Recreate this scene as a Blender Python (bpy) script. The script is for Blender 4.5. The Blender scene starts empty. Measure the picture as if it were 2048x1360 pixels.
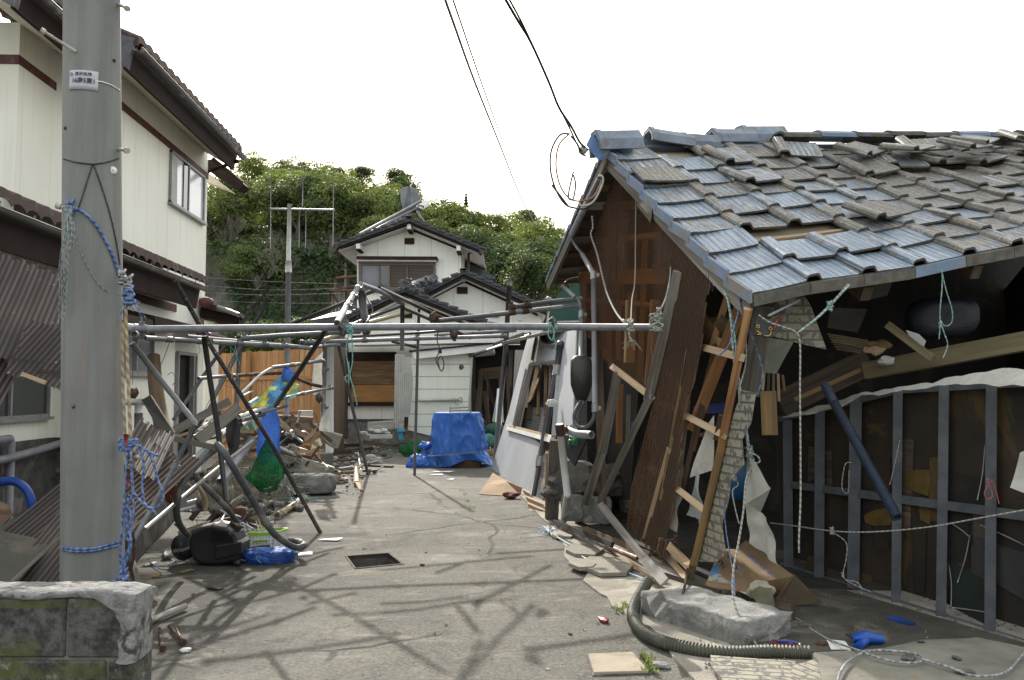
import bpy, math, random, bmesh
from mathutils import Vector, Matrix, noise
rnd = random.Random(7)
F = 1660.0; H = 1.5; PIT = math.atan(99/1660); CP, SP = math.cos(PIT), math.sin(PIT)
CAM = Vector((0, 0, H)); V = Vector
scene = bpy.context.scene
COL = scene.collection

def ray(px, py):
    x = (px-1024)/F; u = (680-py)/F
    return V((x, CP-SP*u, SP+CP*u))
def at(px, py, Y):                      # point seen at that spot of the picture, Y metres ahead
    r = ray(px, py); s = Y/r.y
    return V((r.x*s, Y, H+r.z*s))
def gd(px, py, z=0.0):                  # the ground point
    r = ray(px, py); s = (z-H)/r.z
    return V((r.x*s, r.y*s, z))
class PL:                               # a plane through three points
    def __init__(s, a, b, c):
        s.a = a; s.n = (b-a).cross(c-a).normalized()
    def hit(s, px, py, off=0.0):
        r = ray(px, py); t = (s.a-CAM).dot(s.n)/r.dot(s.n)
        p = CAM+r*t
        if off: p = p-(p-CAM).normalized()*off
        return p
def W(L, Y, z): return V((-L-.0548*Y, Y, z))   # street frame: L metres left of the axis
def lerp(a, b, t): return a+(b-a)*t

class MB:
    def __init__(s): s.v=[]; s.f=[]; s.uv=[]; s.sm=[]; s.mi=[]
    def face(s, pts, uvs=None, sm=False, mi=0):
        b = len(s.v); s.v += [V(p) for p in pts]; s.f.append(tuple(range(b, b+len(pts))))
        if uvs is None:
            e1 = (V(pts[1])-V(pts[0])).normalized(); n = V((0,0,0))
            for i in range(1, len(pts)-1): n += (V(pts[i])-V(pts[0])).cross(V(pts[i+1])-V(pts[0]))
            n.normalize(); e2 = n.cross(e1)
            uvs = [((V(p)-V(pts[0])).dot(e1), (V(p)-V(pts[0])).dot(e2)) for p in pts]
        s.uv.append(uvs); s.sm.append(sm); s.mi.append(mi)
    def grid(s, G, sm=True, mi=0, uv=None, flip=False, keep=None):
        nu = len(G); nv = len(G[0]); b = len(s.v)
        for r in G: s.v += r
        for i in range(nu-1):
            for j in range(nv-1):
                if keep and not keep(i, j): continue
                q = [(i,j),(i+1,j),(i+1,j+1),(i,j+1)]
                if flip: q.reverse()
                s.f.append(tuple(b+a*nv+c for a, c in q))
                s.uv.append([uv(a, c) if uv else (a/10, c/10) for a, c in q]); s.sm.append(sm); s.mi.append(mi)
    def box(s, c, a, b, d, mi=0):       # half vectors
        P = [c+a*i+b*j+d*k for i in (-1,1) for j in (-1,1) for k in (-1,1)]
        if a.cross(b).dot(d) < 0: P = [c-(p-c) for p in P]
        for q in ((0,1,3,2),(4,6,7,5),(0,4,5,1),(2,3,7,6),(0,2,6,4),(1,5,7,3)):
            pts = [P[i] for i in q]
            e = [(pts[1]-pts[0]), (pts[3]-pts[0])]
            l0, l1 = e[0].length, e[1].length
            uvs = [(0,0),(l0,0),(l0,l1),(0,l1)] if l0 >= l1 else [(0,0),(0,l0),(l1,l0),(l1,0)]
            s.face(pts, uvs, False, mi)
    def board(s, p0, p1, w, t, side=None, mi=0):
        d = p1-p0
        vw = ((p0+p1)/2-CAM).normalized() if side is None else None
        sd = d.cross(vw).normalized() if side is None else (side-d*(side.dot(d)/d.dot(d))).normalized()
        n = d.cross(sd).normalized()
        s.box((p0+p1)/2, d/2, sd*w/2, n*t/2, mi)
    def tube(s, pts, r, n=10, cap=True, sub=0, hole=False, mi=0, rf=None):
        pts = [V(p) for p in pts]
        if sub and len(pts) > 2:
            q = []
            for i in range(len(pts)-1):
                a = pts[max(i-1,0)]; b = pts[i]; c = pts[i+1]; d = pts[min(i+2,len(pts)-1)]
                for k in range(sub):
                    t = k/sub
                    q.append(.5*((2*b)+(c-a)*t+(2*a-5*b+4*c-d)*t*t+(3*b-a-3*c+d)*t**3))
            q.append(pts[-1]); pts = q
        rings = []; d0 = (pts[1]-pts[0]).normalized()
        up = d0.orthogonal().normalized(); L = 0; ls = []
        for i, p in enumerate(pts):
            a = pts[max(i-1,0)]; b = pts[min(i+1,len(pts)-1)]; d = (b-a)
            if d.length < 1e-9: d = d0
            d.normalize(); up = (up-d*up.dot(d)).normalized(); sd = d.cross(up)
            if i: L += (p-pts[i-1]).length
            ls.append(L); rr = rf(i/(len(pts)-1))*r if rf else r
            rings.append([p+(up*math.cos(k*2*math.pi/n)+sd*math.sin(k*2*math.pi/n))*rr for k in range(n+1)])
        s.grid(rings, True, mi, uv=lambda i, j: (ls[i], j/n*2*math.pi*r))
        if cap:
            for ring, fl in ((rings[0], 0), (rings[-1], 1)):
                q = ring[:-1]
                if hole:
                    c = sum(q, V())/n; dd = (pts[1]-pts[0]).normalized() if fl == 0 else (pts[-2]-pts[-1]).normalized()
                    inn = [c+(p-c)*.78 for p in q]; deep = [p+dd*r*1.6 for p in inn]
                    G = [ring, inn+[inn[0]], deep+[deep[0]]]
                    s.grid(G, False, mi, flip=bool(fl)); q = deep
                s.face(q if fl else q[::-1], None, False, mi)
    def prism(s, poly, th, mi=0, side_mi=None):
        poly = [V(p) for p in poly]; n = V()
        for i in range(1, len(poly)-1): n += (poly[i]-poly[0]).cross(poly[i+1]-poly[0])
        if n.dot(th) > 0: poly.reverse()
        e1 = (poly[1]-poly[0]).normalized(); nn = n.normalized(); e2 = nn.cross(e1)
        # uv: horizontal / up as far as the plane allows
        h = V((0,0,1)); h = h-nn*h.dot(nn)
        if h.length > .2: e2 = h.normalized(); e1 = e2.cross(nn)
        if e1.x < 0: e1 = -e1
        uf = lambda p: (p.dot(e1), p.dot(e2))
        s.face(poly, [uf(p) for p in poly], False, mi)
        bk = [p+th for p in poly]
        s.face(bk[::-1], [uf(p) for p in bk[::-1]], False, mi)
        m = len(poly)
        for i in range(m):
            j = (i+1) % m
            s.face([poly[j], poly[i], bk[i], bk[j]], None, False, mi if side_mi is None else side_mi)
    def lathe(s, c, ax, prof, n=16, sm=True, mi=0):
        ax = ax.normalized(); u = ax.orthogonal().normalized(); w = ax.cross(u)
        G = [[c+ax*h+(u*math.cos(k*2*math.pi/n)+w*math.sin(k*2*math.pi/n))*max(r,1e-4) for k in range(n+1)] for h, r in prof]
        s.grid(G, sm, mi)
    def rock(s, c, rx, ry, rz, seed=0, sub=2, rough=.35, rot=0, sm=False, flat=0):
        bm = bmesh.new(); bmesh.ops.create_icosphere(bm, subdivisions=sub, radius=1)
        R = Matrix.Rotation(rot, 3, 'Z'); o = V((seed*3.7, seed*1.3, 0)); b = len(s.v)
        for v in bm.verts:
            p = v.co.copy(); k = 1+rough*noise.noise(p*1.3+o)+rough*.4*noise.noise(p*3.1+o)
            m = max(abs(p.x), abs(p.y), abs(p.z)); p = lerp(p, p/m*.8, flat)*k
            s.v.append(c+R@V((p.x*rx, p.y*ry, p.z*rz)))
        for f in bm.faces:
            s.f.append(tuple(b+v.index for v in f.verts)); s.uv.append([(v.co.x*rx, v.co.y*ry+v.co.z*rz) for v in f.verts]); s.sm.append(sm); s.mi.append(0)
        bm.free()
    def build(s, name, mat, parent=None, label=None, cat=None, group=None, kind=None, bevel=0, origin=None, weld=True, solid=0, subd=0):
        me = bpy.data.meshes.new(name)
        if parent is not None: org = V(parent['_o']) if '_o' in parent else V()
        elif origin is not None: org = V(origin)
        else:
            xs = [p.x for p in s.v]; ys = [p.y for p in s.v]; zs = [p.z for p in s.v]
            org = V(((min(xs)+max(xs))/2, (min(ys)+max(ys))/2, min(zs)))
        me.from_pydata([p-org for p in s.v], [], s.f)
        uvl = me.uv_layers.new(name='UVMap'); flat = []
        for u in s.uv:
            for a in u: flat += [a[0], a[1]]
        uvl.data.foreach_set('uv', flat)
        me.polygons.foreach_set('use_smooth', s.sm); me.polygons.foreach_set('material_index', s.mi)
        for m in (mat if isinstance(mat, (list, tuple)) else [mat]): me.materials.append(m)
        if weld or bevel:
            bm = bmesh.new(); bm.from_mesh(me); bmesh.ops.remove_doubles(bm, verts=bm.verts, dist=1e-5)
            if bevel:
                es = [e for e in bm.edges if len(e.link_faces) == 2 and e.calc_face_angle(0) > .6]
                bmesh.ops.bevel(bm, geom=es, offset=bevel, segments=1, affect='EDGES', clamp_overlap=True)
            bm.to_mesh(me); bm.free()
        me.update()
        o = bpy.data.objects.new(name, me); COL.objects.link(o)
        if solid:
            md = o.modifiers.new('s', 'SOLIDIFY'); md.thickness = solid; md.offset = 0
        if subd:
            md = o.modifiers.new('d', 'SUBSURF'); md.levels = subd; md.render_levels = subd
        if parent is not None: o.parent = parent
        else: o.location = org
        o['_o'] = tuple(org)
        tag(o, label, cat, group, kind)
        return o
def tag(o, label=None, cat=None, group=None, kind=None):
    if label: o['label'] = label
    if cat: o['category'] = cat
    if group: o['group'] = group
    if kind: o['kind'] = kind
def thing(name, label, cat, loc, group=None):
    o = bpy.data.objects.new(name, None); COL.objects.link(o); o.location = loc; o.empty_display_size = .1
    o['_o'] = tuple(loc); tag(o, label, cat, group); return o

# ---------------------------------------------------------------- materials
MATS = {}
class NT:
    def __init__(s, name):
        s.m = bpy.data.materials.new(name); s.m.use_nodes = True; s.t = s.m.node_tree; s.t.nodes.clear()
    def n(s, typ, **k):
        nd = s.t.nodes.new('ShaderNode'+typ)
        for a, b in k.items():
            if a.startswith('i_'): nd.inputs[int(a[2:])].default_value = b
            else: setattr(nd, a, b)
        return nd
    def l(s, a, b): s.t.links.new(a, b)
    def math(s, op, a, b=None, c=None):
        nd = s.n('Math', operation=op)
        for i, x in enumerate((a, b, c)):
            if x is None: continue
            if hasattr(x, 'is_linked'): s.l(x, nd.inputs[i])
            else: nd.inputs[i].default_value = x
        return nd.outputs[0]
    def mix(s, f, a, b, typ='MIX'):
        nd = s.n('Mix', data_type='RGBA', blend_type=typ)
        for i, x in ((0, f), (6, a), (7, b)):
            if hasattr(x, 'is_linked'): s.l(x, nd.inputs[i])
            else: nd.inputs[i].default_value = x if not isinstance(x, tuple) else (*x[:3], 1)
        return nd.outputs[2]
    def ramp(s, f, lo, hi):
        nd = s.n('MapRange'); nd.interpolation_type = 'SMOOTHSTEP'; s.l(f, nd.inputs[0]); nd.inputs[1].default_value = lo; nd.inputs[2].default_value = hi
        return nd.outputs[0]
    def noise(s, co, sc, det=5, rg=.55, dist=0):
        nd = s.n('TexNoise'); s.l(co, nd.inputs['Vector']); nd.inputs['Scale'].default_value = sc; nd.inputs['Detail'].default_value = det
        nd.inputs['Roughness'].default_value = rg; nd.inputs['Distortion'].default_value = dist; return nd.outputs[0]
    def co(s, uv=False, stretch=(1,1,1)):
        tc = s.n('TexCoord'); mp = s.n('Mapping'); s.l(tc.outputs['UV' if uv else 'Object'], mp.inputs[0]); mp.inputs['Scale'].default_value = stretch
        oi = s.n('ObjectInfo'); cb = s.n('CombineXYZ')
        k = s.math('MULTIPLY', oi.outputs['Random'], 37.0); s.l(k, cb.inputs[0]); s.l(k, cb.inputs[1]); s.l(k, cb.inputs[2])
        ad = s.n('VectorMath', operation='ADD'); s.l(mp.outputs[0], ad.inputs[0]); s.l(cb.outputs[0], ad.inputs[1])
        s.rand = oi.outputs['Random']; s.uvraw = tc.outputs['UV']; s.objraw = tc.outputs['Object']
        return ad.outputs[0]
    def out(s, col, rough, bump=None, bd=.01, metal=0, extra=None, spec=.4):
        p = s.n('BsdfPrincipled'); s.p = p
        if hasattr(col, 'is_linked'): s.l(col, p.inputs['Base Color'])
        else: p.inputs['Base Color'].default_value = (*col, 1)
        if hasattr(rough, 'is_linked'): s.l(rough, p.inputs['Roughness'])
        else: p.inputs['Roughness'].default_value = rough
        p.inputs['Metallic'].default_value = metal; p.inputs['Specular IOR Level'].default_value = spec
        if bump is not None:
            b = s.n('Bump'); s.l(bump, b.inputs['Height']); b.inputs['Distance'].default_value = bd; b.inputs['Strength'].default_value = 1
            s.l(b.outputs[0], p.inputs['Normal'])
        o = s.n('OutputMaterial'); sh = p.outputs[0]
        if extra: sh = extra(p.outputs[0])
        s.l(sh, o.inputs[0]); return s.m
def M(name, c1, c2=None, c3=None, sc=6, rough=.8, bump=.004, bsc=40, metal=0, uv=False, st=(1,1,1), patch=(.52,.62), psc=None, var=.12, spec=.4, lohi=(.3,.7), det=6):
    if name in MATS: return MATS[name]
    t = NT(name); co = t.co(uv, st); n1 = t.noise(co, sc, det, .6)
    c2 = c2 or tuple(x*.75 for x in c1)
    col = t.mix(t.ramp(n1, *lohi), c1, c2)
    if c3:
        n2 = t.noise(co, psc or sc*.5, 8, .65, .5); col = t.mix(t.ramp(n2, *patch), col, c3)
    vv = t.math('ADD', t.math('MULTIPLY', t.rand, 2*var), 1-var)
    col = t.mix(1.0, col, (1,1,1), 'MULTIPLY') if not var else t.mix(1.0, col, t.grey(vv), 'MULTIPLY')
    b = t.noise(co, bsc, 4, .6)
    MATS[name] = t.out(col, rough, b if bump else None, bump, metal, spec=spec); return MATS[name]
def _grey(s, v):
    c = s.n('CombineColor'); [s.l(v, c.inputs[i]) for i in range(3)]; return c.outputs[0]
NT.grey = _grey
def wood(name, c1, c2, c3=None, rough=.85, sc=9, patch=(.5,.65)):     # grain along u
    return M(name, c1, c2, c3, sc=sc, rough=rough, bump=.003, bsc=sc*2.5, uv=True, st=(.16, 3.0, 1), patch=patch, psc=2.0, var=.2)

w_grey = wood('weathered_wood', (.17,.15,.125), (.075,.065,.055), (.25,.235,.21))
w_orange = wood('orange_timber', (.25,.12,.045), (.13,.06,.025), (.32,.19,.09))
w_pale = wood('pale_batten', (.40,.30,.19), (.28,.19,.11), (.17,.11,.06), patch=(.6,.7))
w_dark = wood('dark_timber', (.07,.05,.035), (.03,.022,.017), (.11,.08,.05))
w_brown = wood('brown_timber', (.105,.06,.033), (.05,.03,.018), (.15,.10,.06))
w_yel = wood('yellow_timber', (.22,.145,.06), (.12,.075,.035), (.07,.055,.03))
w_beam = wood('old_beam_wood', (.20,.165,.09), (.12,.10,.055), (.07,.06,.035))
w_fence = wood('cedar_fence_wood', (.36,.19,.08), (.25,.125,.052), (.42,.26,.13))
w_fence2 = wood('shaded_fence_wood', (.13,.085,.05), (.08,.053,.032), (.17,.12,.07))  # cedar darkened for the fence's side run: its shade put into the colour
ply_br = M('brown_plywood', (.17,.10,.055), (.105,.062,.033), (.22,.135,.075), sc=3, uv=True, st=(.5,5,1), var=.05)
ply_or = M('orange_plywood', (.36,.185,.065), (.26,.125,.042), sc=3, uv=True, st=(.5,5,1), var=.05)
galv = M('galvanised_steel', (.20,.205,.215), (.13,.135,.145), (.10,.08,.06), sc=14, rough=.5, bump=.0006, metal=.35, patch=(.63,.72), psc=7)
galv2 = M('dull_galvanised_pipe', (.15,.15,.16), (.10,.10,.11), (.09,.06,.04), sc=10, rough=.55, bump=.0008, metal=.3, patch=(.6,.7), psc=5)
blk = M('black_painted_steel', (.018,.018,.02), (.03,.028,.028), (.10,.06,.04), sc=12, rough=.4, bump=.0008, patch=(.6,.68), psc=16, spec=.5)
blk2 = M('flaking_black_steel', (.022,.02,.022), (.05,.045,.045), (.30,.28,.26), sc=12, rough=.45, bump=.001, patch=(.6,.64), psc=34)
rust = M('rusty_steel', (.065,.032,.02), (.035,.02,.014), (.11,.07,.045), sc=20, rough=.9, bump=.002)
bamboo = M('bamboo_pole', (.32,.26,.155), (.22,.175,.10), sc=8, rough=.5, bump=.0005)
pvc = M('grey_plastic_pipe', (.22,.22,.235), (.16,.16,.175), (.12,.11,.1), sc=6, rough=.45, bump=.0005, patch=(.62,.75))
pvcw = M('white_plastic_pipe', (.48,.48,.46), (.36,.36,.34), (.2,.18,.15), sc=6, rough=.4, bump=.0005, patch=(.64,.75))
pvcd = M('dark_brown_downpipe', (.055,.045,.05), (.035,.03,.033), (.1,.08,.075), sc=6, rough=.35, bump=.0005, patch=(.62,.75))
hosem = M('grey_vacuum_hose', (.085,.09,.095), (.055,.06,.065), (.15,.145,.13), sc=9, rough=.6, bump=.001)
conc = M('rough_concrete', (.20,.195,.18), (.115,.11,.10), (.28,.27,.25), sc=7, rough=.95, bump=.014, bsc=60)
conc_d = M('stained_concrete', (.105,.10,.09), (.05,.048,.043), (.17,.16,.145), sc=5, rough=.95, bump=.012, bsc=45)
conc_l = M('pale_concrete', (.26,.237,.195), (.17,.156,.128), (.32,.295,.245), sc=3, rough=.95, bump=.010, bsc=60)
cream = M('cream_board', (.60,.57,.44), (.52,.49,.37), sc=1.2, rough=.75, bump=.001, bsc=10, var=.02)
whitep = M('white_paint', (.74,.73,.70), (.62,.61,.58), (.42,.38,.32), sc=3, rough=.6, bump=.001, patch=(.66,.78), var=.06)
whitec = M('white_cloth', (.50,.49,.45), (.38,.37,.33), (.35,.31,.25), sc=4, rough=.9, bump=.003, patch=(.6,.75))
brownp = M('dark_brown_paint', (.020,.012,.010), (.030,.019,.015), sc=3, rough=.75, bump=.0008, var=.05, spec=.15)
redbr = M('red_brown_trim', (.10,.025,.016), (.07,.018,.013), (.13,.05,.04), sc=5, rough=.6, bump=.001)
roof_g = M('grey_roof_tile', (.045,.048,.055), (.028,.03,.036), (.075,.08,.085), sc=6, rough=.5, bump=.004, bsc=12)
glassd = M('dark_window_glass', (.015,.018,.02), (.03,.035,.04), sc=1, rough=.05, bump=0, var=0, spec=.9)
glassl = M('pale_window_glass', (.62,.64,.67), (.52,.55,.58), sc=.7, rough=.12, bump=0, var=0, spec=.9)
alu = M('aluminium_frame', (.30,.30,.30), (.22,.22,.22), sc=6, rough=.4, bump=.0004, metal=.3)
blackpl = M('black_plastic', (.014,.014,.015), (.022,.022,.022), (.06,.055,.05), sc=8, rough=.38, bump=.0008, patch=(.66,.8))
bluepl = M('blue_plastic', (.015,.07,.33), (.01,.045,.22), sc=8, rough=.35, bump=.0008)
redpl = M('red_plastic', (.22,.02,.02), (.14,.014,.014), sc=8, rough=.4, bump=.0008)
teal = M('teal_rope_fibre', (.12,.33,.30), (.08,.22,.2), (.3,.42,.38), sc=60, rough=.9, bump=.002)
cardb = M('brown_cardboard', (.22,.145,.078), (.165,.105,.055), (.27,.185,.105), sc=3, rough=.9, bump=.001, bsc=20)
olive = M('dark_olive_board', (.045,.045,.035), (.03,.03,.024), (.075,.068,.05), sc=3, rough=.8)
dark = M('near_black_board', (.014,.012,.011), (.008,.007,.006), (.028,.022,.017), sc=3, rough=.85)  # even near-black brown for interior walls and dark scraps
styro = M('white_styrofoam', (.55,.55,.53), (.45,.44,.41), sc=5, rough=.9, bump=.004, bsc=90)
goldm = M('brass_ring', (.55,.36,.10), (.40,.25,.08), sc=20, rough=.3, metal=.8, bump=0)
greenp = M('green_awning', (.02,.085,.06), (.015,.06,.045), sc=3, rough=.6)
rag = M('dirty_netting', (.26,.24,.19), (.16,.145,.115), (.06,.055,.045), sc=7, rough=.95, bump=.01)
ironm = M('cast_iron', (.05,.04,.035), (.09,.06,.045), (.16,.09,.05), sc=14, rough=.7, bump=.003)

def ropem(name, c1, c2, turns=28):
    t = NT(name); co = t.co(True); sx = t.n('SeparateXYZ'); t.l(t.uvraw, sx.inputs[0])
    ph = t.math('ADD', t.math('MULTIPLY', sx.outputs[0], turns*2*math.pi), t.math('MULTIPLY', sx.outputs[1], 120.0))
    w = t.math('ADD', t.math('MULTIPLY', t.math('SINE', ph), .5), .5)
    nz = t.noise(co, 30, 3); col = t.mix(w, tuple(x*.45 for x in c1), c1); col = t.mix(t.ramp(nz, .45, .7), col, c2)  # strand grooves darkened in the colour for a round, twisted look
    return t.out(col, .85, w, .004)
r_blue = ropem('blue_rope', (.10,.17,.36), (.20,.26,.42)); r_beige = ropem('beige_rope', (.42,.33,.21), (.28,.22,.14), 16)
r_white = ropem('pale_rope', (.34,.34,.30), (.24,.24,.21)); r_teal = ropem('green_rope', (.22,.36,.33), (.38,.46,.42))
r_grey = ropem('grey_rope', (.26,.27,.28), (.38,.38,.37)); r_dblue = ropem('dark_blue_rope', (.06,.1,.17), (.18,.24,.3)); r_dark = ropem('dark_wire', (.05,.052,.05), (.08,.08,.075), 60)

def house_white():
    t = NT('white_house_wall'); co = t.co(False); sx = t.n('SeparateXYZ'); t.l(t.uvraw, sx.inputs[0])
    fr = t.math('FRACT', t.math('DIVIDE', sx.outputs[0], .91)); ln = t.math('LESS_THAN', fr, .018)
    n = t.noise(co, .9, 6); col = t.mix(t.ramp(n, .3, .7), (.66,.65,.60), (.58,.57,.52)); col = t.mix(t.math('MULTIPLY', ln, .55), col, (.25,.24,.22))
    return t.out(col, .75)
def seam_wall(name, c1, c2, w=.455, strength=.5, horiz=False, lw=.02, bumpy=True):
    t = NT(name); co = t.co(False); sx = t.n('SeparateXYZ'); t.l(t.uvraw, sx.inputs[0])
    a = sx.outputs[1 if horiz else 0]
    fr = t.math('FRACT', t.math('DIVIDE', a, w)); ln = t.math('LESS_THAN', fr, lw)
    n = t.noise(co, 1.1, 6); col = t.mix(t.ramp(n, .3, .7), c1, c2)
    st = t.noise(t.co(False, (6,6,.35)), 1.6, 6, .65); col = t.mix(t.math('MULTIPLY', t.ramp(st, .50, .72), .25), col, tuple(x*.55 for x in c1))
    col = t.mix(t.math('MULTIPLY', ln, strength), col, tuple(x*.3 for x in c1))
    return t.out(col, .72, t.math('SUBTRACT', fr, ln) if horiz else None, .008 if horiz else 0)
m_house = seam_wall('cream_siding_boards', (.78,.76,.66), (.73,.71,.61), .91, .38, lw=.009)
m_far = seam_wall('far_house_siding', (.78,.765,.71), (.70,.69,.63), .91, .35, lw=.03)
m_clap = seam_wall('white_clapboard', (.74,.75,.67), (.66,.67,.59), .30, .75, True, .055)
m_shut = seam_wall('brown_louvre_shutter', (.13,.10,.085), (.11,.085,.07), .05, .9, True, .4)
m_panel = seam_wall('grey_painted_cladding', (.37,.385,.41), (.30,.315,.34), .12, .25, False, .08)

def ground_mat():
    t = NT('worn_asphalt'); tc = t.n('TexCoord'); co = tc.outputs['Object']
    big = t.noise(co, .55, 7, .62, .4); med = t.noise(co, 2.6, 6, .65); fine = t.noise(co, 95, 3, .7); agg = t.n('TexVoronoi'); t.l(co, agg.inputs['Vector']); agg.inputs['Scale'].default_value = 85
    col = t.mix(t.ramp(big, .38, .66), (.110,.105,.088), (.160,.153,.130))
    mp = t.n('Mapping'); t.l(co, mp.inputs[0]); mp.inputs['Scale'].default_value = (1, 2.4, 1)
    sand = t.noise(mp.outputs[0], 1.5, 9, .68, .7); pt = t.noise(co, .23, 3, .5, .6); col = t.mix(t.math('MULTIPLY', t.ramp(pt, .49, .51), .28), col, (.062,.058,.05)); col = t.mix(t.math('MULTIPLY', t.ramp(sand, .53, .68), .8), col, (.25,.22,.175))
    drk = t.noise(co, 1.15, 9, .7, 1.2); col = t.mix(t.math('MULTIPLY', t.ramp(drk, .53, .66), .8), col, (.052,.049,.042))
    col = t.mix(t.ramp(fine, .62, .75), col, (.24,.23,.21)); col = t.mix(t.ramp(fine, .42, .30), col, (.045,.043,.038))
    f2 = t.noise(co, 42, 4, .75); col = t.mix(t.math('MULTIPLY', t.ramp(f2, .50, .66), .55), col, (.26,.24,.20)); col = t.mix(t.math('MULTIPLY', t.ramp(f2, .48, .34), .6), col, (.045,.041,.034)); f3 = t.noise(co, 11, 6, .75); col = t.mix(t.math('MULTIPLY', t.ramp(f3, .52, .66), .4), col, (.05,.046,.038)); col = t.mix(t.math('MULTIPLY', t.ramp(f3, .46, .33), .3), col, (.25,.225,.18))
    sp = t.ramp(agg.outputs['Distance'], .16, .08); sc2 = t.noise(co, 60, 2); col = t.mix(t.math('MULTIPLY', sp, t.ramp(sc2, .55, .62)), col, (.30,.29,.265))
    bright = t.noise(co, 7.5, 5, .75); col = t.mix(t.math('MULTIPLY', t.ramp(bright, .71, .75), .8), col, (.36,.34,.30))
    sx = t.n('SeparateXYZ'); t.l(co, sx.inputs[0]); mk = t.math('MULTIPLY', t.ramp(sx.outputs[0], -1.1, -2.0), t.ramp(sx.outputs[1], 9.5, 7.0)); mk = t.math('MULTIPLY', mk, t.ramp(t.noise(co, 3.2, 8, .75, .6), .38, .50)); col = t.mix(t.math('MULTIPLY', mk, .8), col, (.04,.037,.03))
    cr = t.n('TexVoronoi'); cr.feature = 'DISTANCE_TO_EDGE'
    dn = t.n('TexNoise'); t.l(co, dn.inputs['Vector']); dn.inputs['Scale'].default_value = 2.2; dn.inputs['Detail'].default_value = 5
    mx = t.n('Mix', data_type='VECTOR'); mx.inputs[0].default_value = .16; t.l(co, mx.inputs[4]); t.l(dn.outputs['Color'], mx.inputs[5])
    t.l(mx.outputs[1], cr.inputs['Vector']); cr.inputs['Scale'].default_value = .38
    ck = t.ramp(cr.outputs['Distance'], .010, .002); ckm = t.math('MULTIPLY', ck, t.ramp(t.noise(co, .4, 3), .44, .52)); col = t.mix(t.math('MULTIPLY', ckm, .7), col, (.022,.02,.018))
    h = t.math('ADD', t.math('MULTIPLY', fine, .5), t.math('MULTIPLY', med, 1.2)); h = t.math('SUBTRACT', h, t.math('MULTIPLY', ckm, .6))
    wet = t.noise(co, .9, 4); rg = t.math('SUBTRACT', .93, t.math('MULTIPLY', t.ramp(wet, .6, .75), .25))
    return t.out(col, rg, h, .022)
m_ground = ground_mat()

def tile_mat():
    t = NT('worn_blue_cement_tile'); co = t.co(True, (9, .9, 1)); sx = t.n('SeparateXYZ'); t.l(t.uvraw, sx.inputs[0])
    st = t.noise(co, 5.5, 9, .82, .3); fl = t.noise(t.co(True, (2.2, 1.1, 1)), 7, 8, .7)
    at_ = t.n('Attribute'); at_.attribute_name = 'wear'
    f = t.math('ADD', t.math('MULTIPLY', st, .55), t.math('MULTIPLY', fl, .45)); f = t.math('ADD', f, at_.outputs['Fac'])
    dirt = t.mix(t.ramp(t.noise(t.co(True), 30, 5), .35, .65), (.19,.17,.135), (.105,.10,.09))
    dirt = t.mix(t.ramp(t.noise(t.co(True), 5, 6), .58, .68), dirt, (.235,.195,.12))
    blue = t.mix(t.ramp(fl, .35, .7), (.14,.195,.265), (.24,.29,.34)); blue = t.mix(t.ramp(st, .44, .36), blue, (.44,.47,.51))  # pale streaks here and below: chalky paint, plus glossy highlights put into the colour
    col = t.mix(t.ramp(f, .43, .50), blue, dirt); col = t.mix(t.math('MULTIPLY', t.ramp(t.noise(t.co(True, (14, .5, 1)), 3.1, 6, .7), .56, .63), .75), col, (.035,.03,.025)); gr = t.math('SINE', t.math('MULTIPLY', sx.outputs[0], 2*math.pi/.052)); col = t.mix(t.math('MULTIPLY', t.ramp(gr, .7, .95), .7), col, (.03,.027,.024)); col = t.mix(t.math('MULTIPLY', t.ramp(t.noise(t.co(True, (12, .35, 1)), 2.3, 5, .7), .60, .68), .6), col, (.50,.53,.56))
    sl = t.math('SINE', t.math('MULTIPLY', sx.outputs[0], 2*math.pi/.075))
    h = t.math('ADD', t.math('MULTIPLY', t.ramp(sl, .8, 1.0), -.6), t.noise(t.co(True), 60, 4))
    rgh = t.math('ADD', .30, t.math('MULTIPLY', t.ramp(f, .4, .55), .28))
    return t.out(col, rgh, h, .006, spec=.5)
m_tile = tile_mat()
tile_edge = M('cement_tile_edge', (.115,.105,.085), (.06,.056,.048), (.08,.11,.16), sc=12, rough=.9, bump=.004, patch=(.56,.66), psc=5)
m_redtile = M('red_brown_roof_tile', (.05,.022,.018), (.035,.02,.018), (.10,.09,.08), sc=7, rough=.7, bump=.004, patch=(.55,.65), psc=6)
m_ridge = M('faded_blue_ridge_tile', (.19,.225,.27), (.125,.15,.19), (.15,.145,.13), sc=7, rough=.7, bump=.003, patch=(.53,.62), psc=6)

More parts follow.
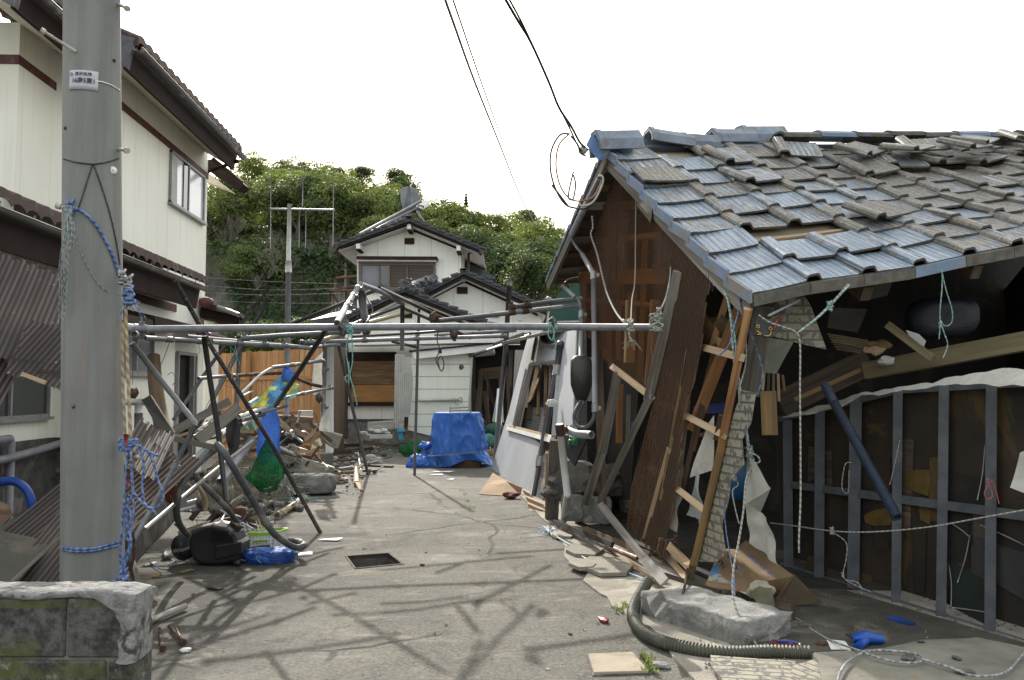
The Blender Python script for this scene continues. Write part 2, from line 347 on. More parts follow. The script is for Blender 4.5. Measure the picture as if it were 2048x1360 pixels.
WLS = .042
def trans_sheet(name, c, c2, tr, tl, dirtc):
    t = NT(name); co = t.co(True, (.18, 2.6, 1)); n = t.noise(co, 5, 4, .5); n2 = t.noise(t.co(True, (.5, .8, 1)), 1.1, 3, .5)
    col = t.mix(t.ramp(n, .3, .7), c, c2); col = t.mix(t.ramp(n2, .5, .66), col, dirtc); sx = t.n('SeparateXYZ'); t.l(t.uvraw, sx.inputs[0]); gr = t.math('SINE', t.math('MULTIPLY', sx.outputs[1], 2*math.pi/WLS)); col = t.mix(t.math('MULTIPLY', t.ramp(gr, .5, -.6), .85), col, tuple(x*.25 for x in c2))  # rib shading put into the colour: troughs darkened along the corrugation wave
    def ex(sh):
        tb = t.n('BsdfTranslucent'); t.l(col, tb.inputs[0]); tp = t.n('BsdfTransparent'); tp.inputs[0].default_value = (*tr[1], 1)
        a = t.n('MixShader'); a.inputs[0].default_value = tl; t.l(sh, a.inputs[1]); t.l(tb.outputs[0], a.inputs[2])
        b = t.n('MixShader'); f = t.math('MULTIPLY', t.ramp(n2, .66, .4), tr[0]); t.l(f, b.inputs[0]); t.l(a.outputs[0], b.inputs[1]); t.l(tp.outputs[0], b.inputs[2])
        return b.outputs[0]
    return t.out(col, .6, None, 0, extra=ex, spec=.25)
m_brsheet = trans_sheet('brown_translucent_sheet', (.36,.245,.17), (.25,.165,.115), (.82, (.90,.80,.70)), .35, (.17,.12,.085))
m_gysheet = trans_sheet('grey_brown_corrugated_plastic', (.19,.155,.145), (.11,.09,.085), (.12, (.5,.42,.4)), .25, (.24,.185,.15))

def siding_mat():
    t = NT('flaking_tile_pattern_siding'); co = t.co(False); br = t.n('TexBrick'); t.l(t.uvraw, br.inputs['Vector'])
    br.inputs['Scale'].default_value = 1; br.inputs['Brick Width'].default_value = .235; br.inputs['Row Height'].default_value = .062
    br.inputs['Mortar Size'].default_value = .008; br.inputs['Mortar Smooth'].default_value = .1
    br.inputs['Color1'].default_value = (1,1,1,1); br.inputs['Color2'].default_value = (1,1,1,1); br.inputs['Mortar'].default_value = (0,0,0,1)
    fl = t.ramp(t.noise(co, 13, 7, .7, .6), .51, .55)
    k = t.math('MULTIPLY', br.outputs['Color'], t.math('SUBTRACT', 1.0, fl))
    col = t.mix(k, (.085,.08,.08), (.27,.25,.185)); g = t.ramp(t.noise(co, 3, 5), .35, .7); col = t.mix(t.math('MULTIPLY', g, .3), col, (.25,.22,.16))
    return t.out(col, .8, br.outputs['Color'], .004)
m_siding = siding_mat()

def block_mat():
    t = NT('mossy_block'); co = t.co(False); n = t.noise(co, 22, 8, .75); n2 = t.noise(co, 5, 8, .7, .5)
    sx = t.n('SeparateXYZ'); t.l(t.objraw, sx.inputs[0])
    col = t.mix(t.ramp(n, .38, .62), (.035,.034,.031), (.13,.128,.12)); 
    mf = t.math('ADD', n2, t.math('MULTIPLY', t.math('FRACT', t.math('DIVIDE', sx.outputs[2], .2)), -.22))
    col = t.mix(t.math('MULTIPLY', t.ramp(mf, .36, .56), .8), col, (.10,.105,.026))
    n3 = t.noise(co, 7, 7, .7); col = t.mix(t.ramp(n3, .60, .66), col, (.24,.24,.225))
    return t.out(col, .95, n, .02)
m_block = block_mat()
m_lime = M('lime_crust_mortar', (.25,.245,.235), (.13,.127,.12), (.045,.043,.04), sc=30, rough=.95, bump=.02, bsc=30, patch=(.52,.6), psc=9)
def pole_mat():
    t = NT('spun_concrete_pole'); co = t.co(False); a = t.noise(t.co(False, (3,3,.18)), 3, 6, .6); f = t.noise(co, 150, 3, .7); g = t.noise(co, 1.2, 5)
    col = t.mix(t.ramp(a, .35, .68), (.215,.215,.20), (.155,.155,.145)); col = t.mix(t.math('MULTIPLY', t.ramp(f, .5, .75), .5), col, (.25,.25,.23)); col = t.mix(t.math('MULTIPLY', t.ramp(g, .45, .7), .6), col, (.125,.125,.117))
    s_ = t.noise(t.co(False, (9,9,.5)), 2, 7); col = t.mix(t.math('MULTIPLY', t.ramp(s_, .64, .72), .4), col, (.22,.13,.08))
    return t.out(col, .9, f, .003)
m_pole = pole_mat()

def cloth_mat(name, c1, c2, tl=.25, rough=.45, sc=3, trn=0.0, c3=None):
    t = NT(name); co = t.co(False); n = t.noise(co, sc, 7, .65, .6); col = t.mix(t.ramp(n, .3, .7), c1, c2)
    if c3: col = t.mix(t.ramp(t.noise(co, sc*1.6, 4), .5, .56), col, c3)
    def ex(sh):
        tb = t.n('BsdfTranslucent'); t.l(col, tb.inputs[0]); a = t.n('MixShader'); a.inputs[0].default_value = tl
        t.l(sh, a.inputs[1]); t.l(tb.outputs[0], a.inputs[2]); r = a.outputs[0]
        if trn:
            tp = t.n('BsdfTransparent'); b = t.n('MixShader'); w = t.noise(co, 140, 2); t.l(t.math('MULTIPLY', t.ramp(w, .35, .65), trn), b.inputs[0]); t.l(r, b.inputs[1]); t.l(tp.outputs[0], b.inputs[2]); r = b.outputs[0]
        return r
    return t.out(col, rough, t.noise(co, sc*5, 5), .012, extra=ex)
m_tarp = cloth_mat('blue_tarpaulin', (.04,.155,.52), (.06,.20,.62), .22, .30, 2)
m_gnet = cloth_mat('green_fine_net', (.01,.20,.055), (.006,.10,.03), .35, .6, 5, .45)
m_bnet = cloth_mat('blue_fine_net', (.03,.13,.50), (.08,.22,.62), .35, .5, 6, .35)
m_ycloth = cloth_mat('blue_yellow_cloth', (.04,.16,.42), (.10,.28,.40), .35, .6, 2.5, 0, (.48,.50,.12))
m_wcloth = cloth_mat('soiled_white_sheet', (.50,.49,.44), (.36,.345,.30), .25, .8, 4)
m_wpl = cloth_mat('milky_plastic_sheet', (.55,.58,.55), (.45,.48,.46), .3, .4, 3, .25)
m_tealc = cloth_mat('teal_netting', (.10,.30,.24), (.22,.38,.33), .3, .8, 6, .45)
m_ragnet = cloth_mat('grey_matted_net', (.20,.185,.145), (.12,.11,.09), .3, .95, 6, .5)

def leafm(name, c1, c2, tl=.4):
    t = NT(name); co = t.co(False); n = t.noise(co, .9, 5, .6); n2 = t.noise(co, 9, 2); f = t.math('ADD', t.math('MULTIPLY', n, .7), t.math('MULTIPLY', n2, .3))
    col = t.mix(t.ramp(f, .38, .62), c1, c2); vv = t.math('ADD', t.math('MULTIPLY', t.rand, .5), .75); col = t.mix(1.0, col, t.grey(vv), 'MULTIPLY')
    def ex(sh):
        tb = t.n('BsdfTranslucent'); t.l(t.mix(.5, col, (.16,.20,.03)), tb.inputs[0]); a = t.n('MixShader'); a.inputs[0].default_value = tl
        t.l(sh, a.inputs[1]); t.l(tb.outputs[0], a.inputs[2]); return a.outputs[0]
    return t.out(col, .55, None, 0, extra=ex, spec=.25)
lf = [leafm('leaves_mid', (.075,.115,.035), (.15,.185,.06)), leafm('leaves_dark', (.030,.060,.027), (.07,.10,.038), .4),
      leafm('leaves_bright', (.14,.185,.045), (.23,.265,.08), .5), leafm('leaves_conifer', (.015,.03,.016), (.03,.045,.02), .15)]
bark = M('tree_bark', (.12,.10,.08), (.07,.06,.05), sc=8, rough=.9)

# ---------------------------------------------------------------- camera, light
cd = bpy.data.cameras.new('camera'); cam = bpy.data.objects.new('camera', cd); COL.objects.link(cam)
cam.location = CAM; cam.rotation_euler = (math.pi/2+PIT, 0, 0); cd.sensor_width = 36; cd.lens = F/2048*36; cd.clip_end = 2000; cd.clip_start = .05
scene.camera = cam
SUN_EL, SUN_AZ = math.radians(33), math.radians(-15)     # ahead and a little left
sv = V((math.sin(SUN_AZ)*math.cos(SUN_EL), math.cos(SUN_AZ)*math.cos(SUN_EL), math.sin(SUN_EL)))
sl = bpy.data.lights.new('sun', 'SUN'); sl.energy = 3.4; sl.angle = math.radians(.8); sl.color = (1, .95, .87)
so = bpy.data.objects.new('sun', sl); COL.objects.link(so); so.rotation_euler = sv.to_track_quat('Z', 'Y').to_euler()
w = bpy.data.worlds.new('World'); scene.world = w; w.use_nodes = True; t = w.node_tree; t.nodes.clear()
sk = t.nodes.new('ShaderNodeTexSky'); sk.sky_type = 'NISHITA'; sk.sun_disc = False; sk.sun_elevation = SUN_EL; sk.sun_rotation = SUN_AZ
sk.dust_density = 6; sk.air_density = 1.2; sk.ozone_density = 1; sk.altitude = 0
hz = t.nodes.new('ShaderNodeMix'); hz.data_type = 'RGBA'; hz.inputs[0].default_value = .6; hz.inputs[7].default_value = (9.2, 9.45, 9.25, 1)
bg = t.nodes.new('ShaderNodeBackground'); bg.inputs[1].default_value = .12; wo = t.nodes.new('ShaderNodeOutputWorld')
t.links.new(sk.outputs[0], hz.inputs[6]); t.links.new(hz.outputs[2], bg.inputs[0]); t.links.new(bg.outputs[0], wo.inputs[0])
scene.view_settings.view_transform = 'Standard'; scene.view_settings.look = 'None'; scene.view_settings.exposure = 1.0; scene.view_settings.gamma = 1
scene.cycles.max_bounces = 6; scene.cycles.transparent_max_bounces = 12

# ---------------------------------------------------------------- shared shape helpers
def inpoly(x, y, P):
    c = False; j = len(P)-1
    for i in range(len(P)):
        if (P[i][1] > y) != (P[j][1] > y) and x < (P[j][0]-P[i][0])*(y-P[i][1])/(P[j][1]-P[i][1])+P[i][0]: c = not c
        j = i
    return c
def corrpoly(poly, along, wl, amp, dv=.06, th=.003, warp=None):
    """a corrugated sheet filling a planar 3D polygon; corrugations run along the given direction"""
    n = V()
    for i in range(1, len(poly)-1): n += (poly[i]-poly[0]).cross(poly[i+1]-poly[0])
    n.normalize(); e2 = (along-n*along.dot(n)).normalized(); e1 = e2.cross(n); o = poly[0]
    Q = [((p-o).dot(e1), (p-o).dot(e2)) for p in poly]
    u0, u1 = min(q[0] for q in Q), max(q[0] for q in Q); v0, v1 = min(q[1] for q in Q), max(q[1] for q in Q)
    du = wl/6; nu = int((u1-u0)/du)+2; nv = int((v1-v0)/dv)+2; mb = MB()
    def P(i, j, k):
        u = u0+i*du; v = v0+j*dv; h = amp*math.sin(u/wl*2*math.pi)
        if warp: h += warp(u-u0, v-v0)
        return o+e1*u+e2*v+n*(h+k)
    kp = lambda i, j: inpoly(u0+(i+.5)*du, v0+(j+.5)*dv, Q)
    uvf = lambda i, j: (v0+j*dv, u0+i*du)
    mb.grid([[P(i, j, 0) for j in range(nv)] for i in range(nu)], True, 0, uvf, keep=kp)
    return mb
def pxpoly(pts, pl, off=0): return [pl.hit(x, y, off) for x, y in pts]
def cloth_patch(c00, c10, c11, c01, nu=14, nv=14, amp=.03, seed=0, sc=4, fold=0, fdir=0, nf=6):
    G = []; n = (c10-c00).cross(c01-c00).normalized()
    for i in range(nu+1):
        r = []
        for j in range(nv+1):
            u, v = i/nu, j/nv; p = lerp(lerp(c00, c10, u), lerp(c01, c11, u), v)
            h = amp*noise.noise(p*sc+V((seed, seed*2, 0)))*1.6
            if fold: h += fold*math.sin((u if fdir == 0 else v)*nf*2*math.pi+1.5*noise.noise(p*2))*(.3+.7*v)
            r.append(p+n*h)
        G.append(r)
    mb = MB(); mb.grid(G, True, 0, lambda i, j: (i/nu, j/nv)); return mb
def pipe(name, label, pts, dia, mat, cat='pipe', group=None, clamps=(), n=12, sub=0, hole=True, cmat=None, ends=None):
    P = [at(*p) if not isinstance(p, Vector) else p for p in pts]
    mb = MB(); mb.tube(P, dia/2, n, True, sub, hole); o = mb.build(name, mat, label=label, cat=cat, group=group)
    tl = [(P[i+1]-P[i]).length for i in range(len(P)-1)]; T = sum(tl)
    for c in clamps:
        d = c*T; i = 0
        while i < len(tl)-1 and d > tl[i]: d -= tl[i]; i += 1
        dr = (P[i+1]-P[i]).normalized(); q = P[i]+dr*d; m = MB(); r = dia/2
        m.tube([q-dr*r*1.5, q-dr*r*1.3, q+dr*r*1.3, q+dr*r*1.5], r*1.25, 10)
        u = dr.cross(V((0,1,0))).normalized() if abs(dr.y) < .9 else V((1,0,0))
        m.box(q+u*r*1.5, dr*r*.7, u*r*.6, dr.cross(u)*r*.5)
        m.tube([q+u*r*1.9-dr.cross(u)*r*1.1, q+u*r*1.9+dr.cross(u)*r*1.1], r*.25, 6)
        m.build('clamp', cmat or galv2, o)
    return o
def rope(name, label, pts, dia, mat, cat='rope', group=None, sub=6, knots=(), fray=None, n=7, wob=.0):
    P = [at(*p) if not isinstance(p, Vector) else p for p in pts]
    if wob: P = [p+V((rnd.uniform(-wob,wob),rnd.uniform(-wob,wob),rnd.uniform(-wob,wob))) for p in P]
    mb = MB(); mb.tube(P, dia/2, n, True, sub); o = mb.build(name, mat, label=label, cat=cat, group=group)
    for k in knots:
        c = P[k] if isinstance(k, int) else at(*k); m = MB(); q = []
        for i in range(22):
            a = i*1.9; q.append(c+V((math.cos(a)*dia*1.3+rnd.uniform(-1,1)*dia*.4, math.sin(a)*dia*1.1, (i/22-.5)*dia*5+math.sin(a*1.7)*dia*.8)))
        m.tube(q, dia*.48, 6, True, 2); m.build('knot', mat, o)
    if fray is not None:
        c = P[fray]; m = MB()
        for i in range(14):
            d = V((rnd.uniform(-1,1), rnd.uniform(-.6,.6), rnd.uniform(-1.3,-.1)))*dia*4.5
            m.tube([c, c+d*.5+V((0,0,dia*.7)), c+d], dia*.09, 4, True, 3)
        m.build('frayed_end', mat, o)
    return o
def plank(name, label, a, b, w, t, mat, cat='plank', group=None, side=None, bevel=.003, nails=0):
    A = at(*a) if not isinstance(a, Vector) else a; B = at(*b) if not isinstance(b, Vector) else b
    mb = MB(); mb.board(A, B, w, t, side); o = mb.build(name, mat, label=label, cat=cat, group=group, bevel=bevel); return o
# ================================================================ ground
hole = [gd(694, 1113), gd(776, 1107), gd(803, 1128), gd(712, 1137)]
mb = MB(); S = 300
o0, o1, o2, o3 = V((-S, 700, 0)), V((S, 700, 0)), V((S, -60, 0)), V((-S, -60, 0))
h = hole                                       # far-left, far-right, near-right, near-left
for q in ([o0, h[0], h[1], o1], [o1, h[1], h[2], o2], [o2, h[2], h[3], o3], [o3, h[3], h[0], o0]):
    mb.face(q, [(p.x, p.y) for p in q])
g = mb.build('ground', m_ground, kind='structure', origin=(0,0,0))
rt = thing('drain_pit', 'open square drain pit with rusty iron rim in the asphalt lane', 'drain', sum(hole, V())/4)
m = MB(); dn = V((0,0,-.45))
for i in range(4):
    a, b = h[i], h[(i+1)%4]; m.face([a, b, b+dn, a+dn])
m.face([p+dn for p in h]); m.build('pit_lining', conc_d, rt)
m = MB(); c = sum(h, V())/4
for i in range(4):
    a, b = h[i], h[(i+1)%4]; o_ = (a-c).normalized()*.03; p_ = (b-c).normalized()*.03; z = V((0,0,.006)); zi = V((0,0,-.03))
    m.face([a+o_+z, b+p_+z, b+z, a+z]); m.face([a+z, b+z, b+zi, a+zi]); m.face([b+p_+z, a+o_+z, a+o_-z*.5, b+p_-z*.5])
m.build('iron_rim', rust, rt)
# concrete apron along the collapsed shed
ap = [(1035,985),(1060,1010),(1086,1038),(1098,1046),(1112,1068),(1130,1090),(1128,1112),(1150,1134),(1178,1142),(1166,1160),(1200,1186),(1214,1192),(1225,1212),(1246,1218),(1262,1240),(1300,1252),(1330,1282),(1345,1312),(1405,1375),(1430,1420)]
pts = [gd(x, y, .018) for x, y in ap]+[V((2.2, 3.2, .018)), V((7, 3.2, .018)), V((7, 17, .018)), V((1.2, 17, .018))]
m = MB(); m.prism(pts, V((0,0,-.05))); m.build('concrete_apron', conc_l, kind='structure')
for i, (x, y, s_) in enumerate(((1128,1068,.16),(1168,1100,.2),(1215,1132,.24),(1165,1128,.12))):
    m = MB(); c = gd(x, y, .03+.007*i); q = []
    for k in range(6):
        a = -k*1.05+rnd.uniform(-.2,.2); q.append(c+V((math.cos(a)*s_*rnd.uniform(.8,1.1), math.sin(a)*s_*1.6*rnd.uniform(.8,1.1), .012)))
    m.prism(q, V((0,0,-.03))); m.build('concrete_slab_piece', conc_l, label=['small cracked slab piece at the apron edge by the grey wall panel','flat slab piece below the rusty bar on the apron','largest loose slab piece beside the split grey board','little slab fragment where the blue tape starts'][i], cat='slab piece')
# ground cover weeds
def weeds(spots, n, hgt, mat, name, label):
    m = MB()
    for (x, y, r) in spots:
        c = gd(x, y)
        for k in range(n):
            p = c+V((rnd.gauss(0,r*.5), rnd.gauss(0,r*.5), 0)); a = rnd.uniform(0, 6.28); d = V((math.cos(a), math.sin(a), rnd.uniform(.5,1.6)))*hgt*rnd.uniform(.4,1); sd = V((-math.sin(a), math.cos(a), 0))*hgt*.18
            m.face([p, p+d*.5+sd, p+d, p+d*.5-sd])
    o = m.build(name, mat, label=label, cat='weeds', kind='stuff'); return o
weeds([(1248,1218,.08),(1253,1224,.06),(1300,1345,.04),(1292,1325,.04)], 34, .045, lf[2], 'weeds', 'tiny green weeds growing at cracks by the hose and cover plate')
weeds([(930,990,.04),(936,1003,.04),(925,982,.05),(944,1018,.04)], 16, .03, lf[2], 'grass', 'thin line of grass in a crack across the lane')
# cover plate
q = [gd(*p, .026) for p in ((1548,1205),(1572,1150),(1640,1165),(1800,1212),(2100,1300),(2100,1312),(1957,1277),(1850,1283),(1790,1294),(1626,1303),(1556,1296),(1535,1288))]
m = MB(); m.prism(q, V((0,0,-.02))); m.build('shade_ground', M('shade_toned_floor', (.085,.078,.062), (.045,.042,.035), (.13,.12,.095), sc=4, rough=.95, bump=.012, bsc=40), kind='structure')  # added dark sheet: shade before the shed put into the ground colour
q = [gd(1176,1307,.02), gd(1265,1303,.02), gd(1298,1341,.02), gd(1188,1344,.02)]
m = MB(); m.prism(q, V((0,0,-.03))); m.build('cover_plate', M('sandy_cover_plate', (.28,.24,.18), (.21,.18,.135), (.14,.12,.095), sc=5, rough=.95, patch=(.6,.72)), label='square sandy concrete cover plate set in the asphalt, front right', cat='cover plate', bevel=.003)
m = MB(); c = sum(q, V())/4; m.prism([c+(p-c)*1.06+V((0,0,-.012)) for p in q], V((0,0,-.02))); m.build('gap_line', conc_d, kind='structure')

# ================================================================ hillside
def terr(X, Y):
    pts = [(-90,20),(-60,19),(-36,17),(-29,15.5),(-22,17.8),(-14,17),(-9,14.8),(-4,11.8),(2,9.8),(7,7.5),(25,6.5),(80,5)]
    s_ = X*80/max(Y, 30)
    r = pts[-1][1]
    for i in range(len(pts)-1):
        if pts[i][0] <= s_ <= pts[i+1][0]: r = lerp(pts[i][1], pts[i+1][1], (s_-pts[i][0])/(pts[i+1][0]-pts[i][0])); break
    if s_ < pts[0][0]: r = 20
    k = noise.noise(V((X*.12, Y*.12, 0)))
    e = max(0, min(1, (Y-37-k*1.5)/1.6)); cl = lerp(0, 7.3*min(1, r/14)+k*1.2, e)
    f = max(0, min(1, (Y-38)/42)); f = f*f*(3-2*f)*.5+f*.5
    return cl+max(0, r-7.3*min(1, r/14))*f+.5*noise.noise(V((X*.4, Y*.4, 3)))*e
G = []
xs = [-95+i*1.6 for i in range(120)]; ys = [33,35,36,36.6,37.2,37.8,38.4,39,40]+[42+2.5*i for i in range(34)]
for X in xs: G.append([V((X, Y, terr(X, Y)-.05 if Y > 33 else -.3)) for Y in ys])
m = MB(); m.grid(G, True)
def hillm():
    t = NT('hill_cliff'); tc = t.n('TexCoord'); co = tc.outputs['Object']; gm = t.n('NewGeometry'); sx = t.n('SeparateXYZ'); t.l(gm.outputs['Normal'], sx.inputs[0])
    mp = t.n('Mapping'); t.l(co, mp.inputs[0]); mp.inputs['Scale'].default_value = (1,1,.5)
    n = t.noise(mp.outputs[0], .8, 9, .72, .5); n2 = t.noise(co, .25, 6)
    rock = t.mix(t.ramp(n, .35, .65), (.04,.04,.034), (.15,.14,.12)); rock = t.mix(t.ramp(t.noise(co, .6, 7), .56, .64), rock, (.04,.055,.025))
    so_ = t.mix(t.ramp(n2, .4, .6), (.04,.05,.02), (.06,.06,.03)); col = t.mix(t.ramp(sx.outputs[2], .45, .7), rock, so_)
    return t.out(col, .95, n, .25)
m.build('hillside', hillm(), kind='structure', origin=(0,0,0))

def crown_mesh(name, seed, n, kind, mat):
    """leaf clumps on several lobes; unit size about 1 m radius"""
    R = random.Random(seed); m = MB()
    if kind == 'cone':
        for i in range(n):
            h_ = R.random()**1.3; r = (1-h_)*.42*(.7+.3*math.sin(h_*40))*R.uniform(.6,1.05); a = R.uniform(0, 6.28)
            c = V((math.cos(a)*r, math.sin(a)*r, h_*2.4-.6)); leafq(m, c, V((math.cos(a), math.sin(a), .2)), R, .075)
    else:
        lob = []
        for k in range(R.randint(13, 17)):
            a = R.uniform(0, 6.28); z = R.uniform(-.35, .8); rr = math.sqrt(max(0, 1-z*z))*R.uniform(.35, .85)
            if kind == 'tier': z = R.choice([-.2, .15, .45, .7])+R.uniform(-.06,.06); lob.append((V((math.cos(a)*rr, math.sin(a)*rr, z)), R.uniform(.3,.5), .28))
            else: lob.append((V((math.cos(a)*rr, math.sin(a)*rr, z*.85)), R.uniform(.26,.5), .75))
        lob.append((V((0,0,.1)), .55, .9))
        for i in range(n):
            c, r, fl = R.choice(lob); d = V((R.gauss(0,1), R.gauss(0,1), R.gauss(0,1)+.5)).normalized()
            q = c+V((d.x, d.y, d.z*fl))*r*R.uniform(.78, 1.1)
            leafq(m, q, V((d.x, d.y, d.z+.5)), R, .05)
    me = m.build(name, mat, weld=False); return me
def leafq(m, c, nrm, R, s):
    n = (nrm+V((R.uniform(-.7,.7), R.uniform(-.7,.7), R.uniform(-.7,.7)))).normalized(); u = n.orthogonal().normalized(); u = Matrix.Rotation(R.uniform(0,6.28), 3, n)@u; w_ = n.cross(u)
    s *= R.uniform(.5, 1.1)
    m.face([c-u*s, c+w_*s*.7+n*s*.2, c+u*s, c-w_*s*.7+n*s*.2])
kinds = [('round', lf[0], 6200), ('round', lf[1], 5600), ('round', lf[2], 6200), ('cone', lf[3], 2600), ('tier', lf[0], 4200), ('round', lf[0], 6000), ('round', lf[2], 5600)]
proto = []
for i, (k, mt, n) in enumerate(kinds):
    cr = crown_mesh('crown', 11+i, n, k, mt); me = cr.data; off = V(cr['_o']); me.transform(Matrix.Translation(off)); bpy.data.objects.remove(cr)
    tm = MB(); tm.tube([V((0,0,-1.6)), V((.05,.02,-.8)), V((-.02,.04,-.1))], .07, 7, True, 3, rf=lambda q: 1.2-.6*q)
    for a in range(5):
        an = a*1.26; tm.tube([V((0,0,-.7+.1*a)), V((math.cos(an)*.35, math.sin(an)*.35, -.15+.1*a)), V((math.cos(an)*.65, math.sin(an)*.65, .25))], .028, 5, True, 2, rf=lambda q: 1.2-q)
    to = tm.build('trunk', bark, origin=(0,0,0)); tme = to.data; bpy.data.objects.remove(to); proto.append((me, tme))
TREES = []
def tree(X, Y, r, k, label, group=None, z=None, sq=1.0):
    zz = terr(X, Y) if z is None else z
    th_ = thing('tree' if k != 3 else 'conifer', label, 'tree' if k != 3 else 'conifer', (X, Y, zz), group)
    th_.rotation_euler = (0, 0, rnd.uniform(0, 6.28)); th_.scale = (r, r, r*sq)
    for me, nm in ((proto[k][0], 'crown'), (proto[k][1], 'trunk')):
        o = bpy.data.objects.new(nm, me); COL.objects.link(o); o.parent = th_; o.location = (0, 0, 1.3)
    TREES.append(th_); return th_
labs = {0: 'mid green broadleaf tree massed on the wooded hillside', 1: 'dark green dense tree massed in the lower hillside wood', 2: 'yellow green sunlit tree massed on the wooded hillside', 4: 'flat tiered green tree massed on the hill', 5: 'bushy green tree massed on the upper hillside', 6: 'pale leafy tree massed on the right hill shoulder'}
R2 = random.Random(3)
rows = [39.5, 42, 45.5, 49.5, 54, 59, 64.5, 70.5, 77]
for ri, Y in enumerate(rows):
    xa, xb = (340-1024)/F*Y, (1190-1024)/F*Y; X = xa; stp = 2.5+.33*ri
    while X < xb:
        yy = Y+R2.uniform(-1.2, 1.2); xx = X+R2.uniform(-.8, .8); px = 1024+xx/yy*F
        k = R2.choice([1,1,1,0,5]) if ri < 3 and px < 800 else R2.choice([0,0,2,4,5,2,6,1]) if px < 900 else R2.choice([2,6,0,5,6,1,2])
        if not (ri < 1 and px < 478):
            tree(xx, yy, R2.uniform(1.35, 2.0)*(1+.05*ri), k, labs[k], 'trees of the wooded hillside, kind %s' % ('abcdefg'[k]), sq=R2.uniform(.8,1.05))
        X += stp
# skyline trees that stand out
def tree_at(px, py, Y, r, k, label, sq=1.0):   # crown centre seen at px,py
    p = at(px, py, Y); g_ = terr(p.x, Y); hgt = p.z-g_
    t_ = tree(p.x, Y, r, k, label, z=p.z-1.3*r*sq-.0, sq=sq); return t_
tree_at(588, 338, 80, 1.5, 4, 'spindly tiered tree standing alone on the skyline above the antenna')
tree_at(628, 350, 80, 1.7, 4, 'wide flat topped tree on the skyline between the antenna rods')
tree_at(718, 352, 82, 1.9, 1, 'dark rounded evergreen poking above the middle of the skyline', .6)
tree_at(797, 362, 80, 1.6, 1, 'dark tree poking above the skyline just left of the solar panel')
tree_at(932, 405, 84, .8, 3, 'tiny lone conifer on the skyline right of the solar panel', 1.0)
tree_at(882, 470, 44, 1.6, 2, 'bright yellow green tree right behind the ridge of the far gable house')
tree_at(985, 492, 45, 1.9, 2, 'large bright green tree right of the far house roof')
tree_at(1042, 470, 62, 2.3, 5, 'round green tree on the right end of the hill')
tree_at(1085, 500, 50, 2.0, 6, 'pale tree beside the collapsed shed\'s left eave')
tree_at(1035, 550, 38, 1.8, 1, 'dark tree between the far house and the collapsed shed', .9)
tree_at(1080, 565, 33, 1.5, 1, 'dark bush tree just above the lower house roof end', .9)
tree_at(500, 352, 76, 2.2, 2, 'light green tree on the left skyline beside the cream house eave')
# bare pale-stemmed shrubs in the lower wood
bm_ = MB(); RB = random.Random(9)
def grow(p, d, L, r, n):
    q = [p]; 
    for k in range(4): d = (d+V((RB.uniform(-.25,.25), RB.uniform(-.25,.25), RB.uniform(-.05,.2)))).normalized(); q.append(q[-1]+d*L/4)
    bm_.tube(q, r, 5, True, 2, rf=lambda u: 1-.5*u)
    if n: 
        for k in range(3): grow(q[RB.choice((2,3,4))], (d+V((RB.uniform(-.8,.8), RB.uniform(-.8,.8), RB.uniform(-.2,.6)))).normalized(), L*.7, r*.6, n-1)
for k in range(5): a = k*1.25; grow(V((0,0,0)), V((math.cos(a)*.7, math.sin(a)*.7, 1)).normalized(), 1.3, .035, 3)
bo = bm_.build('bare_shrub', M('pale_bark', (.15,.135,.105), (.09,.08,.06), sc=6), origin=(0,0,0)); bme = bo.data; bpy.data.objects.remove(bo)
for i in range(14):
    px, py = RB.uniform(412, 680), RB.uniform(430, 560); Y = lerp(36.2, 40, (545-py)/145)-.9; p = at(px, py+30, Y)
    o = bpy.data.objects.new('bare_shrub', bme); COL.objects.link(o); o.location = p; o.rotation_euler = (0, RB.uniform(-.5,.5), RB.uniform(0,6)); s_ = RB.uniform(.22,.5); o.scale = (s_,)*3
    tag(o, 'bare pale stemmed shrub growing through the lower dark wood', 'shrub', 'bare pale stemmed shrubs in the lower wood')
# undergrowth covering the slope between the trees
m = MB(); R3 = random.Random(5)
for i in range(26000):
    Y = R3.uniform(38.8, 84); X = R3.uniform((380-1024)/F*Y, (1180-1024)/F*Y); z = terr(X, Y)
    leafq(m, V((X, Y, z+R3.uniform(0, .9))), V((0,-.3,1)), R3, .14)
for i in range(15000):                          # creepers over the rock face
    Y = R3.uniform(36.6, 39); X = R3.uniform((400-1024)/F*Y, (1100-1024)/F*Y); z = terr(X, Y)
    pxx = 1024+X/Y*F
    if noise.noise(V((X*.45, z*.3, 9))) > (.06 if pxx < 470 else -.32): leafq(m, V((X, Y-.25, z+R3.uniform(-.3,.7))), V((0,-.8,.6)), R3, .15)
m.build('undergrowth', lf[1], label='dark green undergrowth and creepers over the hillside and its rock face', cat='undergrowth', kind='stuff', weld=False, origin=(0,0,0))

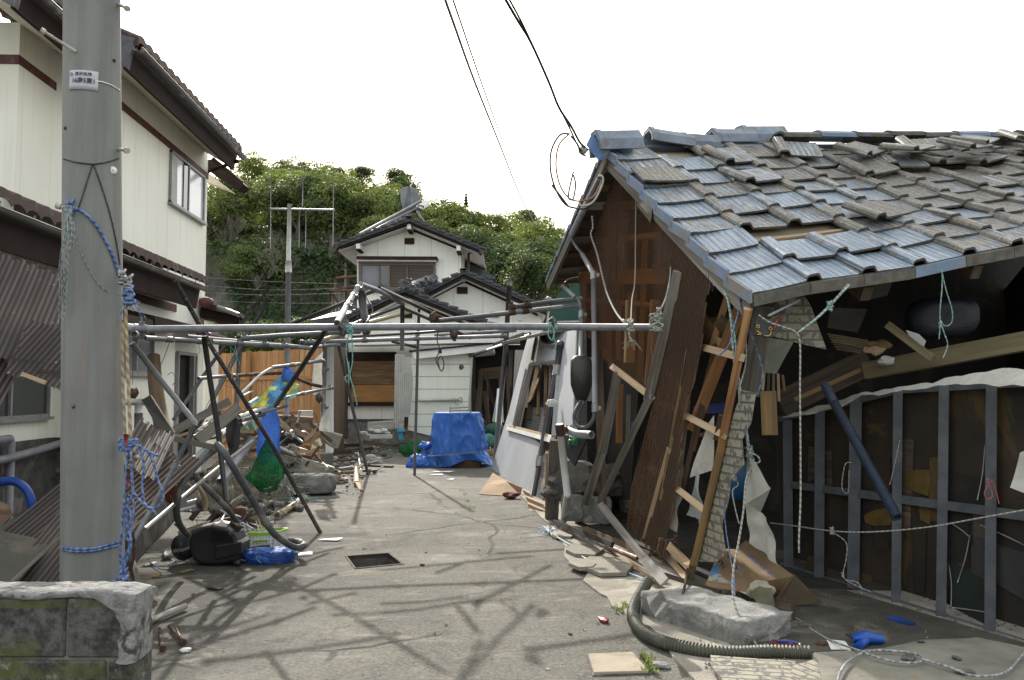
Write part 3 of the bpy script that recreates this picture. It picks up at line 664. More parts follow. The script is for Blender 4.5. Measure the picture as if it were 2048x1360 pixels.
# ================================================================ far house
def pz(pts, Y): return [at(x, y, Y) for x, y in pts]
YB = V((0,1,0))
HR = thing('far_house', 'white gabled two storey house with boarded ground floor window at the lane end', 'house', (-5, 27.5, 0))
def gable(par, A, Lp, Rp, Y, dep, th, wall, wallto, over=.7, vent=None, inner=True):
    a, l, r = at(*A, Y), at(*Lp, Y), at(*Rp, Y); dz = V((0,0,-th))
    for nm, e, sgn in (('roof', l, -1), ('roof', r, 1)):
        m = MB(); m.prism([a, e, e+V((0,0,-.10)), a+V((0,0,-.10))], YB*dep)
        d = (e-a); n_ = V((-d.z, 0, d.x)).normalized(); n_ = n_ if n_.z > 0 else -n_
        k = int(d.length/.27)
        for i in range(k+1):                    # verge tile caps
            c = a+d*(i/k)+n_*.02; m.box(c+V((0,.1,0)), d.normalized()*.12+n_*.025, n_*.035, V((0,.16,0)))
        rf_ = m.build(nm, roof_g, par)
        m = MB(); m.prism([a+V((0,.06,-.10)), e+V((0,.06,-.10)), e+V((0,.06,-th)), a+V((0,.06,-th))], YB*.05); m.build('bargeboard', brownp, par)
        m = MB(); m.prism([a+V((0,.3,-th)), e+V((0,.3,-th)), e+V((0,.3,-th-.03)), a+V((0,.3,-th-.03))], YB*(dep-.4)); m.build('soffit', whitep, par)
    Yw = Y+over; q = pz(wall, Yw)+[at(*p, Yw) for p in wallto]
    m = MB(); m.prism(q, YB*(dep-1.2)); m.build('wall', m_far, par)
    if inner:                                   # second trim band lying on the wall under the soffit
        tp = at(*wall[1], Yw); lw = at(*wall[0], Yw); rw = at(*wall[2], Yw)
        k_ = 16
        for e, x_ in ((l, wall[0][0]), (r, wall[2][0])):
            ex = Lp if e is l else Rp; f_ = (x_-A[0])/(ex[0]-A[0]); tp = at(A[0], A[1]+k_, Yw-.04); e = at(x_, lerp(A[1], ex[1], f_)+k_, Yw-.04)
            m = MB(); m.prism([tp, e, e+V((0,0,-.12)), tp+V((0,0,-.12))], V((0,.1,0))); m.build('trim_board', brownp, par)
    if vent:
        x0, y0, x1, y1 = vent; m = MB(); m.prism(pz([(x0,y0),(x1,y0),(x1,y1),(x0,y1)], Yw-.06), YB*.08); v_ = m.build('vent', brownp, par)
    return Yw
# upper storey
Yw = gable(HR, (818,436), (673,488), (965,496), 27, 7.5, .17, [(714,492),(818,449),(922,496)], [(922,640),(714,640)], .8, (809,476,828,488))
for x, y in ((818,450),(716,489),(917,493)):
    m = MB(); m.prism(pz([(x-4,y-2),(x+4,y-2),(x+4,y+8),(x-4,y+8)], 27.12), YB*.7); m.build('beam_end', whitep, HR)
    m = MB(); m.prism(pz([(x-4,y+8),(x+4,y+8),(x+4,y+11),(x-4,y+11)], 27.12), YB*.7); m.build('beam_foot', brownp, HR)
m = MB(); m.prism(pz([(713,512),(874,513),(874,519),(713,518)], Yw-.4), YB*.41); m.build('window_hood', brownp, HR)
m = MB(); m.prism(pz([(714,519),(872,520),(872,523),(714,522)], Yw-.3), YB*.31); m.build('hood_trim', whitep, HR)
m = MB()
for q in ([(717,524),(871,525),(871,531),(717,530)], [(717,530),(723,530),(723,585),(717,585)], [(866,531),(871,531),(871,585),(866,585)], [(717,574),(871,574),(871,584),(717,584)], [(757,530),(760,530),(760,574),(757,574)], [(777,530),(780,530),(780,574),(777,574)], [(813,530),(815,530),(815,574),(813,574)]):
    m.prism(pz(q, Yw-.1), YB*.11)
wf = m.build('window', M('brown_window_frame', (.13,.095,.075), (.10,.075,.06), sc=4, rough=.5), HR)
m = MB(); m.prism(pz([(722,529),(758,529),(758,575),(722,575)], Yw-.03), YB*.04); m.build('pane', M('greyish_pane', (.20,.21,.24), (.15,.16,.18), sc=1.5, rough=.1, bump=0), wf)
m = MB(); m.prism(pz([(759,529),(778,529),(778,575),(759,575)], Yw-.035), YB*.04); m.build('open_gap', glassd, wf)
m = MB(); m.prism(pz([(779,529),(867,529),(867,575),(779,575)], Yw-.05), YB*.06); m.build('shutter', m_shut, wf)
# gutters on both sides
for (x0,y0,x1,y1) in ((673,492,690,560),(962,503,945,530)):
    m = MB(); m.tube([at(x0,y0,26.9), at(x0,y0,34)], .07, 8); m.tube([at(x0,y0+6,27.2), at((x0+x1)/2,y1-30,27.5), at(x1+(6 if x0<800 else -8), y1-22,28), at(x1+(6 if x0<800 else -8), y1+60,28)], .045, 6); m.build('gutter', M('rusty_brown_gutter', (.09,.045,.035), (.06,.035,.028), rough=.6), HR)
m = MB(); m.prism(pz([(925,520),(990,552),(990,558),(965,556),(925,535)], 30), YB*3); m.build('roof', roof_g, HR)
m = MB(); m.prism(pz([(925,535),(960,552),(960,640),(925,640)], 30.5), YB*3); m.build('wall', m_far, HR)
# lower right gable
Yw2 = gable(HR, (928,541), (838,588), (1092,616), 24.8, 3, .20, [(850,592),(928,557),(1075,622)], [(1086,650),(1086,740),(850,740)], .6, (914,574,935,587))
m = MB(); m.prism(pz([(921,552),(930,552),(930,562),(921,562)], Yw2-.3), YB*.31); m.build('beam_end', whitep, HR)
m = MB(); m.prism(pz([(980,624),(998,624),(998,634),(980,634)], Yw2-.06), YB*.07); m.build('vent', brownp, HR)
m = MB(); m.prism(pz([(1036,632),(1043,632),(1043,640),(1036,640)], Yw2-.12), YB*.13); m.build('vent_cap', whitep, HR)
m = MB(); m.prism(pz([(1026,604),(1046,609),(1046,616),(1026,612)], Yw2-.5), YB*.2); m.build('beam_end', whitep, HR)
# lower left gable (entrance wing)
Yw3 = gable(HR, (808,576), (694,632), (985,648), 22.6, 2.4, .20, [(705,636),(808,592),(960,648)], [(960,880),(690,880),(690,640)], .6, (808,625,824,636))
m = MB(); m.prism(pz([(808,592),(816,592),(816,602),(808,602)], Yw3-.3), YB*.31); m.build('beam_end', whitep, HR)
# ridge ornaments
for i, (x, y, Y, s_) in enumerate(((812,572,22.5,.17),(822,578,22.5,.14),(845,568,23.5,.12),(858,562,23.8,.15),(868,563,24.2,.11),(832,574,23,.12),(806,578,22.4,.10),(816,562,22.6,.09))):
    m = MB(); m.rock(at(x, y, Y), s_, s_*.8, s_*.9, i, 3, .8, flat=.3); m.build('ridge_ornament', roof_g, HR)
m = MB(); m.tube([at(818,574,22.7), at(868,556,25.5)], .13, 8, sub=0); m.build('ridge_cap', roof_g, HR)
# ground floor: boarded window, sills, corner post
YF = Yw3-.02
def fpan(nm, q, mat, off=.05, par=HR, th=.06): m = MB(); m.prism(pz(q, YF-off), YB*th); return m.build(nm, mat, par)
fpan('window_header', [(697,704),(792,704),(792,722),(697,722)], brownp, .08, th=.09)
bw = fpan('boarded_window', [(699,720),(790,720),(790,812),(699,812)], brownp, .04)
fpan('plywood_sheet', [(703,721),(789,721),(789,769),(703,769)], ply_br, .07, bw, .02)
fpan('plywood_sheet', [(703,770),(789,770),(789,804),(703,804)], ply_or, .072, bw, .02)
fpan('sill', [(696,805),(791,805),(791,812),(696,812)], brownp, .12, th=.13)
fpan('foundation', [(690,838),(960,838),(960,888),(690,888)], conc, .04)
fpan('ledge_line', [(690,838),(800,838),(800,842),(690,842)], conc_d, .07)
fpan('downpipe', [(683,676),(695,676),(694,878),(684,878)], pvcd, .35, th=.15)
fpan('pipe_bracket', [(682,697),(696,697),(696,700),(682,700)], alu, .37, th=.2)
fpan('lean_to_roof', [(700,680),(1050,676),(1050,684),(700,690)], whitep, 1.2, th=1.0)
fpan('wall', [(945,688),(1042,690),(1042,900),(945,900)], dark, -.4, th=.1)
# solar water heater on the roof
SO = thing('solar_water_heater', 'grey solar water heater tilted on the far house roof, with open tank', 'solar panel', at(790,440,28.5))
m = MB(); m.prism([at(722,466,28), at(832,408,28), at(845,400,30), at(845,406,30), at(832,415,28), at(724,471,28)], V((.1,1.6,.3)), 0); m.build('collector_panel', M('solar_glass', (.10,.11,.125), (.15,.16,.18), sc=2, rough=.35), SO)
m = MB(); m.tube([at(720,468,27.9), at(843,402,27.9)], .05, 6); m.tube([at(724,472,27.95), at(838,414,27.95)], .04, 6); m.build('frame_rail', alu, SO)
m = MB(); m.prism([at(801,378,29), at(817,371,29), at(833,378,29.3), at(842,398,29.5), at(838,412,29.4), at(806,418,29), at(801,400,29)], V((0,.25,0))); m.tube([at(818,372,28.95), at(826,415,28.95)], .035, 6); m.build('tank', M('tank_metal', (.20,.215,.225), (.13,.14,.145), sc=3, rough=.4), SO, bevel=.02)
for a, b in (((820,412),(806,436)), ((826,412),(840,438)), ((816,424),(834,424)), ((826,412),(848,444))):
    m = MB(); m.tube([at(*a,28.8), at(*b,28.6)], .045, 6); m.build('support_leg', alu, SO)
# balcony on the left of the far house
BA = thing('balcony', 'brown metal balcony frame left of the far house upper storey', 'balcony', at(690,640,28))
for a, b in (((659,581),(715,581)), ((671,556),(715,552)), ((672,577),(715,573)), ((660,581),(660,660)), ((671,556),(671,580)), ((692,580),(692,640)), ((662,583),(700,640))):
    m = MB(); m.tube([at(*a,28), at(*b,28)], .05, 6); m.build('rail', w_brown, BA)
for a in range(5): m = MB(); m.tube([at(664+a*7,583,28), at(664+a*7,640,28)], .02, 5); m.build('baluster', alu, BA)
# poles, vents around
pipe('vent_pipe', 'slim grey vent pole rising behind the far house balcony', [(691,525,28.5),(691,640,28.5)], .07, alu, 'pole')
# white lean-to shed with lid roof
SH = thing('white_shed', 'small white clapboard shed with a slanting lid roof behind the blue tarpaulin', 'shed', at(865,880,20))
YS = 20.0
m = MB(); m.prism(pz([(824,700),(942,700),(933,862),(874,875),(816,860)], YS), YB*2.2); sh_w = m.build('wall', m_clap, SH)
sh_w.rotation_euler = (0,0,0)
m = MB(); m.prism(pz([(818,858),(874,870),(934,862),(934,905),(818,905)], YS+.03), YB*2.1); m.build('foundation', conc, SH)
m = MB(); m.prism(pz([(823,704),(985,688),(986,701),(830,718)], YS-.3), YB*2.6); m.build('roof_lid', whitep, SH)
m = MB(); m.prism(pz([(818,701),(986,685),(986,688),(818,704)], YS-.34), YB*2.7); m.build('roof_edge', brownp, SH)
m = MB(); m.rock(at(923,734,YS), .055, .01, .07, 3, 2, .5); m.build('hole', glassd, SH)
m = MB(); m.tube([at(837,800,YS-.08), at(918,799,YS-.08)], .032, 10, True, 0, True); m.tube([at(856,802,YS), at(856,804,YS-.1)], .02, 6); m.tube([at(910,800,YS), at(914,808,YS-.1)], .02, 6); m.build('wall_pipe', pvcw, SH)
m = MB(); m.tube([at(919,795,YS-.1), at(924,797,YS-.1), at(922,805,YS-.1), at(918,800,YS-.1)], .012, 6, sub=3); m.build('tap', galv, SH)
m = corrpoly([at(790,709,19.5), at(822,712,19.5), at(826,755,19.5), at(824,800,19.5), at(815,856,19.5), at(789,857,19.5), at(787,845,19.5)], V((0,0,1)), .045, .008); m.build('corrugated_sheet', M('pale_scuffed_sheet', (.46,.46,.42), (.38,.38,.35), (.30,.25,.19), sc=4, rough=.7, patch=(.56,.68), psc=5), label='tall pale scuffed corrugated sheet propped beside the white shed', cat='sheet')
pipe('stub_pipe', 'short brown pipe stub standing beside the blue bin', [(811,875,19),(813,834,19)], .09, rust, 'pipe')
# dark open store right of shed
DS = thing('dark_store', 'dark open storeroom with low tiled roof between the white shed and leaning panel', 'storeroom', at(985,900,20.5))
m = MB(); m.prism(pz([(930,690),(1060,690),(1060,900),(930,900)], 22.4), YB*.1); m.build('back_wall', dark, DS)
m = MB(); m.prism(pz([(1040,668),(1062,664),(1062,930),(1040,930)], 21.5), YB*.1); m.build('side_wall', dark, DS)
m = corrpoly([at(938,712,19.6), at(1048,672,18.6), at(1060,668,22), at(938,705,22.5)], at(1048,672,18.6)-at(938,712,19.6), .2, .03); m.build('roof', roof_g, DS)
m = MB(); m.prism(pz([(936,704),(1048,664),(1050,676),(938,716)], 20), YB*.06); m.build('roof_edge', w_grey, DS)
for i, (a, b, w_, mt) in enumerate((((947,700),(946,900),.10,w_dark), ((962,740),(955,890),.12,w_brown), ((1000,740),(1002,900),.09,w_dark), ((1022,700),(1016,880),.1,w_grey), ((975,760),(1010,890),.08,w_dark))):
    m = MB(); m.board(at(*a,21.2), at(*b,21.2), w_, .08); m.build('post', mt, DS)
m = MB(); m.board(at(968,748,21), at(1003,744,21), .28, .03); m.build('label_board', w_yel, DS)
plank('white_board', 'tall white plank leaning in the dark storeroom', (1001,778,19.5), (996,862,19.2), .16, .02, whitep, 'board')
m = MB(); m.prism(pz([(996,776),(1004,776),(1008,845),(984,843)], 19.8), YB*.02); m.build('pale_board', whitec, label='pale tapered panel beside the black post in the storeroom', cat='panel')
for i in range(14):
    x = rnd.uniform(945,1040); m = MB(); a = at(x, rnd.uniform(730,800), 20.6); b = at(x+rnd.uniform(-20,20), 890, 20.2); m.board(a, b, rnd.uniform(.04,.12), .03)
    m.build('store_lumber', [w_dark, w_brown, dark, w_grey][i%4], label='stick of dark lumber leaning in the back storeroom', cat='lumber', group='lumber leaning in the back storeroom')
for i, (x, y, mt, l) in enumerate(((990,858,greenp,'dark green bundle by the tarpaulin'),(975,880,m_tealc,'teal net heap right of the tarpaulin'),(1000,885,conc_d,'round brown pot right of the tarpaulin'),(985,905,cardb,'flattened brown carton right of the tarpaulin'))):
    m = MB(); m.rock(at(x,y,19), .22, .18, .16, i+20, 2, .4, sm=True); m.build('heap', mt, label=l, cat='heap')
m = MB(); m.prism([at(620,640,24), at(700,627,24), at(706,648,24), at(620,668,24)], V((0,3,.5))); m.build('roof', roof_g, label='low grey tiled roof corner seen behind the black frame pipes, left of the gables', cat='roof')
# green awning
AW = thing('green_awning', 'dark green awning box between the far house and the collapsed shed', 'awning', at(1120,640,13))
m = MB(); m.prism(pz([(1118,585),(1170,560),(1175,645),(1096,645),(1100,618)], 13), YB*1.0); m.build('canvas', greenp, AW)
m = MB(); m.tube([at(1096,646,12.95), at(1170,644,12.95)], .03, 6); m.build('frame', alu, AW)
m = MB(); m.lathe(at(1097,600,14), V((0,0,1)), [(-.25,.03),(0,.03),(0,.1),(.06,.02)], 10); m.build('roof_vent', alu, label='small shiny mushroom vent beside the green awning', cat='vent')
# overhead wires
def wire(label, pts, r=.012, mat=blackpl, name='overhead_wire'): 
    m = MB(); m.tube([at(*p) for p in pts], r, 6, False, 6); return m.build(name, mat, label=label, cat='wire')
wire('left twisted overhead wire running down to the far trees', [(880,-30,9),(905,40,10),(950,165,13),(1000,290,19),(1040,390,28),(1073,456,40)], .020)
wire('thin overhead wire just right of the twisted one', [(896,-30,9),(925,55,10.5),(968,180,14),(1015,310,21),(1045,390,29),(1068,446,40)], .014)
for i, (a, b, y2) in enumerate(((555,563,568),(570,580,576),(585,590,586),(600,606,606))):
    wire('%s of four thin lines strung across the rock face' % ['topmost','second highest','third highest','lowest'][i], [(402,a,26),(540,b,26),(690,y2,26)], .0045, galv2, 'cliff_wire')
# antenna
AN = thing('tv_antenna', 'tall white mast with a wide horizontal antenna boom above the fence', 'antenna', gd(572,930))
m = MB(); Ya = 16.2; m.tube([at(572,935,Ya), at(577,525,Ya)], .055, 12); m.build('mast', whitep if 0 else pvc, AN)
m = MB(); m.tube([at(577,545,Ya), at(577,522,Ya)], .062, 12); m.tube([at(577,530,Ya), at(579,408,Ya)], .042, 10); m.build('upper_mast', pvcw, AN)
m = MB(); m.tube([at(541,418,Ya), at(668,420,Ya)], .022, 8); m.build('boom', alu, AN)
for x, y0, y1 in ((542,338,497),(606,352,418),(599,420,496),(612,420,496),(667,335,492)): m = MB(); m.tube([at(x,y0,Ya), at(x-1,y1,Ya)], .009, 6); m.build('rod', alu, AN)

# ================================================================ wooden fence
FN = thing('cedar_fence', 'tall orange cedar board fence with darker side return at the lane end', 'fence', at(560,860,18))
def fencerun(a, b, z0a, mat, nm, w_=.15):
    A, B = a, b; d = V((B.x-A.x, B.y-A.y, 0)); L = d.length; d.normalize(); n = int(L/w_); m = MB()
    for i in range(n):
        t_ = (i+.5)/n; top = lerp(A.z, B.z, t_)+rnd.uniform(-.01,.01); c = lerp(A, B, t_); c = V((c.x, c.y+rnd.uniform(-.008,.008), top/2)); sd = d.cross(V((0,0,1)))
        u0 = rnd.uniform(0, 9)
        b4 = len(m.f); m.box(c, V((0,0,top/2)), d*(L/n/2-.005), sd*.009)
        for q in range(b4, len(m.f)): m.uv[q] = [(u+u0, v+u0*3) for u, v in m.uv[q]]
    m.build(nm, mat, FN)
    for zz in (.35, 1.05, 1.75):
        m = MB(); sd = d.cross(V((0,0,1))); sd = sd if sd.y < 0 else -sd
        m.board(V((A.x,A.y,zz))+sd*.03, V((B.x,B.y,zz))+sd*.03, .07, .035, V((0,0,1))); m.build('rail', mat, FN)
    return d
fencerun(at(425,708,19), at(645,696,17.5), 0, w_fence, 'board_panel')
fencerun(at(646,692,17.5), at(690,694,21.0), 0, w_fence2, 'board_panel')
for x, y, Y in ((500,702,18.4),(640,690,17.4)): m = MB(); p = at(x,y,Y); m.box(V((p.x,p.y-.08,p.z/2)), V((0,0,p.z/2)), V((.05,0,0)), V((0,.04,0))); m.build('post', w_fence, FN)
pipe('grey_post', 'stout cream grey pipe post standing at the right end of the cedar fence', [(660,690,16.8),(659,905,16.8)], .16, M('cream_post', (.50,.49,.45), (.42,.41,.38), sc=3, rough=.7), 'post', n=16)
for i in range(5):
    tt = [(620,680),(560,690),(515,683),(465,690),(440,678)][i]; p = at(tt[0], tt[1], 20+i*.3)
    tree(p.x, p.y, .8, [1,0,1,0,1][i], ['dark shrub right of the antenna mast behind the cedar fence','green shrub behind the cedar fence left of the mast','dark shrub behind the middle of the cedar fence','green shrub behind the cedar fence near the black pipes','dark shrub behind the left end of the cedar fence'][i], z=p.z-1.2)
# ================================================================ cream house on the left
LH = thing('cream_house', 'two storey cream sided house with red brown trim along the left of the lane', 'house', W(6, 12, 0))
def strip(pa, z0, z1, th=.12, nm='wall', mat=m_house, par=LH, lab=None):
    """vertical wall over a plan polyline of (L, Y)"""
    L = 0
    m = MB()
    for i in range(len(pa)-1):
        a, b = pa[i], pa[i+1]; A, B = W(*a, z0), W(*b, z0); d = (B-A); ln = d.length; n = V((0,0,1)).cross(d).normalized()
        up = V((0,0,z1-z0))
        m.face([A, B, B+up, A+up], [(L, z0), (L+ln, z0), (L+ln, z1), (L, z1)])
        m.face([A+n*th, A+up+n*th, B+up+n*th, B+n*th]); m.face([A+up, B+up, B+up+n*th, A+up+n*th]); m.face([A, A+n*th, B+n*th, B]); L += ln
    a, b = W(*pa[0], z0), W(*pa[-1], z0)
    for p, q, sg in ((pa[0], pa[1], 1), (pa[-1], pa[-2], -1)):
        A, B = W(*p, z0), W(*q, z0); n = V((0,0,1)).cross((B-A)*sg).normalized(); up = V((0,0,z1-z0)); m.face([A, A+up, A+up+n*th, A+n*th])
    return m.build(nm, mat, par, label=lab)
# plan polylines (near to far); walls are solid towards the house side
up_plan = [(9, 9.75), (5.47, 9.9), (5.47, 10.8), (4.9, 11.4), (4.9, 15.46), (9, 15.6)]
strip(up_plan, 3.0, 5.98)
strip([(5.46, 9.88), (5.46, 10.82), (4.885, 11.38), (4.885, 15.47)], 5.46, 5.57, .05, 'trim_band', redbr)
strip([(8, 9.73), (5.455, 9.885)], 5.46, 5.57, .05, 'trim_band', redbr)
def eave(L0, Y0, Y1, z, mt, Lw, zw, nm='roof', tl=m_redtile, fh=.28, rise=.42, depth=3.0, near=True, wl=.27):
    """tiled eave: wavy tiles above, fascia, soffit back to the wall, gutter with brackets"""
    G = []; n = int((Y1-Y0)/wl*8)
    for i in range(n+1):
        Y = lerp(Y0, Y1, i/n); ph = (i % 8)/8; hh = .06*abs(math.sin(ph*math.pi))**.6
        r = []
        for j in range(7):
            tt = j/6; r.append(W(L0-.05+depth*tt, Y, z+.13+rise*tt*depth+hh))
        G.append(r)
    m = MB(); m.grid(G, False)
    for i in range(n): m.face([G[i][0], G[i+1][0], G[i+1][0]+V((0,0,-.10)), G[i][0]+V((0,0,-.10))])
    for e in (0, n): m.face([G[e][0], G[e][-1], G[e][-1]+V((0,0,-.12)), G[e][0]+V((0,0,-.12))])
    rf_ = m.build(nm, tl, LH)
    m = MB(); a, b = W(L0+.03, Y0, z+.05), W(L0+.03, Y1, z+.05); m.prism([a, b, W(L0+.10, Y1, z-fh), W(L0+.10, Y0, z-fh)], V((-.04, 0, 0))); m.build('fascia', brownp, LH)
    m = MB(); m.prism([W(L0+.10, Y0, z-fh+.02), W(L0+.10, Y1, z-fh+.02), W(Lw, Y1, zw), W(Lw, Y0, zw)], V((0,0,.04))); m.build('soffit', mt, LH)
    if near:
        m = MB(); m.prism([W(L0, Y0-.01, z+.12), W(L0+.08, Y0-.01, z-fh), W(Lw+.0, Y0-.01, zw), W(Lw+1.8, Y0-.01, z+.12+rise*2.2), W(L0+.1, Y0-.01, z+.14)], V((0,.06,0))); m.build('bargeboard', M('grey_bargeboard', (.11,.11,.12), (.07,.07,.075), (.16,.16,.16), sc=9, rough=.8), LH)
    g = MB(); R_ = []
    for k in range(9):
        a_ = math.pi*(1+k/8); R_.append((math.cos(a_)*.055, math.sin(a_)*.055))
    g.grid([[W(L0-.06-c, Y, z-.02+s_) for c, s_ in R_] for Y in (Y0-.05, Y1+.05)], True)
    g.tube([W(L0-.115, Y0-.05, z-.02), W(L0-.115, Y1+.05, z-.02)], .008, 5)
    gt = g.build('gutter', M('weathered_gutter', (.09,.085,.08), (.055,.05,.045), (.17,.16,.15), sc=5, rough=.4, spec=.7), LH)
    gt.modifiers.new('s','SOLIDIFY').thickness = .004
    nb = int((Y1-Y0)/.6)
    for i in range(nb+1):
        Y = lerp(Y0+.1, Y1-.1, i/max(nb,1)); m = MB(); m.tube([W(L0-.11, Y, z+.03), W(L0-.10, Y, z-.01), W(L0-.05, Y, z-.05), W(L0, Y, z-.01), W(L0+.02, Y, z+.03)], .008, 5, sub=2); m.build('gutter_bracket', alu, gt)
white_soff = M('cream_soffit', (.60,.57,.48), (.50,.46,.36), (.40,.30,.18), sc=1.5, rough=.8, patch=(.6,.75))
eave(4.25, 10.35, 15.25, 5.86, white_soff, 4.9, 5.93)
eave(4.81, 8.75, 10.5, 5.9, white_soff, 5.47, 5.96)
eave(4.25, 5.4, 13.3, 3.14, w_dark, 4.9, 3.35, rise=.38, depth=1.4, fh=.34)
# second roof pieces past the corner
m = MB(); m.prism(pz([(409,320),(432,318),(490,370),(476,380),(409,336)], 16.4), YB*.35); m.build('fascia', brownp, LH)
m = MB(); m.prism(pz([(409,340),(461,381),(409,362)], 16.3), YB*.35); m.build('soffit', white_soff, LH)
m = MB(); m.tube([at(425,318,15.9), at(484,366,15.9)], .045, 8); m.tube([at(411,345,15.6), at(475,322,15.2)], .035, 8); m.build('gutter', brownp, LH)
m = MB(); m.prism(pz([(402,602),(482,624),(482,634),(402,614)], 15.0), V((-.4,1.6,.02))); m.build('roof', m_redtile, LH)
m = MB(); m.prism(pz([(402,613),(478,634),(478,648),(402,635)], 15.1), V((-.4,1.5,0))); m.build('fascia', brownp, LH)
m = MB(); m.tube([at(436,614,14.8), at(478,630,14.6)], .04, 8, True, 0, True); m.build('gutter', alu, LH)
m = MB(); m.rock(at(412,604,14.8), .13, .12, .1, 2, 2, .3, sm=True); m.build('ridge_end', redbr, LH)
# ground floor
strip([(5.47, 4.5), (5.47, 11.0), (4.75, 11.05), (4.75, 13.5), (4.9, 13.52), (4.9, 13.98)], .87, 3.2)
strip([(5.45, 4.5), (5.45, 11.02), (4.74, 11.04), (4.74, 13.5)], 0, .87, .14, 'foundation', conc_d)
strip([(4.9, 13.98), (4.9, 14.92)], 2.12, 3.2); strip([(4.9, 14.92), (4.9, 15.46)], 0, 3.2)
m = MB(); m.prism(pz([(401,632),(430,640),(428,905),(401,905)], 15.7), YB*.2); m.build('wall', m_house, LH)
strip([(4.735, 11.5), (4.735, 13.5)], 2.76, 2.88, .03, 'trim_band', redbr)
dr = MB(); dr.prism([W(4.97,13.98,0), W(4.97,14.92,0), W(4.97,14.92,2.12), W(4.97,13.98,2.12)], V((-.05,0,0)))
dr = dr.build('door_opening', M('dim_interior', (.018,.014,.010), (.01,.008,.006), sc=2), LH)  # dark slab fills the doorway: unlit room's shade put into the colour
m = MB()
for a, b in (((13.98,0),(13.98,2.12)), ((14.92,0),(14.92,2.12)), ((13.98,2.12),(14.92,2.12)), ((14.78,0),(14.78,2.1))): m.board(W(4.88,*a), W(4.88,*b), .06, .08, V((0,1,0)) if a[0]==b[0] else V((0,0,1)))
m.build('door_frame', alu, LH)
# awnings
m = MB(); m.prism([W(4.35,13.4,2.42), W(4.35,15.0,2.42), W(4.9,15.0,2.6), W(4.9,13.4,2.6)], V((0,0,.04))); m.build('door_awning', M('purple_grey_awning', (.16,.15,.19), (.12,.11,.14), sc=4, rough=.5), LH)
m = MB(); m.prism([W(4.34,13.4,2.34), W(4.34,15.0,2.34), W(4.34,15.0,2.44), W(4.34,13.4,2.44)], V((-.03,0,0))); m.build('awning_edge', redbr, LH)
m = MB(); m.prism([W(4.15,11.0,2.42), W(4.15,13.3,2.42), W(4.75,13.3,2.56), W(4.75,11.0,2.56)], V((0,0,.06))); m.prism([W(4.14,11.0,2.36), W(4.14,13.3,2.36), W(4.14,13.3,2.44), W(4.14,11.0,2.44)], V((-.03,0,0))); m.build('window_awning', brownp, LH)
def win(L, Y0, Y1, z0, z1, mid=True, gl=glassd, nm='window', par=LH):
    m = MB(); e = .035
    for (ya, yb, za, zb) in ((Y0,Y1,z0,z0+e*1.3),(Y0,Y1,z1-e,z1),(Y0,Y0+e,z0,z1),(Y1-e,Y1,z0,z1)) + (((( Y0+Y1)/2-e/2,(Y0+Y1)/2+e/2,z0,z1),) if mid else ()):
        m.prism([W(L-.05,ya,za), W(L-.05,yb,za), W(L-.05,yb,zb), W(L-.05,ya,zb)], V((-.06,0,0)))
    f = m.build(nm, alu, par)
    m = MB(); m.prism([W(L-.015,Y0+e,z0+e), W(L-.015,Y1-e,z0+e), W(L-.015,Y1-e,z1-e), W(L-.015,Y0+e,z1-e)], V((-.02,0,0))); m.build('pane', gl, f)
    m = MB(); m.prism([W(L-.09,Y0-.03,z0-.03), W(L-.09,Y1+.03,z0-.03), W(L,Y1+.03,z0-.03), W(L,Y0-.03,z0-.03)], V((0,0,.04))); m.build('sill', alu, f)
    return f
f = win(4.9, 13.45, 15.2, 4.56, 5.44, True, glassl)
m = MB(); m.prism([W(4.86,13.5,4.6), W(4.86,13.75,4.6), W(4.86,13.72,5.35), W(4.86,13.5,5.4)], V((-.01,0,0))); m.build('curtain', whitec, f)
m = MB(); m.prism([W(4.865,14.08,4.6), W(4.865,14.3,4.6), W(4.865,14.3,5.4), W(4.865,14.08,5.4)], V((-.01,0,0))); m.build('dark_reflection', glassd, f)  # dark strip laid on the pane: a reflection put into the colour
win(5.47, 9.0, 10.85, 1.14, 2.2, True)
win(4.75, 11.2, 12.5, 1.72, 2.42, True, M('net_curtain_glass', (.16,.17,.18), (.12,.13,.14), rough=.1, bump=0))
m = MB(); m.tube([W(5.3,8.2,.66), W(5.28,9.0,.72), W(5.3,9.6,.70), W(5.3,11.0,.80)], .05, 12, sub=4); m.tube([W(5.36,7,.9), W(5.33,9.75,.93), W(5.33,9.78,.88), W(5.33,9.78,0)], .045, 10); m.build('drain_pipe', pvc, LH)
m = MB(); m.tube([at(243,804,11), at(292,804,11.1)], .045, 10, True, 0, True); m.tube([at(277,806,11), at(277,828,11)], .05, 10); m.build('white_drain_pipe', pvcw, LH)
m = MB(); m.tube([at(277,826,11), at(277,880,11)], .055, 10); m.build('grey_drain_pipe', pvc, LH)
rope('blue_hose', 'thick blue garden hose arching beside the foundation, far left', [(-30,972,8.2),(20,962,8.2),(48,974,8.2),(62,1000,8.2),(66,1040,8.2),(60,1080,8)], .085, bluepl, 'hose', n=10)

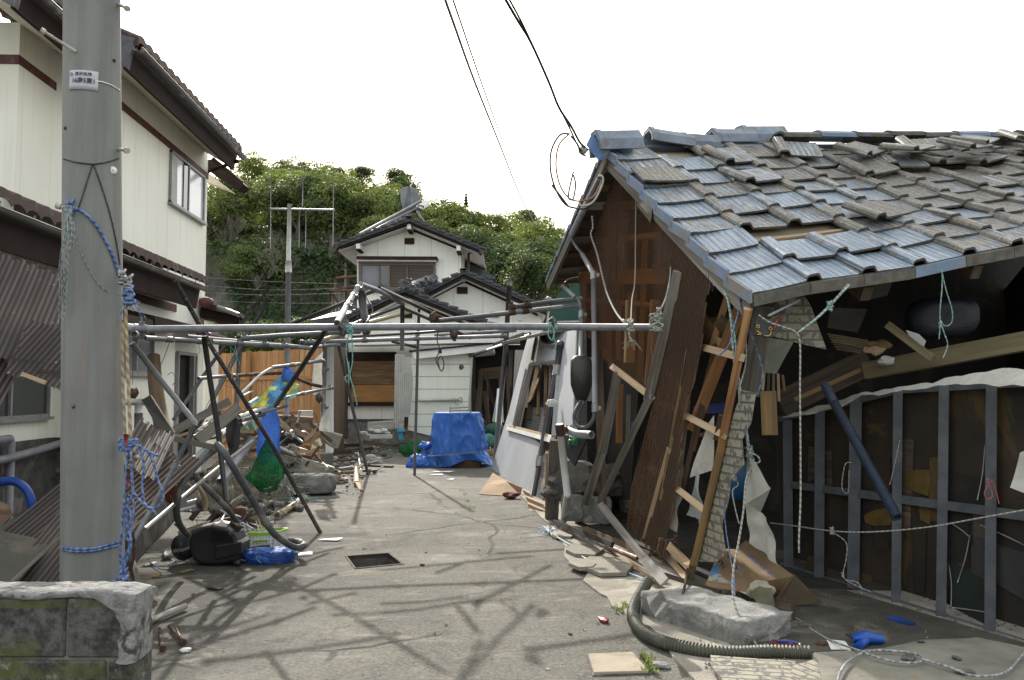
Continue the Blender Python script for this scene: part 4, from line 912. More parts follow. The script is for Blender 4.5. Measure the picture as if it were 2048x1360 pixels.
# ================================================================ utility pole
PR = .165; Pb = at(186, 1300, 4.78); Pb.z = 0; Pt = at(184, -260, 4.78)
def PX(z): return lerp(Pb, Pt, z/Pt.z)
def pr(z): return lerp(.167, .150, z/Pt.z)
UP = thing('utility_pole', 'stout spun concrete utility pole standing behind the block wall', 'utility pole', (Pb.x, Pb.y, 0))
m = MB(); m.tube([PX(Pt.z*i/12) for i in range(13)], 1, 40, True, rf=lambda q: pr(q*Pt.z)); m.build('shaft', m_pole, UP)
def pp(px, py, off=.0):
    """point on the pole surface seen at px,py"""
    r = ray(px, py); z = 1.5
    for _ in range(6):
        c = PX(z); R_ = pr(z)+off; ox, oy = -c.x, -c.y
        A = r.x*r.x+r.y*r.y; B = 2*(r.x*ox+r.y*oy); C = ox*ox+oy*oy-R_*R_; D = max(B*B-4*A*C, 0); s_ = (-B-math.sqrt(D))/(2*A); z = H+r.z*s_
    return V((r.x*s_, r.y*s_, z))
# name plate wrapped on the shaft
zc = pp(166,160).z; cc = PX(zc); ang0 = math.atan2(pp(166,160).y-cc.y, pp(166,160).x-cc.x)
def cyl(x, y, off): a = ang0+x/pr(zc); return V((cc.x+math.cos(a)*(pr(zc)+off), cc.y+math.sin(a)*(pr(zc)+off), zc+y))
m = MB(); m.grid([[cyl(lerp(-.078,.078,i/12), lerp(-.056,.056,j/4), .006) for j in range(5)] for i in range(13)], True)
pl_ = m.build('name_plate', M('white_enamel', (.42,.42,.46), (.37,.37,.41), rough=.35, bump=0, var=0), UP); pl_.modifiers.new('s','SOLIDIFY').thickness = .003
ink = M('black_ink', (.02,.02,.025), rough=.5, bump=0, var=0); inkb = M('blue_ink', (.05,.10,.32), (.08,.13,.34), rough=.6, bump=0, var=0)
def text_mesh(s, size, mapf, mat, par, nm='lettering', bold=.0):
    cu = bpy.data.curves.new('t', 'FONT'); cu.body = s; cu.size = size; cu.align_x = 'CENTER'; cu.align_y = 'CENTER'; cu.offset = bold; cu.resolution_u = 3
    to = bpy.data.objects.new('t', cu); COL.objects.link(to); bpy.context.view_layer.update()
    me = bpy.data.meshes.new_from_object(to.evaluated_get(bpy.context.evaluated_depsgraph_get())); bpy.data.objects.remove(to)
    org = V(par['_o'])
    for v in me.vertices: v.co = mapf(v.co.x, v.co.y)-org
    me.materials.clear(); me.materials.append(mat); o = bpy.data.objects.new(nm, me); COL.objects.link(o); o.parent = par; o['_o'] = tuple(org); return o
text_mesh('宮沢支線', .0215, lambda x, y: cyl(x+.002, y+.033, .0095), ink, pl_, bold=.0006)
text_mesh('16南5東1', .034, lambda x, y: cyl(x*.9+.003, y-.006, .0095), ink, pl_, bold=.0008)
m = MB(); m.tube([cyl(-.062+math.cos(a*.524)*.009, .032+math.sin(a*.524)*.009, .0095) for a in range(13)], .0012, 4); m.tube([cyl(-.062,.037,.0095), cyl(-.062,.027,.0095)], .0012, 4); m.build('round_mark', ink, pl_)
m = MB(); m.tube([pp(x,y,.004) for x, y in ((190,162),(205,164),(222,170),(234,177),(240,181))], .0035, 6, sub=4); m.build('strap', whitep, UP)
def stepb(a, b): m = MB(); A, B = a, b; d = (B-A).normalized(); m.tube([A, B], .0095, 8); m.tube([B-d*.012, B+d*.012], .018, 8); m.build('step_bolt', M('pale_zinc_bolt', (.42,.40,.33), (.3,.28,.22), rough=.5), UP)
stepb(pp(152,103), pp(152,103)+V((-.13,-.11,.07))); stepb(at(236,8,4.8), at(254,17,4.7)); stepb(at(236,298,4.8), at(253,301,4.7)); stepb(pp(140,418), at(117,412,4.62))
m = MB(); m.lathe(pp(226,341,.002), (CAM-PX(2)).cross(V((0,0,1))).cross(V((0,0,1)))*-1, [(0,.022),(.006,.022),(.008,.004)], 14); m.build('round_tag', whitep, UP)
for x, y in ((147,813),(131,256),(228,121)): m = MB(); m.rock(pp(x,y,.001), .012, .012, .012, x, 1, .1, sm=True); m.build('bolt_hole', rust if y != 813 else glassd, UP)
def onpole(pts, off=.004): return [pp(x, y, off) if x <= 242 else at(x, y, 4.75) for x, y in pts]
rope('tied_wire', 'thin dark wire tied round the utility pole and dropping in a V', onpole([(127,318),(150,324),(184,328),(215,324),(238,317)]), .008, r_dark, 'wire')
rope('tied_wire', 'left leg of the dark wire V hanging on the utility pole', onpole([(185,328),(175,360),(162,400),(155,420)]), .007, r_dark, 'wire')
rope('tied_wire', 'right leg of the dark wire V on the pole running behind the blue rope', onpole([(187,328),(202,370),(218,420),(232,480),(240,530)]), .008, r_dark, 'wire')
rope('blue_rope', 'blue rope looped from the step bolt across the utility pole to its right edge', onpole([(140,416),(160,420),(182,438),(205,470),(225,510),(238,550)], .008), .017, r_blue, knots=(0,), fray=None)
rope('fishing_twine', 'thin pale twine sagging across the middle of the utility pole', onpole([(138,440),(160,500),(185,550),(210,580),(240,590)]), .005, r_white, 'twine')
rope('grey_rope', 'grey knotted rope hanging at the right edge of the utility pole above the blue fray', [(244,555,4.7),(256,565,4.66),(262,590,4.66),(268,622,4.66)], .016, r_grey, knots=(0,1))
rope('blue_rope', 'frayed bright blue rope tuft at the right edge of the utility pole', [(248,585,4.7),(258,592,4.66),(262,600,4.66)], .02, r_blue, knots=(1,), fray=2)
rope('beige_rope', 'left of two beige hemp ropes hanging straight down beside the utility pole', [(246,640,4.72),(245,740,4.72),(249,840,4.72),(251,905,4.72)], .017, r_beige)
rope('beige_rope', 'right of two beige hemp ropes hanging beside the utility pole', [(251,612,4.68),(254,700,4.68),(258,800,4.68),(262,905,4.68)], .019, r_beige)
rope('beige_rope', 'thick beige rope end knotted under the blue lashing on the pole', [(256,900,4.66),(262,915,4.64),(275,915,4.64),(266,925,4.64),(263,940,4.64)], .02, r_beige, knots=(1,))
# green and grey fishing line cluster at left edge
NC = thing('net_tuft', 'long tuft of green and grey net strands hanging from the pole\'s left step bolt', 'net', at(130,640,4.6))
for i in range(20):
    x = rnd.uniform(-11, 11); m = MB(); m.tube([at(136+rnd.uniform(-10,14),410,4.55), at(136+x*.9+rnd.uniform(-5,5),460,4.55-.004*i), at(128+x*.8+rnd.uniform(-6,6),rnd.uniform(510,550),4.57-.004*i), at(124+x*.5+rnd.uniform(-5,5),rnd.uniform(560,650),4.58)], .0022, 5, sub=5); m.build('strand', [r_teal, r_grey, r_grey, r_white][i%4], NC)
# blue lashing near the pole foot
rope('blue_rope', 'blue rope wrapped twice round the foot of the utility pole', onpole([(124,1095),(150,1098),(185,1097),(215,1090),(240,1083)], .008), .014, r_blue)
rope('blue_rope', 'second wrap of blue rope just below the first on the pole foot', onpole([(124,1099),(150,1103),(185,1102),(215,1096),(242,1089)], .008), .014, r_blue)
rope('blue_rope', 'blue rope end pulled tight behind the block wall at the pole foot', onpole([(195,1172),(215,1166),(236,1160)], .008), .014, r_blue)
for i, (pts, l) in enumerate(([[(250,888),(258,892),(272,890),(292,900),(306,922),(316,960),(326,985),(324,1005),(305,1018),(290,1008),(284,970),(288,930),(278,895)], 'largest hanging loop of blue rope right of the utility pole'],
    [[(256,900),(252,940),(248,1000),(244,1060),(240,1110),(246,1150)], 'blue rope strand running down the right edge of the pole'],
    [[(262,896),(264,950),(266,985),(262,1000),(268,1010),(262,1060),(256,1110),(243,1140)], 'blue rope strand with a loop knot right of the pole'],
    [[(262,940),(268,985),(290,1010),(305,1020),(312,1030)], 'short blue rope end with a red tip near the bent pipe'],
    [[(275,890),(300,905),(318,912)], 'short blue rope end sticking right above the largest loop'],
    [[(256,1010),(262,1040),(250,1070),(262,1090),(246,1120),(250,1150),(240,1160)], 'tangled blue rope at the foot of the utility pole'],
    [[(258,990),(252,1040),(262,1080),(254,1120),(240,1150),(250,1166)], 'lowest blue rope tangle beside the wall end'])):
    rope('blue_rope', l, [(x, y, 4.62-.01*i) for x, y in pts], .0135, r_blue, knots=(len(pts)-1,) if i in (1,5,6) else ())
m = MB(); q = []
for i in range(60): a = i*.7; q.append(at(256,890,4.66)+V((math.cos(a)*.048, math.sin(a)*.04, (i/60-.5)*.07)))
m.tube(q, .007, 6, sub=2); m.build('rope_lashing', r_blue, label='tight blue rope lashing holding the beige ropes beside the pole', cat='lashing')
for x, y, l in ((251,868,'red tape band on the beige rope beside the pole'),(253,948,'pink red ribbon below the rope lashing')):
    m = MB(); m.tube([at(x,y,4.62), at(x+1,y+14,4.62), at(x+2,y+24,4.62)], .011, 7); m.build('tape', redpl, label=l, cat='tape')
rope('hanging_float', 'rusty shackle hanging from a thin cord right of the beige ropes', [(266,700,5.6),(265,770,5.6)], .004, blk, 'cord')
m = MB(); m.rock(at(268,786,5.6), .03, .03, .04, 4, 2, .5); m.build('rusty_weight', rust, label='small rusty red weight hanging on a cord beside the pole', cat='weight')

# ================================================================ block wall, near left
BW = thing('block_wall', 'low mossy concrete block wall end with crumbling white mortar cap in the near left corner', 'wall', at(150,1500,2.45))
yw = 2.45; mm = MB()
def bx(x0, x1, z0, z1, y0, y1, mb): mb.box(V(((x0+x1)/2,(y0+y1)/2,(z0+z1)/2)), V(((x1-x0)/2,0,0)), V((0,(y1-y0)/2,0)), V((0,0,(z1-z0)/2)))
xr = at(264,1250,yw).x; ztop = at(100,1196,yw).z; xj = at(131,1250,yw).x
zj = at(100,1322,yw).z; hh = ztop-zj
for row in range(5):
    z1 = ztop-row*hh; z0 = z1-hh+.008; off = 0 if row % 2 == 0 else -.13; x1 = xr if row else xr-.012
    edges = [xr+(.01 if row else -.01)]
    x = xj+off if row % 2 == 0 else xj+.12
    while x > -4: edges.append(x); x -= .385
    for i in range(len(edges)-1):
        b = MB(); bx(edges[i+1]+.005, edges[i]-.003, z0, z1, yw+.002*((i+row)%2), yw+.13, b); b.build('block', m_block, BW, bevel=.006)
m = MB(); bx(-4, xr-.018, 0, ztop-.004, yw+.012, yw+.12, m); m.build('mortar_core', conc_d, BW)
# cap mortar and crust
G = []
nx = 90
for i in range(nx+1):
    x = lerp(-3.2, xr+.012, i/nx); r = []
    for (dy, dz) in ((-.002,.0),(-.008,.010),(0,.018),(.03,.022),(.07,.019),(.11,.022),(.14,.014),(.145,-.01)):
        p = V((x, yw+dy, ztop+dz)); e = min(1, (nx-i)/3); nn = noise.noise(V((x*9, dy*14, dz*20)))*.006+noise.noise(V((x*40, dy*60, dz*30)))*.004
        r.append(p+V((0, -abs(nn) if dy < .05 else 0, nn-(1-e)*.015)))
    G.append(r)
m = MB(); m.grid(G, True, flip=True); m.face([p for p in G[-1]]); m.build('mortar_cap', m_lime, BW)
G = []
for i in range(13):
    z = lerp(ztop+.01, ztop-.185, i/12); r = []
    for j in range(7):
        u = j/6; nn = noise.noise(V((u*3, z*14, 4)))*.012+noise.noise(V((u*9, z*50, 4)))*.004; wd = .022+.016*noise.noise(V((z*18, 2, 7)))+(.05 if i < 3 else 0)*(1-i/3)
        pth = [V((xr-wd*1.8,yw-.001,z)), V((xr-wd,yw-.010,z)), V((xr-.006,yw-.012,z)), V((xr+.008,yw+.0,z)), V((xr+.012,yw+.04,z)), V((xr+.01,yw+.09,z)), V((xr+.004,yw+.13,z))][j]
        r.append(pth+V((nn*.6, -abs(nn), 0)))
    G.append(r)
m = MB(); m.grid(G, True); m.build('mortar_crust', m_lime, BW)

# ================================================================ corrugated plastic sheets on the left
def csheet(nm, label, A, B, C, D, mat, wl=WLS, amp=.012, sag=0):
    m = corrpoly([A, B, C, D], D-A, wl, amp, warp=(lambda u, v: sag*math.sin(v*1.5+u)) if sag else None); return m.build(nm, mat, label=label, cat='corrugated sheet')
c1 = csheet('corrugated_sheet', 'upper grey brown corrugated plastic sheet hanging diagonally left of the pole', at(-90,470,6.9), at(240,588,6.7), at(132,765,5.9), at(-190,650,6.1), m_gysheet, sag=.03)
c2 = csheet('corrugated_sheet', 'second corrugated sheet overlapping below the upper one in front of the window', at(-60,640,6.3), at(62,690,6.3), at(-20,850,5.9), at(-160,790,5.9), m_gysheet)
m = corrpoly([at(60,640,6.2), at(200,690,6.1), at(128,774,5.85), at(10,745,5.9)], at(128,774,5.85)-at(200,690,6.1), WLS, .012); m.build('corrugated_sheet', m_gysheet, label='small overlapping corrugated flap with a batten along its lower edge', cat='corrugated sheet')
plank('batten', 'short broken batten nailed to the lower edge of the hanging corrugated sheet', (44,748,5.85), (92,766,5.82), .03, .02, w_pale)
for i, (x, y) in enumerate(((18,745),(42,752),(55,540),(80,560),(27,625),(106,646),(107,570),(112,725))):
    m = MB(); m.rock(at(x,y,5.8 if y > 700 else 6.2), .008, .008, .006, i, 1, .1); o = m.build('fastener', alu, c1)
c3 = csheet('corrugated_sheet', 'large dark corrugated plastic sheet lying diagonally behind the pole foot', at(230,870,6.6), at(395,905,6.3), at(130,1180,5.6), at(-90,1110,5.8), m_gysheet, sag=.03)
c4 = csheet('corrugated_sheet', 'lower striped corrugated sheet behind the block wall, far left', at(125,1015,5.75), at(270,1040,5.5), at(90,1240,4.9), at(-60,1230,5.0), m_gysheet)
c5 = csheet('corrugated_sheet', 'corrugated sheet piece with sun glints behind the hanging blue ropes', at(280,838,6.9), at(352,878,6.7), at(310,960,6.0), at(230,930,6.2), m_gysheet)
m = MB(); m.prism([at(-20,1060,5.6), at(60,1075,5.6), at(95,1092,5.4), at(20,1180,4.9), at(-40,1180,4.9)], V((0,.02,.0))); m.build('olive_board', olive, label='bent dark olive board at the far left behind the wall', cat='board')
plank('batten', 'thin pale batten lying on the lower corrugated sheet', (128,1068,5.2), (22,1165,4.8), .022, .02, w_grey)
m = MB(); m.prism([at(-10,1000,6.2), at(14,1010,6.2), at(24,1030,6.1), at(5,1050,6), at(-10,1050,6)], V((0,.02,0))); m.build('torn_board', w_brown, label='torn brown board scrap at the far left picture edge', cat='board')
m = MB(); m.prism([at(283,800,7), at(318,860,6.8), at(348,865,6.8), at(300,790,7)], V((0,.03,0))); m.build('scrap', olive, label='grey bent metal scrap behind the log stump', cat='scrap')
# shadowed kerb wall beside the pole
KW = MB(); a = gd(262,1135); b = gd(352,1040); KW.prism([V((a.x,a.y,0)), V((b.x,b.y,0)), V((b.x,b.y,.42)), V((a.x,a.y,.40))], V((-.15,0,0))); KW.build('kerb_wall', conc_d, label='low dark concrete kerb wall in shade right of the pole foot', cat='wall', bevel=.01)

# log and boards
m = MB(); m.tube([at(307,712,7.6), at(310,760,7.5), at(318,820,7.3), at(328,866,7.2)], .062, 12, rf=lambda q: .9+.25*q); m.build('rotten_log', wood('rotten_log_wood', (.13,.08,.04), (.06,.045,.025), (.18,.15,.08)), label='rotten upright log standing against the cream wall', cat='log')
plank('plank', 'broad weathered plank slanting up over the pipes on the left heap', (395,882,6.9), (478,815,7.3), .10, .04, w_grey)
plank('plank', 'second weathered plank behind the broad one, against the house', (330,872,8.2), (458,802,9), .085, .03, w_grey)
plank('plank', 'thin pale plank under the second weathered plank', (338,878,8.6), (470,838,9), .03, .02, w_pale)
plank('pipe_rail', 'short horizontal wooden rail stub in front of the broad plank', (352,878,6.6), (438,897,6.5), .045, .045, w_grey, 'rail')

# ================================================================ scaffold frame pipes
GP = 'pipes of the wrecked frame'
pipe('scaffold_pipe', 'long galvanised main pipe crossing the lane from the pole to the shed', [(243,659,5.6),(672,654.5,5.75),(1000,653,5.85),(1326,655,5.95)], .050, galv, group=GP, clamps=(.035,.40,.985), n=16)
pipe('scaffold_pipe', 'short open pipe end clamped under the main pipe beside the pole', [(268,668,5.35),(283,672,6.1)], .046, galv2, group=GP, clamps=(.3,))
pipe('scaffold_pipe', 'slim pipe lying over the left end of the main pipe', [(243,650,5.75),(337,661,6.2)], .034, galv2, group=GP, clamps=(.3,))
pipe('scaffold_pipe', 'grey pipe slanting down from the clamp at the pole to the bent elbow', [(264,686,5.6),(325,765,5.8),(391,847,5.95)], .040, galv, group=GP, hole=False)
pipe('scaffold_pipe', 'lower grey pipe running from the elbow down to the kerb wall', [(391,849,5.95),(335,960,5.9),(266,1082,5.85)], .036, galv, group=GP, clamps=(.35,), hole=False)
pipe('black_pole', 'longest black pole slanting from the house eave down to the asphalt', [(350,561,7.2),(425,697,7.4),(550,900,8.0), gd(641,1066)], .042, blk2, 'pole', group=GP, hole=False)
pipe('black_pole', 'upright black pole crossing the longest one below the main pipe', [(408,672,6.6),(420,760,6.7),(436,860,6.8),(452,1000,6.9)], .044, blk, 'pole', group=GP)
pipe('black_pole', 'black pole sloping from the rock face down left behind the crossing', [(532,604,9.6),(472,710,9.2),(395,857,8.6)], .05, blk, 'pole', group=GP)
pipe('black_pole', 'thin weathered black pole leaning left towards the cream door', [(540,572,10.5),(425,725,10.2),(347,840,9.8)], .045, blk2, 'pole', group=GP)
pipe('black_pole', 'black pole slanting under the main pipe to the hanging cloth', [(652,660,6.3),(600,740,6.6),(550,812,6.9)], .04, blk, 'pole', group=GP)
pipe('scaffold_pipe', 'lower left galvanised rail running back from the pole under the main pipe', [(290,676,6.3),(405,683,6.9)], .040, galv2, group=GP, clamps=(.4,.95))
pipe('scaffold_pipe', 'whitish rail with clamps continuing behind the crossed black poles', [(424,684,7.6),(575,692,8.4),(618,696,8.7)], .046, galv, group=GP, clamps=(.25,.5,.7))
pipe('scaffold_pipe', 'short rail end poking right beyond the grey clamps', [(610,697,8.8),(672,689,9.2)], .036, galv, group=GP, clamps=(.6,))
pipe('scaffold_pipe', 'thin rail above the whitish one by the crossed black poles', [(375,672,7.4),(460,680,8),(560,688,8.6)], .028, galv, group=GP)
pipe('scaffold_pipe', 'second thick pipe just below the left half of the main pipe', [(484,677,7.6),(565,671,7.8),(668,665,8.1),(720,663,8.3)], .046, galv2, group=GP, clamps=(.02,))
pipe('scaffold_pipe', 'rear horizontal pipe spanning from the rope cluster to the black posts', [(600,685,9.3),(720,681,9.5),(880,676,9.7),(1014,672,9.9)], .046, galv, group=GP, clamps=(.05,.3,.55,.98))
pipe('scaffold_pipe', 'thin pipe above the rear horizontal pipe at the right', [(870,671,11),(1032,661,11.5)], .045, galv2, group=GP)
pipe('scaffold_pipe', 'upper of two parallel pipes running into the shed with rusty clamps', [(1021,615,8.7),(1100,604,8.9),(1163,597,9.1)], .052, galv, group=GP, clamps=(.02,.22), cmat=rust)
pipe('scaffold_pipe', 'lower of two parallel pipes running into the shed with rusty clamps', [(864,643,8.1),(1000,628,8.6),(1158,611,9.1)], .050, galv, group=GP, clamps=(.02,.53,.62), cmat=rust)
pipe('scaffold_pipe', 'bright thick pipe sloping up to the frame apex above the main pipe', [(674,646,5.62),(697,606,6.4),(721,567,7.4)], .046, galv, group=GP, clamps=(.35,.62,.85), n=16)
pipe('scaffold_pipe', 'silver pipe descending right from the frame apex', [(721,568,7.4),(755,580,7.8),(806,608,8.6)], .042, galv, group=GP)
pipe('black_pole', 'black roof pole descending right from near the frame apex', [(758,576,7.9),(820,605,8.6),(888,638,9.3)], .044, blk, 'pole', group=GP)
pipe('black_pole', 'black roof pole descending left from the frame apex across the far roofs', [(753,579,8.2),(660,617,9.2),(570,653,10.2)], .046, blk, 'pole', group=GP)
pipe('black_pole', 'stubby thick black post hanging just below the frame apex', [(722,584,7.5),(731,645,7.4)], .07, blk, 'pole', group=GP)
pipe('black_pole', 'thin black strut left of the capped post', [(700,652,9.2),(738,635,9.4),(800,613,9.8)], .038, blk, 'pole', group=GP)
pipe('bamboo_pole', 'bamboo pole passing behind the main pipe below the apex', [(640,682,8.6),(690,665,8.8),(745,643,9.1),(820,624,9.6)], .042, bamboo, 'bamboo pole')
pipe('black_pole', 'lower black pole sloping right under the parallel pipes', [(808,616,9.5),(868,642,9.9),(941,676,10.4)], .044, blk, 'pole', group=GP)
pipe('black_pole', 'upright black post hanging from the silver pipe end', [(805,610,8.8),(804,701,8.8)], .048, blk, 'post', group=GP)
pT = gd(829, 951); pipe('black_post', 'slim upright black post standing on the asphalt left of the blue tarpaulin', [V((pT.x,pT.y,0)), at(836,682,pT.y), at(838,618,pT.y)], .052, blk, 'post', group=GP, clamps=(.9,), hole=False)
pipe('black_post', 'tall black post with pale top standing right of the white shed', [(1019,569,17),(1011,700,17),(990,924,17.2)], .105, blk, 'post', group=GP)
m = MB(); m.tube([at(1019.5,560,17), at(1019,572,17)], .055, 8); m.build('post_top', w_grey, label='short pale wooden top above the tall black post', cat='post top')
pV = gd(736, 949); pipe('grey_post', 'slim grey post leaning on the asphalt between fence and boarded window', [V((pV.x,pV.y,0)), at(706,820,13.6), at(677,689,12.6)], .055, galv2, 'post', group=GP, hole=False)
pipe('black_pole', 'faint black pole lying just above the rear horizontal pipe', [(705,673,10.2),(820,667,10.6),(915,660,11)], .036, blk, 'pole', group=GP)
pipe('scaffold_pipe', 'short grey pipe elbow hanging under the main pipe right of the black posts', [(895,651,8.8),(908,668,8.9)], .06, galv2, group=GP)
pipe('black_pole', 'short black pole sloping under the rear horizontal pipe', [(785,683,10),(834,694,10.4)], .04, blk, 'pole', group=GP)
for (x, y, Y, s_, l) in ((686,662,5.7,.03,'black taped joint wrapped where the bright pipe meets the main pipe'),(867,634,8.0,.045,'rusty clamp lump where the lower parallel pipe starts'),(732,660,7.3,.04,'black clamp lump under the main pipe below the apex'),(1105,645,5.75,.03,'black rope wound lump tied on the main pipe'),(908,673,8.8,.04,'rusty coupling on the short grey elbow'),(603,686,9.1,.03,'black clamp lump at the left end of the rear pipe')):
    m = MB(); m.rock(at(x,y,Y-.03), s_, s_, s_*1.3, x, 2, .6); m.build('joint', rust if 'rusty' in l else blk2, label=l, cat='pipe joint')
# uprights on the left
pipe('grey_post', 'grey upright pipe rising from the heap in front of the cedar fence', [(480,692,10.5),(472,830,10.3),(470,880,10.2)], .055, galv2, 'post', group=GP)
pipe('grey_post', 'grey upright right of the hanging white cloth with clamps', [(650,694,13),(646,845,13)], .07, galv2, 'post', group=GP, clamps=(.3,.8))
pipe('scaffold_pipe', 'grey pipe crossing behind the upright black pole with rusty end', [(397,757,8.0),(430,754,8.3),(474,751,8.8)], .036, galv2, group=GP, clamps=(.9,))
pipe('rusty_pipe', 'rusty pipe continuing right from the grey crossing pipe', [(474,751,9),(520,748,9.4),(565,746,9.8)], .040, rust, group=GP)
pipe('scaffold_pipe', 'light pipe ending over the blue and yellow cloth', [(544,735,8.6),(600,728,9),(648,721,9.6)], .038, galv, group=GP, clamps=(.3,.95))
pipe('white_hose', 'white hose curving down left from the light pipe', [(545,735,8.6),(520,750,8.4),(500,770,8.2),(478,792,8.0)], .028, pvcw, 'hose', sub=6)
pipe('scaffold_pipe', 'lower light pipe reaching right to the grey upright', [(560,798,9.4),(610,786,9.8),(668,775,10.3)], .036, galv, group=GP, clamps=(.4,.93))
pipe('rusty_pipe', 'rusty short pipe under the rope cluster by the cloth', [(595,757,9.6),(620,768,9.8),(642,773,10)], .04, rust, group=GP)
for i, (a, b, r_, mt, l) in enumerate((((478,834),(532,815),.045,pvcw,'topmost whitish pipe in the stack below the cloth'),((480,841),(528,828),.05,galv,'second pipe in the stack below the cloth'),((482,850),(520,838),.048,pvcw,'third short pipe in the stack below the cloth'),((520,826),(574,811),.035,galv2,'grey pipe poking right out of the stack below the cloth'),
    ((395,860),(425,838),.02,pvcw,'thin white tube left of the stacked pipes'),((396,862),(448,849),.02,pvcw,'thin white rod under the broad plank'),((440,868),(462,855),.06,pvcw,'fat white pipe end under the broad plank'),((385,872),(452,858),.025,pvc,'thin grey rod under the broad plank'),((484,792),(505,782),.02,pvcw,'little white stick by the black pole'),((498,808),(522,792),.04,galv2,'short grey pipe end leaning by the fence'))):
    pipe('stacked_pipe', l, [(*a, 7.9+.12*i), (*b, 8.5+.12*i)], r_, mt, 'pipe')
pipe('long_light_pipe', 'long light metal pipe rising from the kerb wall to the pipe stack', [(290,1058,6.0),(391,973,6.6),(440,933,7.0),(505,882,7.6)], .034, M('bright_metal_pipe', (.34,.34,.32), (.25,.24,.22), (.16,.12,.08), sc=9, rough=.38, bump=.0006, metal=.4, patch=(.6,.7)), 'pipe', hole=False)
pipe('fat_grey_pipe', 'fat grey plastic pipe behind the black upright pole', [(440,965,7.6),(475,918,8.0),(505,880,8.4)], .085, pvc, 'pipe')
pipe('open_pipe', 'open ended grey pipe lying towards the camera below the elbow clamp', [(366,935,6.4),(413,898,7.0)], .055, pvc, 'pipe')
rope('vacuum_hose', 'long flexible grey hose arching from the heap down to a loop on the asphalt', [(434,888,6.5),(448,905,6.45),(464,931,6.5),(491,975,6.7),(514,1015,6.9),(542,1060,7.0),(568,1083,7.2),(592,1095,7.35),(607,1091,7.4),(600,1084,7.6),(578,1082,7.7)], .055, hosem, 'hose', n=14)
rope('vacuum_hose', 'flexible grey hose curving from the rail stub down to the black vacuum', [(433,897,6.6),(410,915,6.5),(385,940,6.4),(362,975,6.3),(353,1018,6.4),(360,1050,6.7),(377,1071,7)], .052, hosem, 'hose', n=14)
rope('vacuum_hose', 'shorter grey hose lying in the heap behind the long hose', [(391,950,7),(400,965,7),(422,984,7.1),(452,1015,7.2),(475,1045,7.6)], .05, hosem, 'hose', n=12)
# ================================================================ vacuum cleaner
VC = thing('vacuum_cleaner', 'black canister vacuum cleaner with hose lying at the foot of the heap', 'vacuum cleaner', gd(430,1128))
vb = gd(430,1132); Yv = vb.y
def vq(x, y, d=0): return at(x, y, Yv+d)
G = []
prof = [(380,1062),(400,1053),(425,1048),(455,1054),(470,1068),(476,1082),(484,1088),(483,1108),(478,1122),(440,1131),(405,1131),(384,1120),(378,1090)]
m = MB(); cen = sum((vq(x,y) for x, y in prof), V())/len(prof)
rg = []
for d, k in ((-.02,.86),(0,.97),(.05,1.0),(.22,1.0),(.28,.9)):
    rg.append([cen+(vq(x,y)-cen)*k+V((0,d,0)) for x, y in prof+[prof[0]]])
m.grid(rg, False); m.face(rg[0][:-1]); m.face(rg[-1][:-1][::-1]); m.build('body', blackpl, VC, bevel=.006)
for i in range(6):
    m = MB(); 
    for j in range(5): a = vq(425+j*10, 1062+i*4, -.028); m.box(a, V((.014,0,0)), V((0,.008,0)), V((0,0,.003)))
    m.build('vent_slots', M('vent_black', (.004,.004,.004), bump=0), VC)
m = MB(); m.prism([vq(430,1092,-.05), vq(483,1084,-.05), vq(484,1108,-.05), vq(430,1120,-.05)], V((0,.05,0))); m.build('lid', blackpl, VC, bevel=.008)
m = MB(); c = vq(362,1096,.05); m.lathe(c+V((.02,.12,0)), V((-.25,-1,0)), [(0,.001),(0,.10),(.03,.112),(.09,.112),(.10,.08),(.12,.07),(.12,.001)], 26); m.build('wheel', blackpl, VC)
m = MB(); m.lathe(vq(474,1126,0), V((0,1,0)), [(-.02,.001),(-.02,.03),(.03,.03),(.03,.001)], 14); m.build('caster', blackpl, VC)
text_mesh('Winpor', .045, lambda x, y: vq(363,1099,-.055)+V((x, .0, y+x*.25)), M('light_grey_print', (.35,.35,.36), bump=0, var=0), VC)
# green rimmed basket
BK = thing('plastic_basket', 'green rimmed white spotted plastic basket beside the vacuum cleaner', 'basket', gd(530,1100))
Yb = 7.7
def bq(x, y, d): return at(x, y, Yb)+V((0, d, 0))
dots = NT('spotted_plastic'); co = dots.co(False); vo = dots.n('TexVoronoi'); dots.l(dots.objraw, vo.inputs['Vector']); vo.inputs['Scale'].default_value = 34; vo.inputs['Randomness'].default_value = .1
m_dots = dots.out(dots.mix(dots.ramp(vo.outputs['Distance'], .30, .26), (.62,.63,.58), (.30,.36,.36)), .4)
m = MB()
A, B, C, D = bq(497,1066,0), bq(550,1066,0), bq(546,1097,0), bq(500,1098,0); dd = V((.05,.24,0))
for q in ([A,B,C,D], [B,B+dd,C+dd*.9,C], [A+dd,A,D,D+dd*.9], [B+dd,A+dd,D+dd*.9,C+dd*.9]): m.prism(q, V((0,.004,0)) if q[0] == A or q[0] == B+dd else V((-.004,0,0)))
m.face([D, C, C+dd, D+dd]); m.build('tub', m_dots, BK)
limep = M('lime_plastic', (.32,.50,.06), (.26,.42,.05), rough=.35)
m = MB(); m.tube([A,B,B+dd,A+dd,A], .009, 8); m.prism([A+V((0,-.006,.0)), B+V((0,-.006,0)), B+V((0,-.006,-.02)), A+V((0,-.006,-.02))], V((0,.004,0))); m.build('rim', limep, BK)
m = MB(); a, b = bq(508,1083,-.008), bq(536,1081,-.008); m.tube([a, lerp(a,b,.3)+V((0,0,.006)), lerp(a,b,.7)+V((0,0,.006)), b], .010, 8, sub=3); m.build('handle_slot', limep, BK)
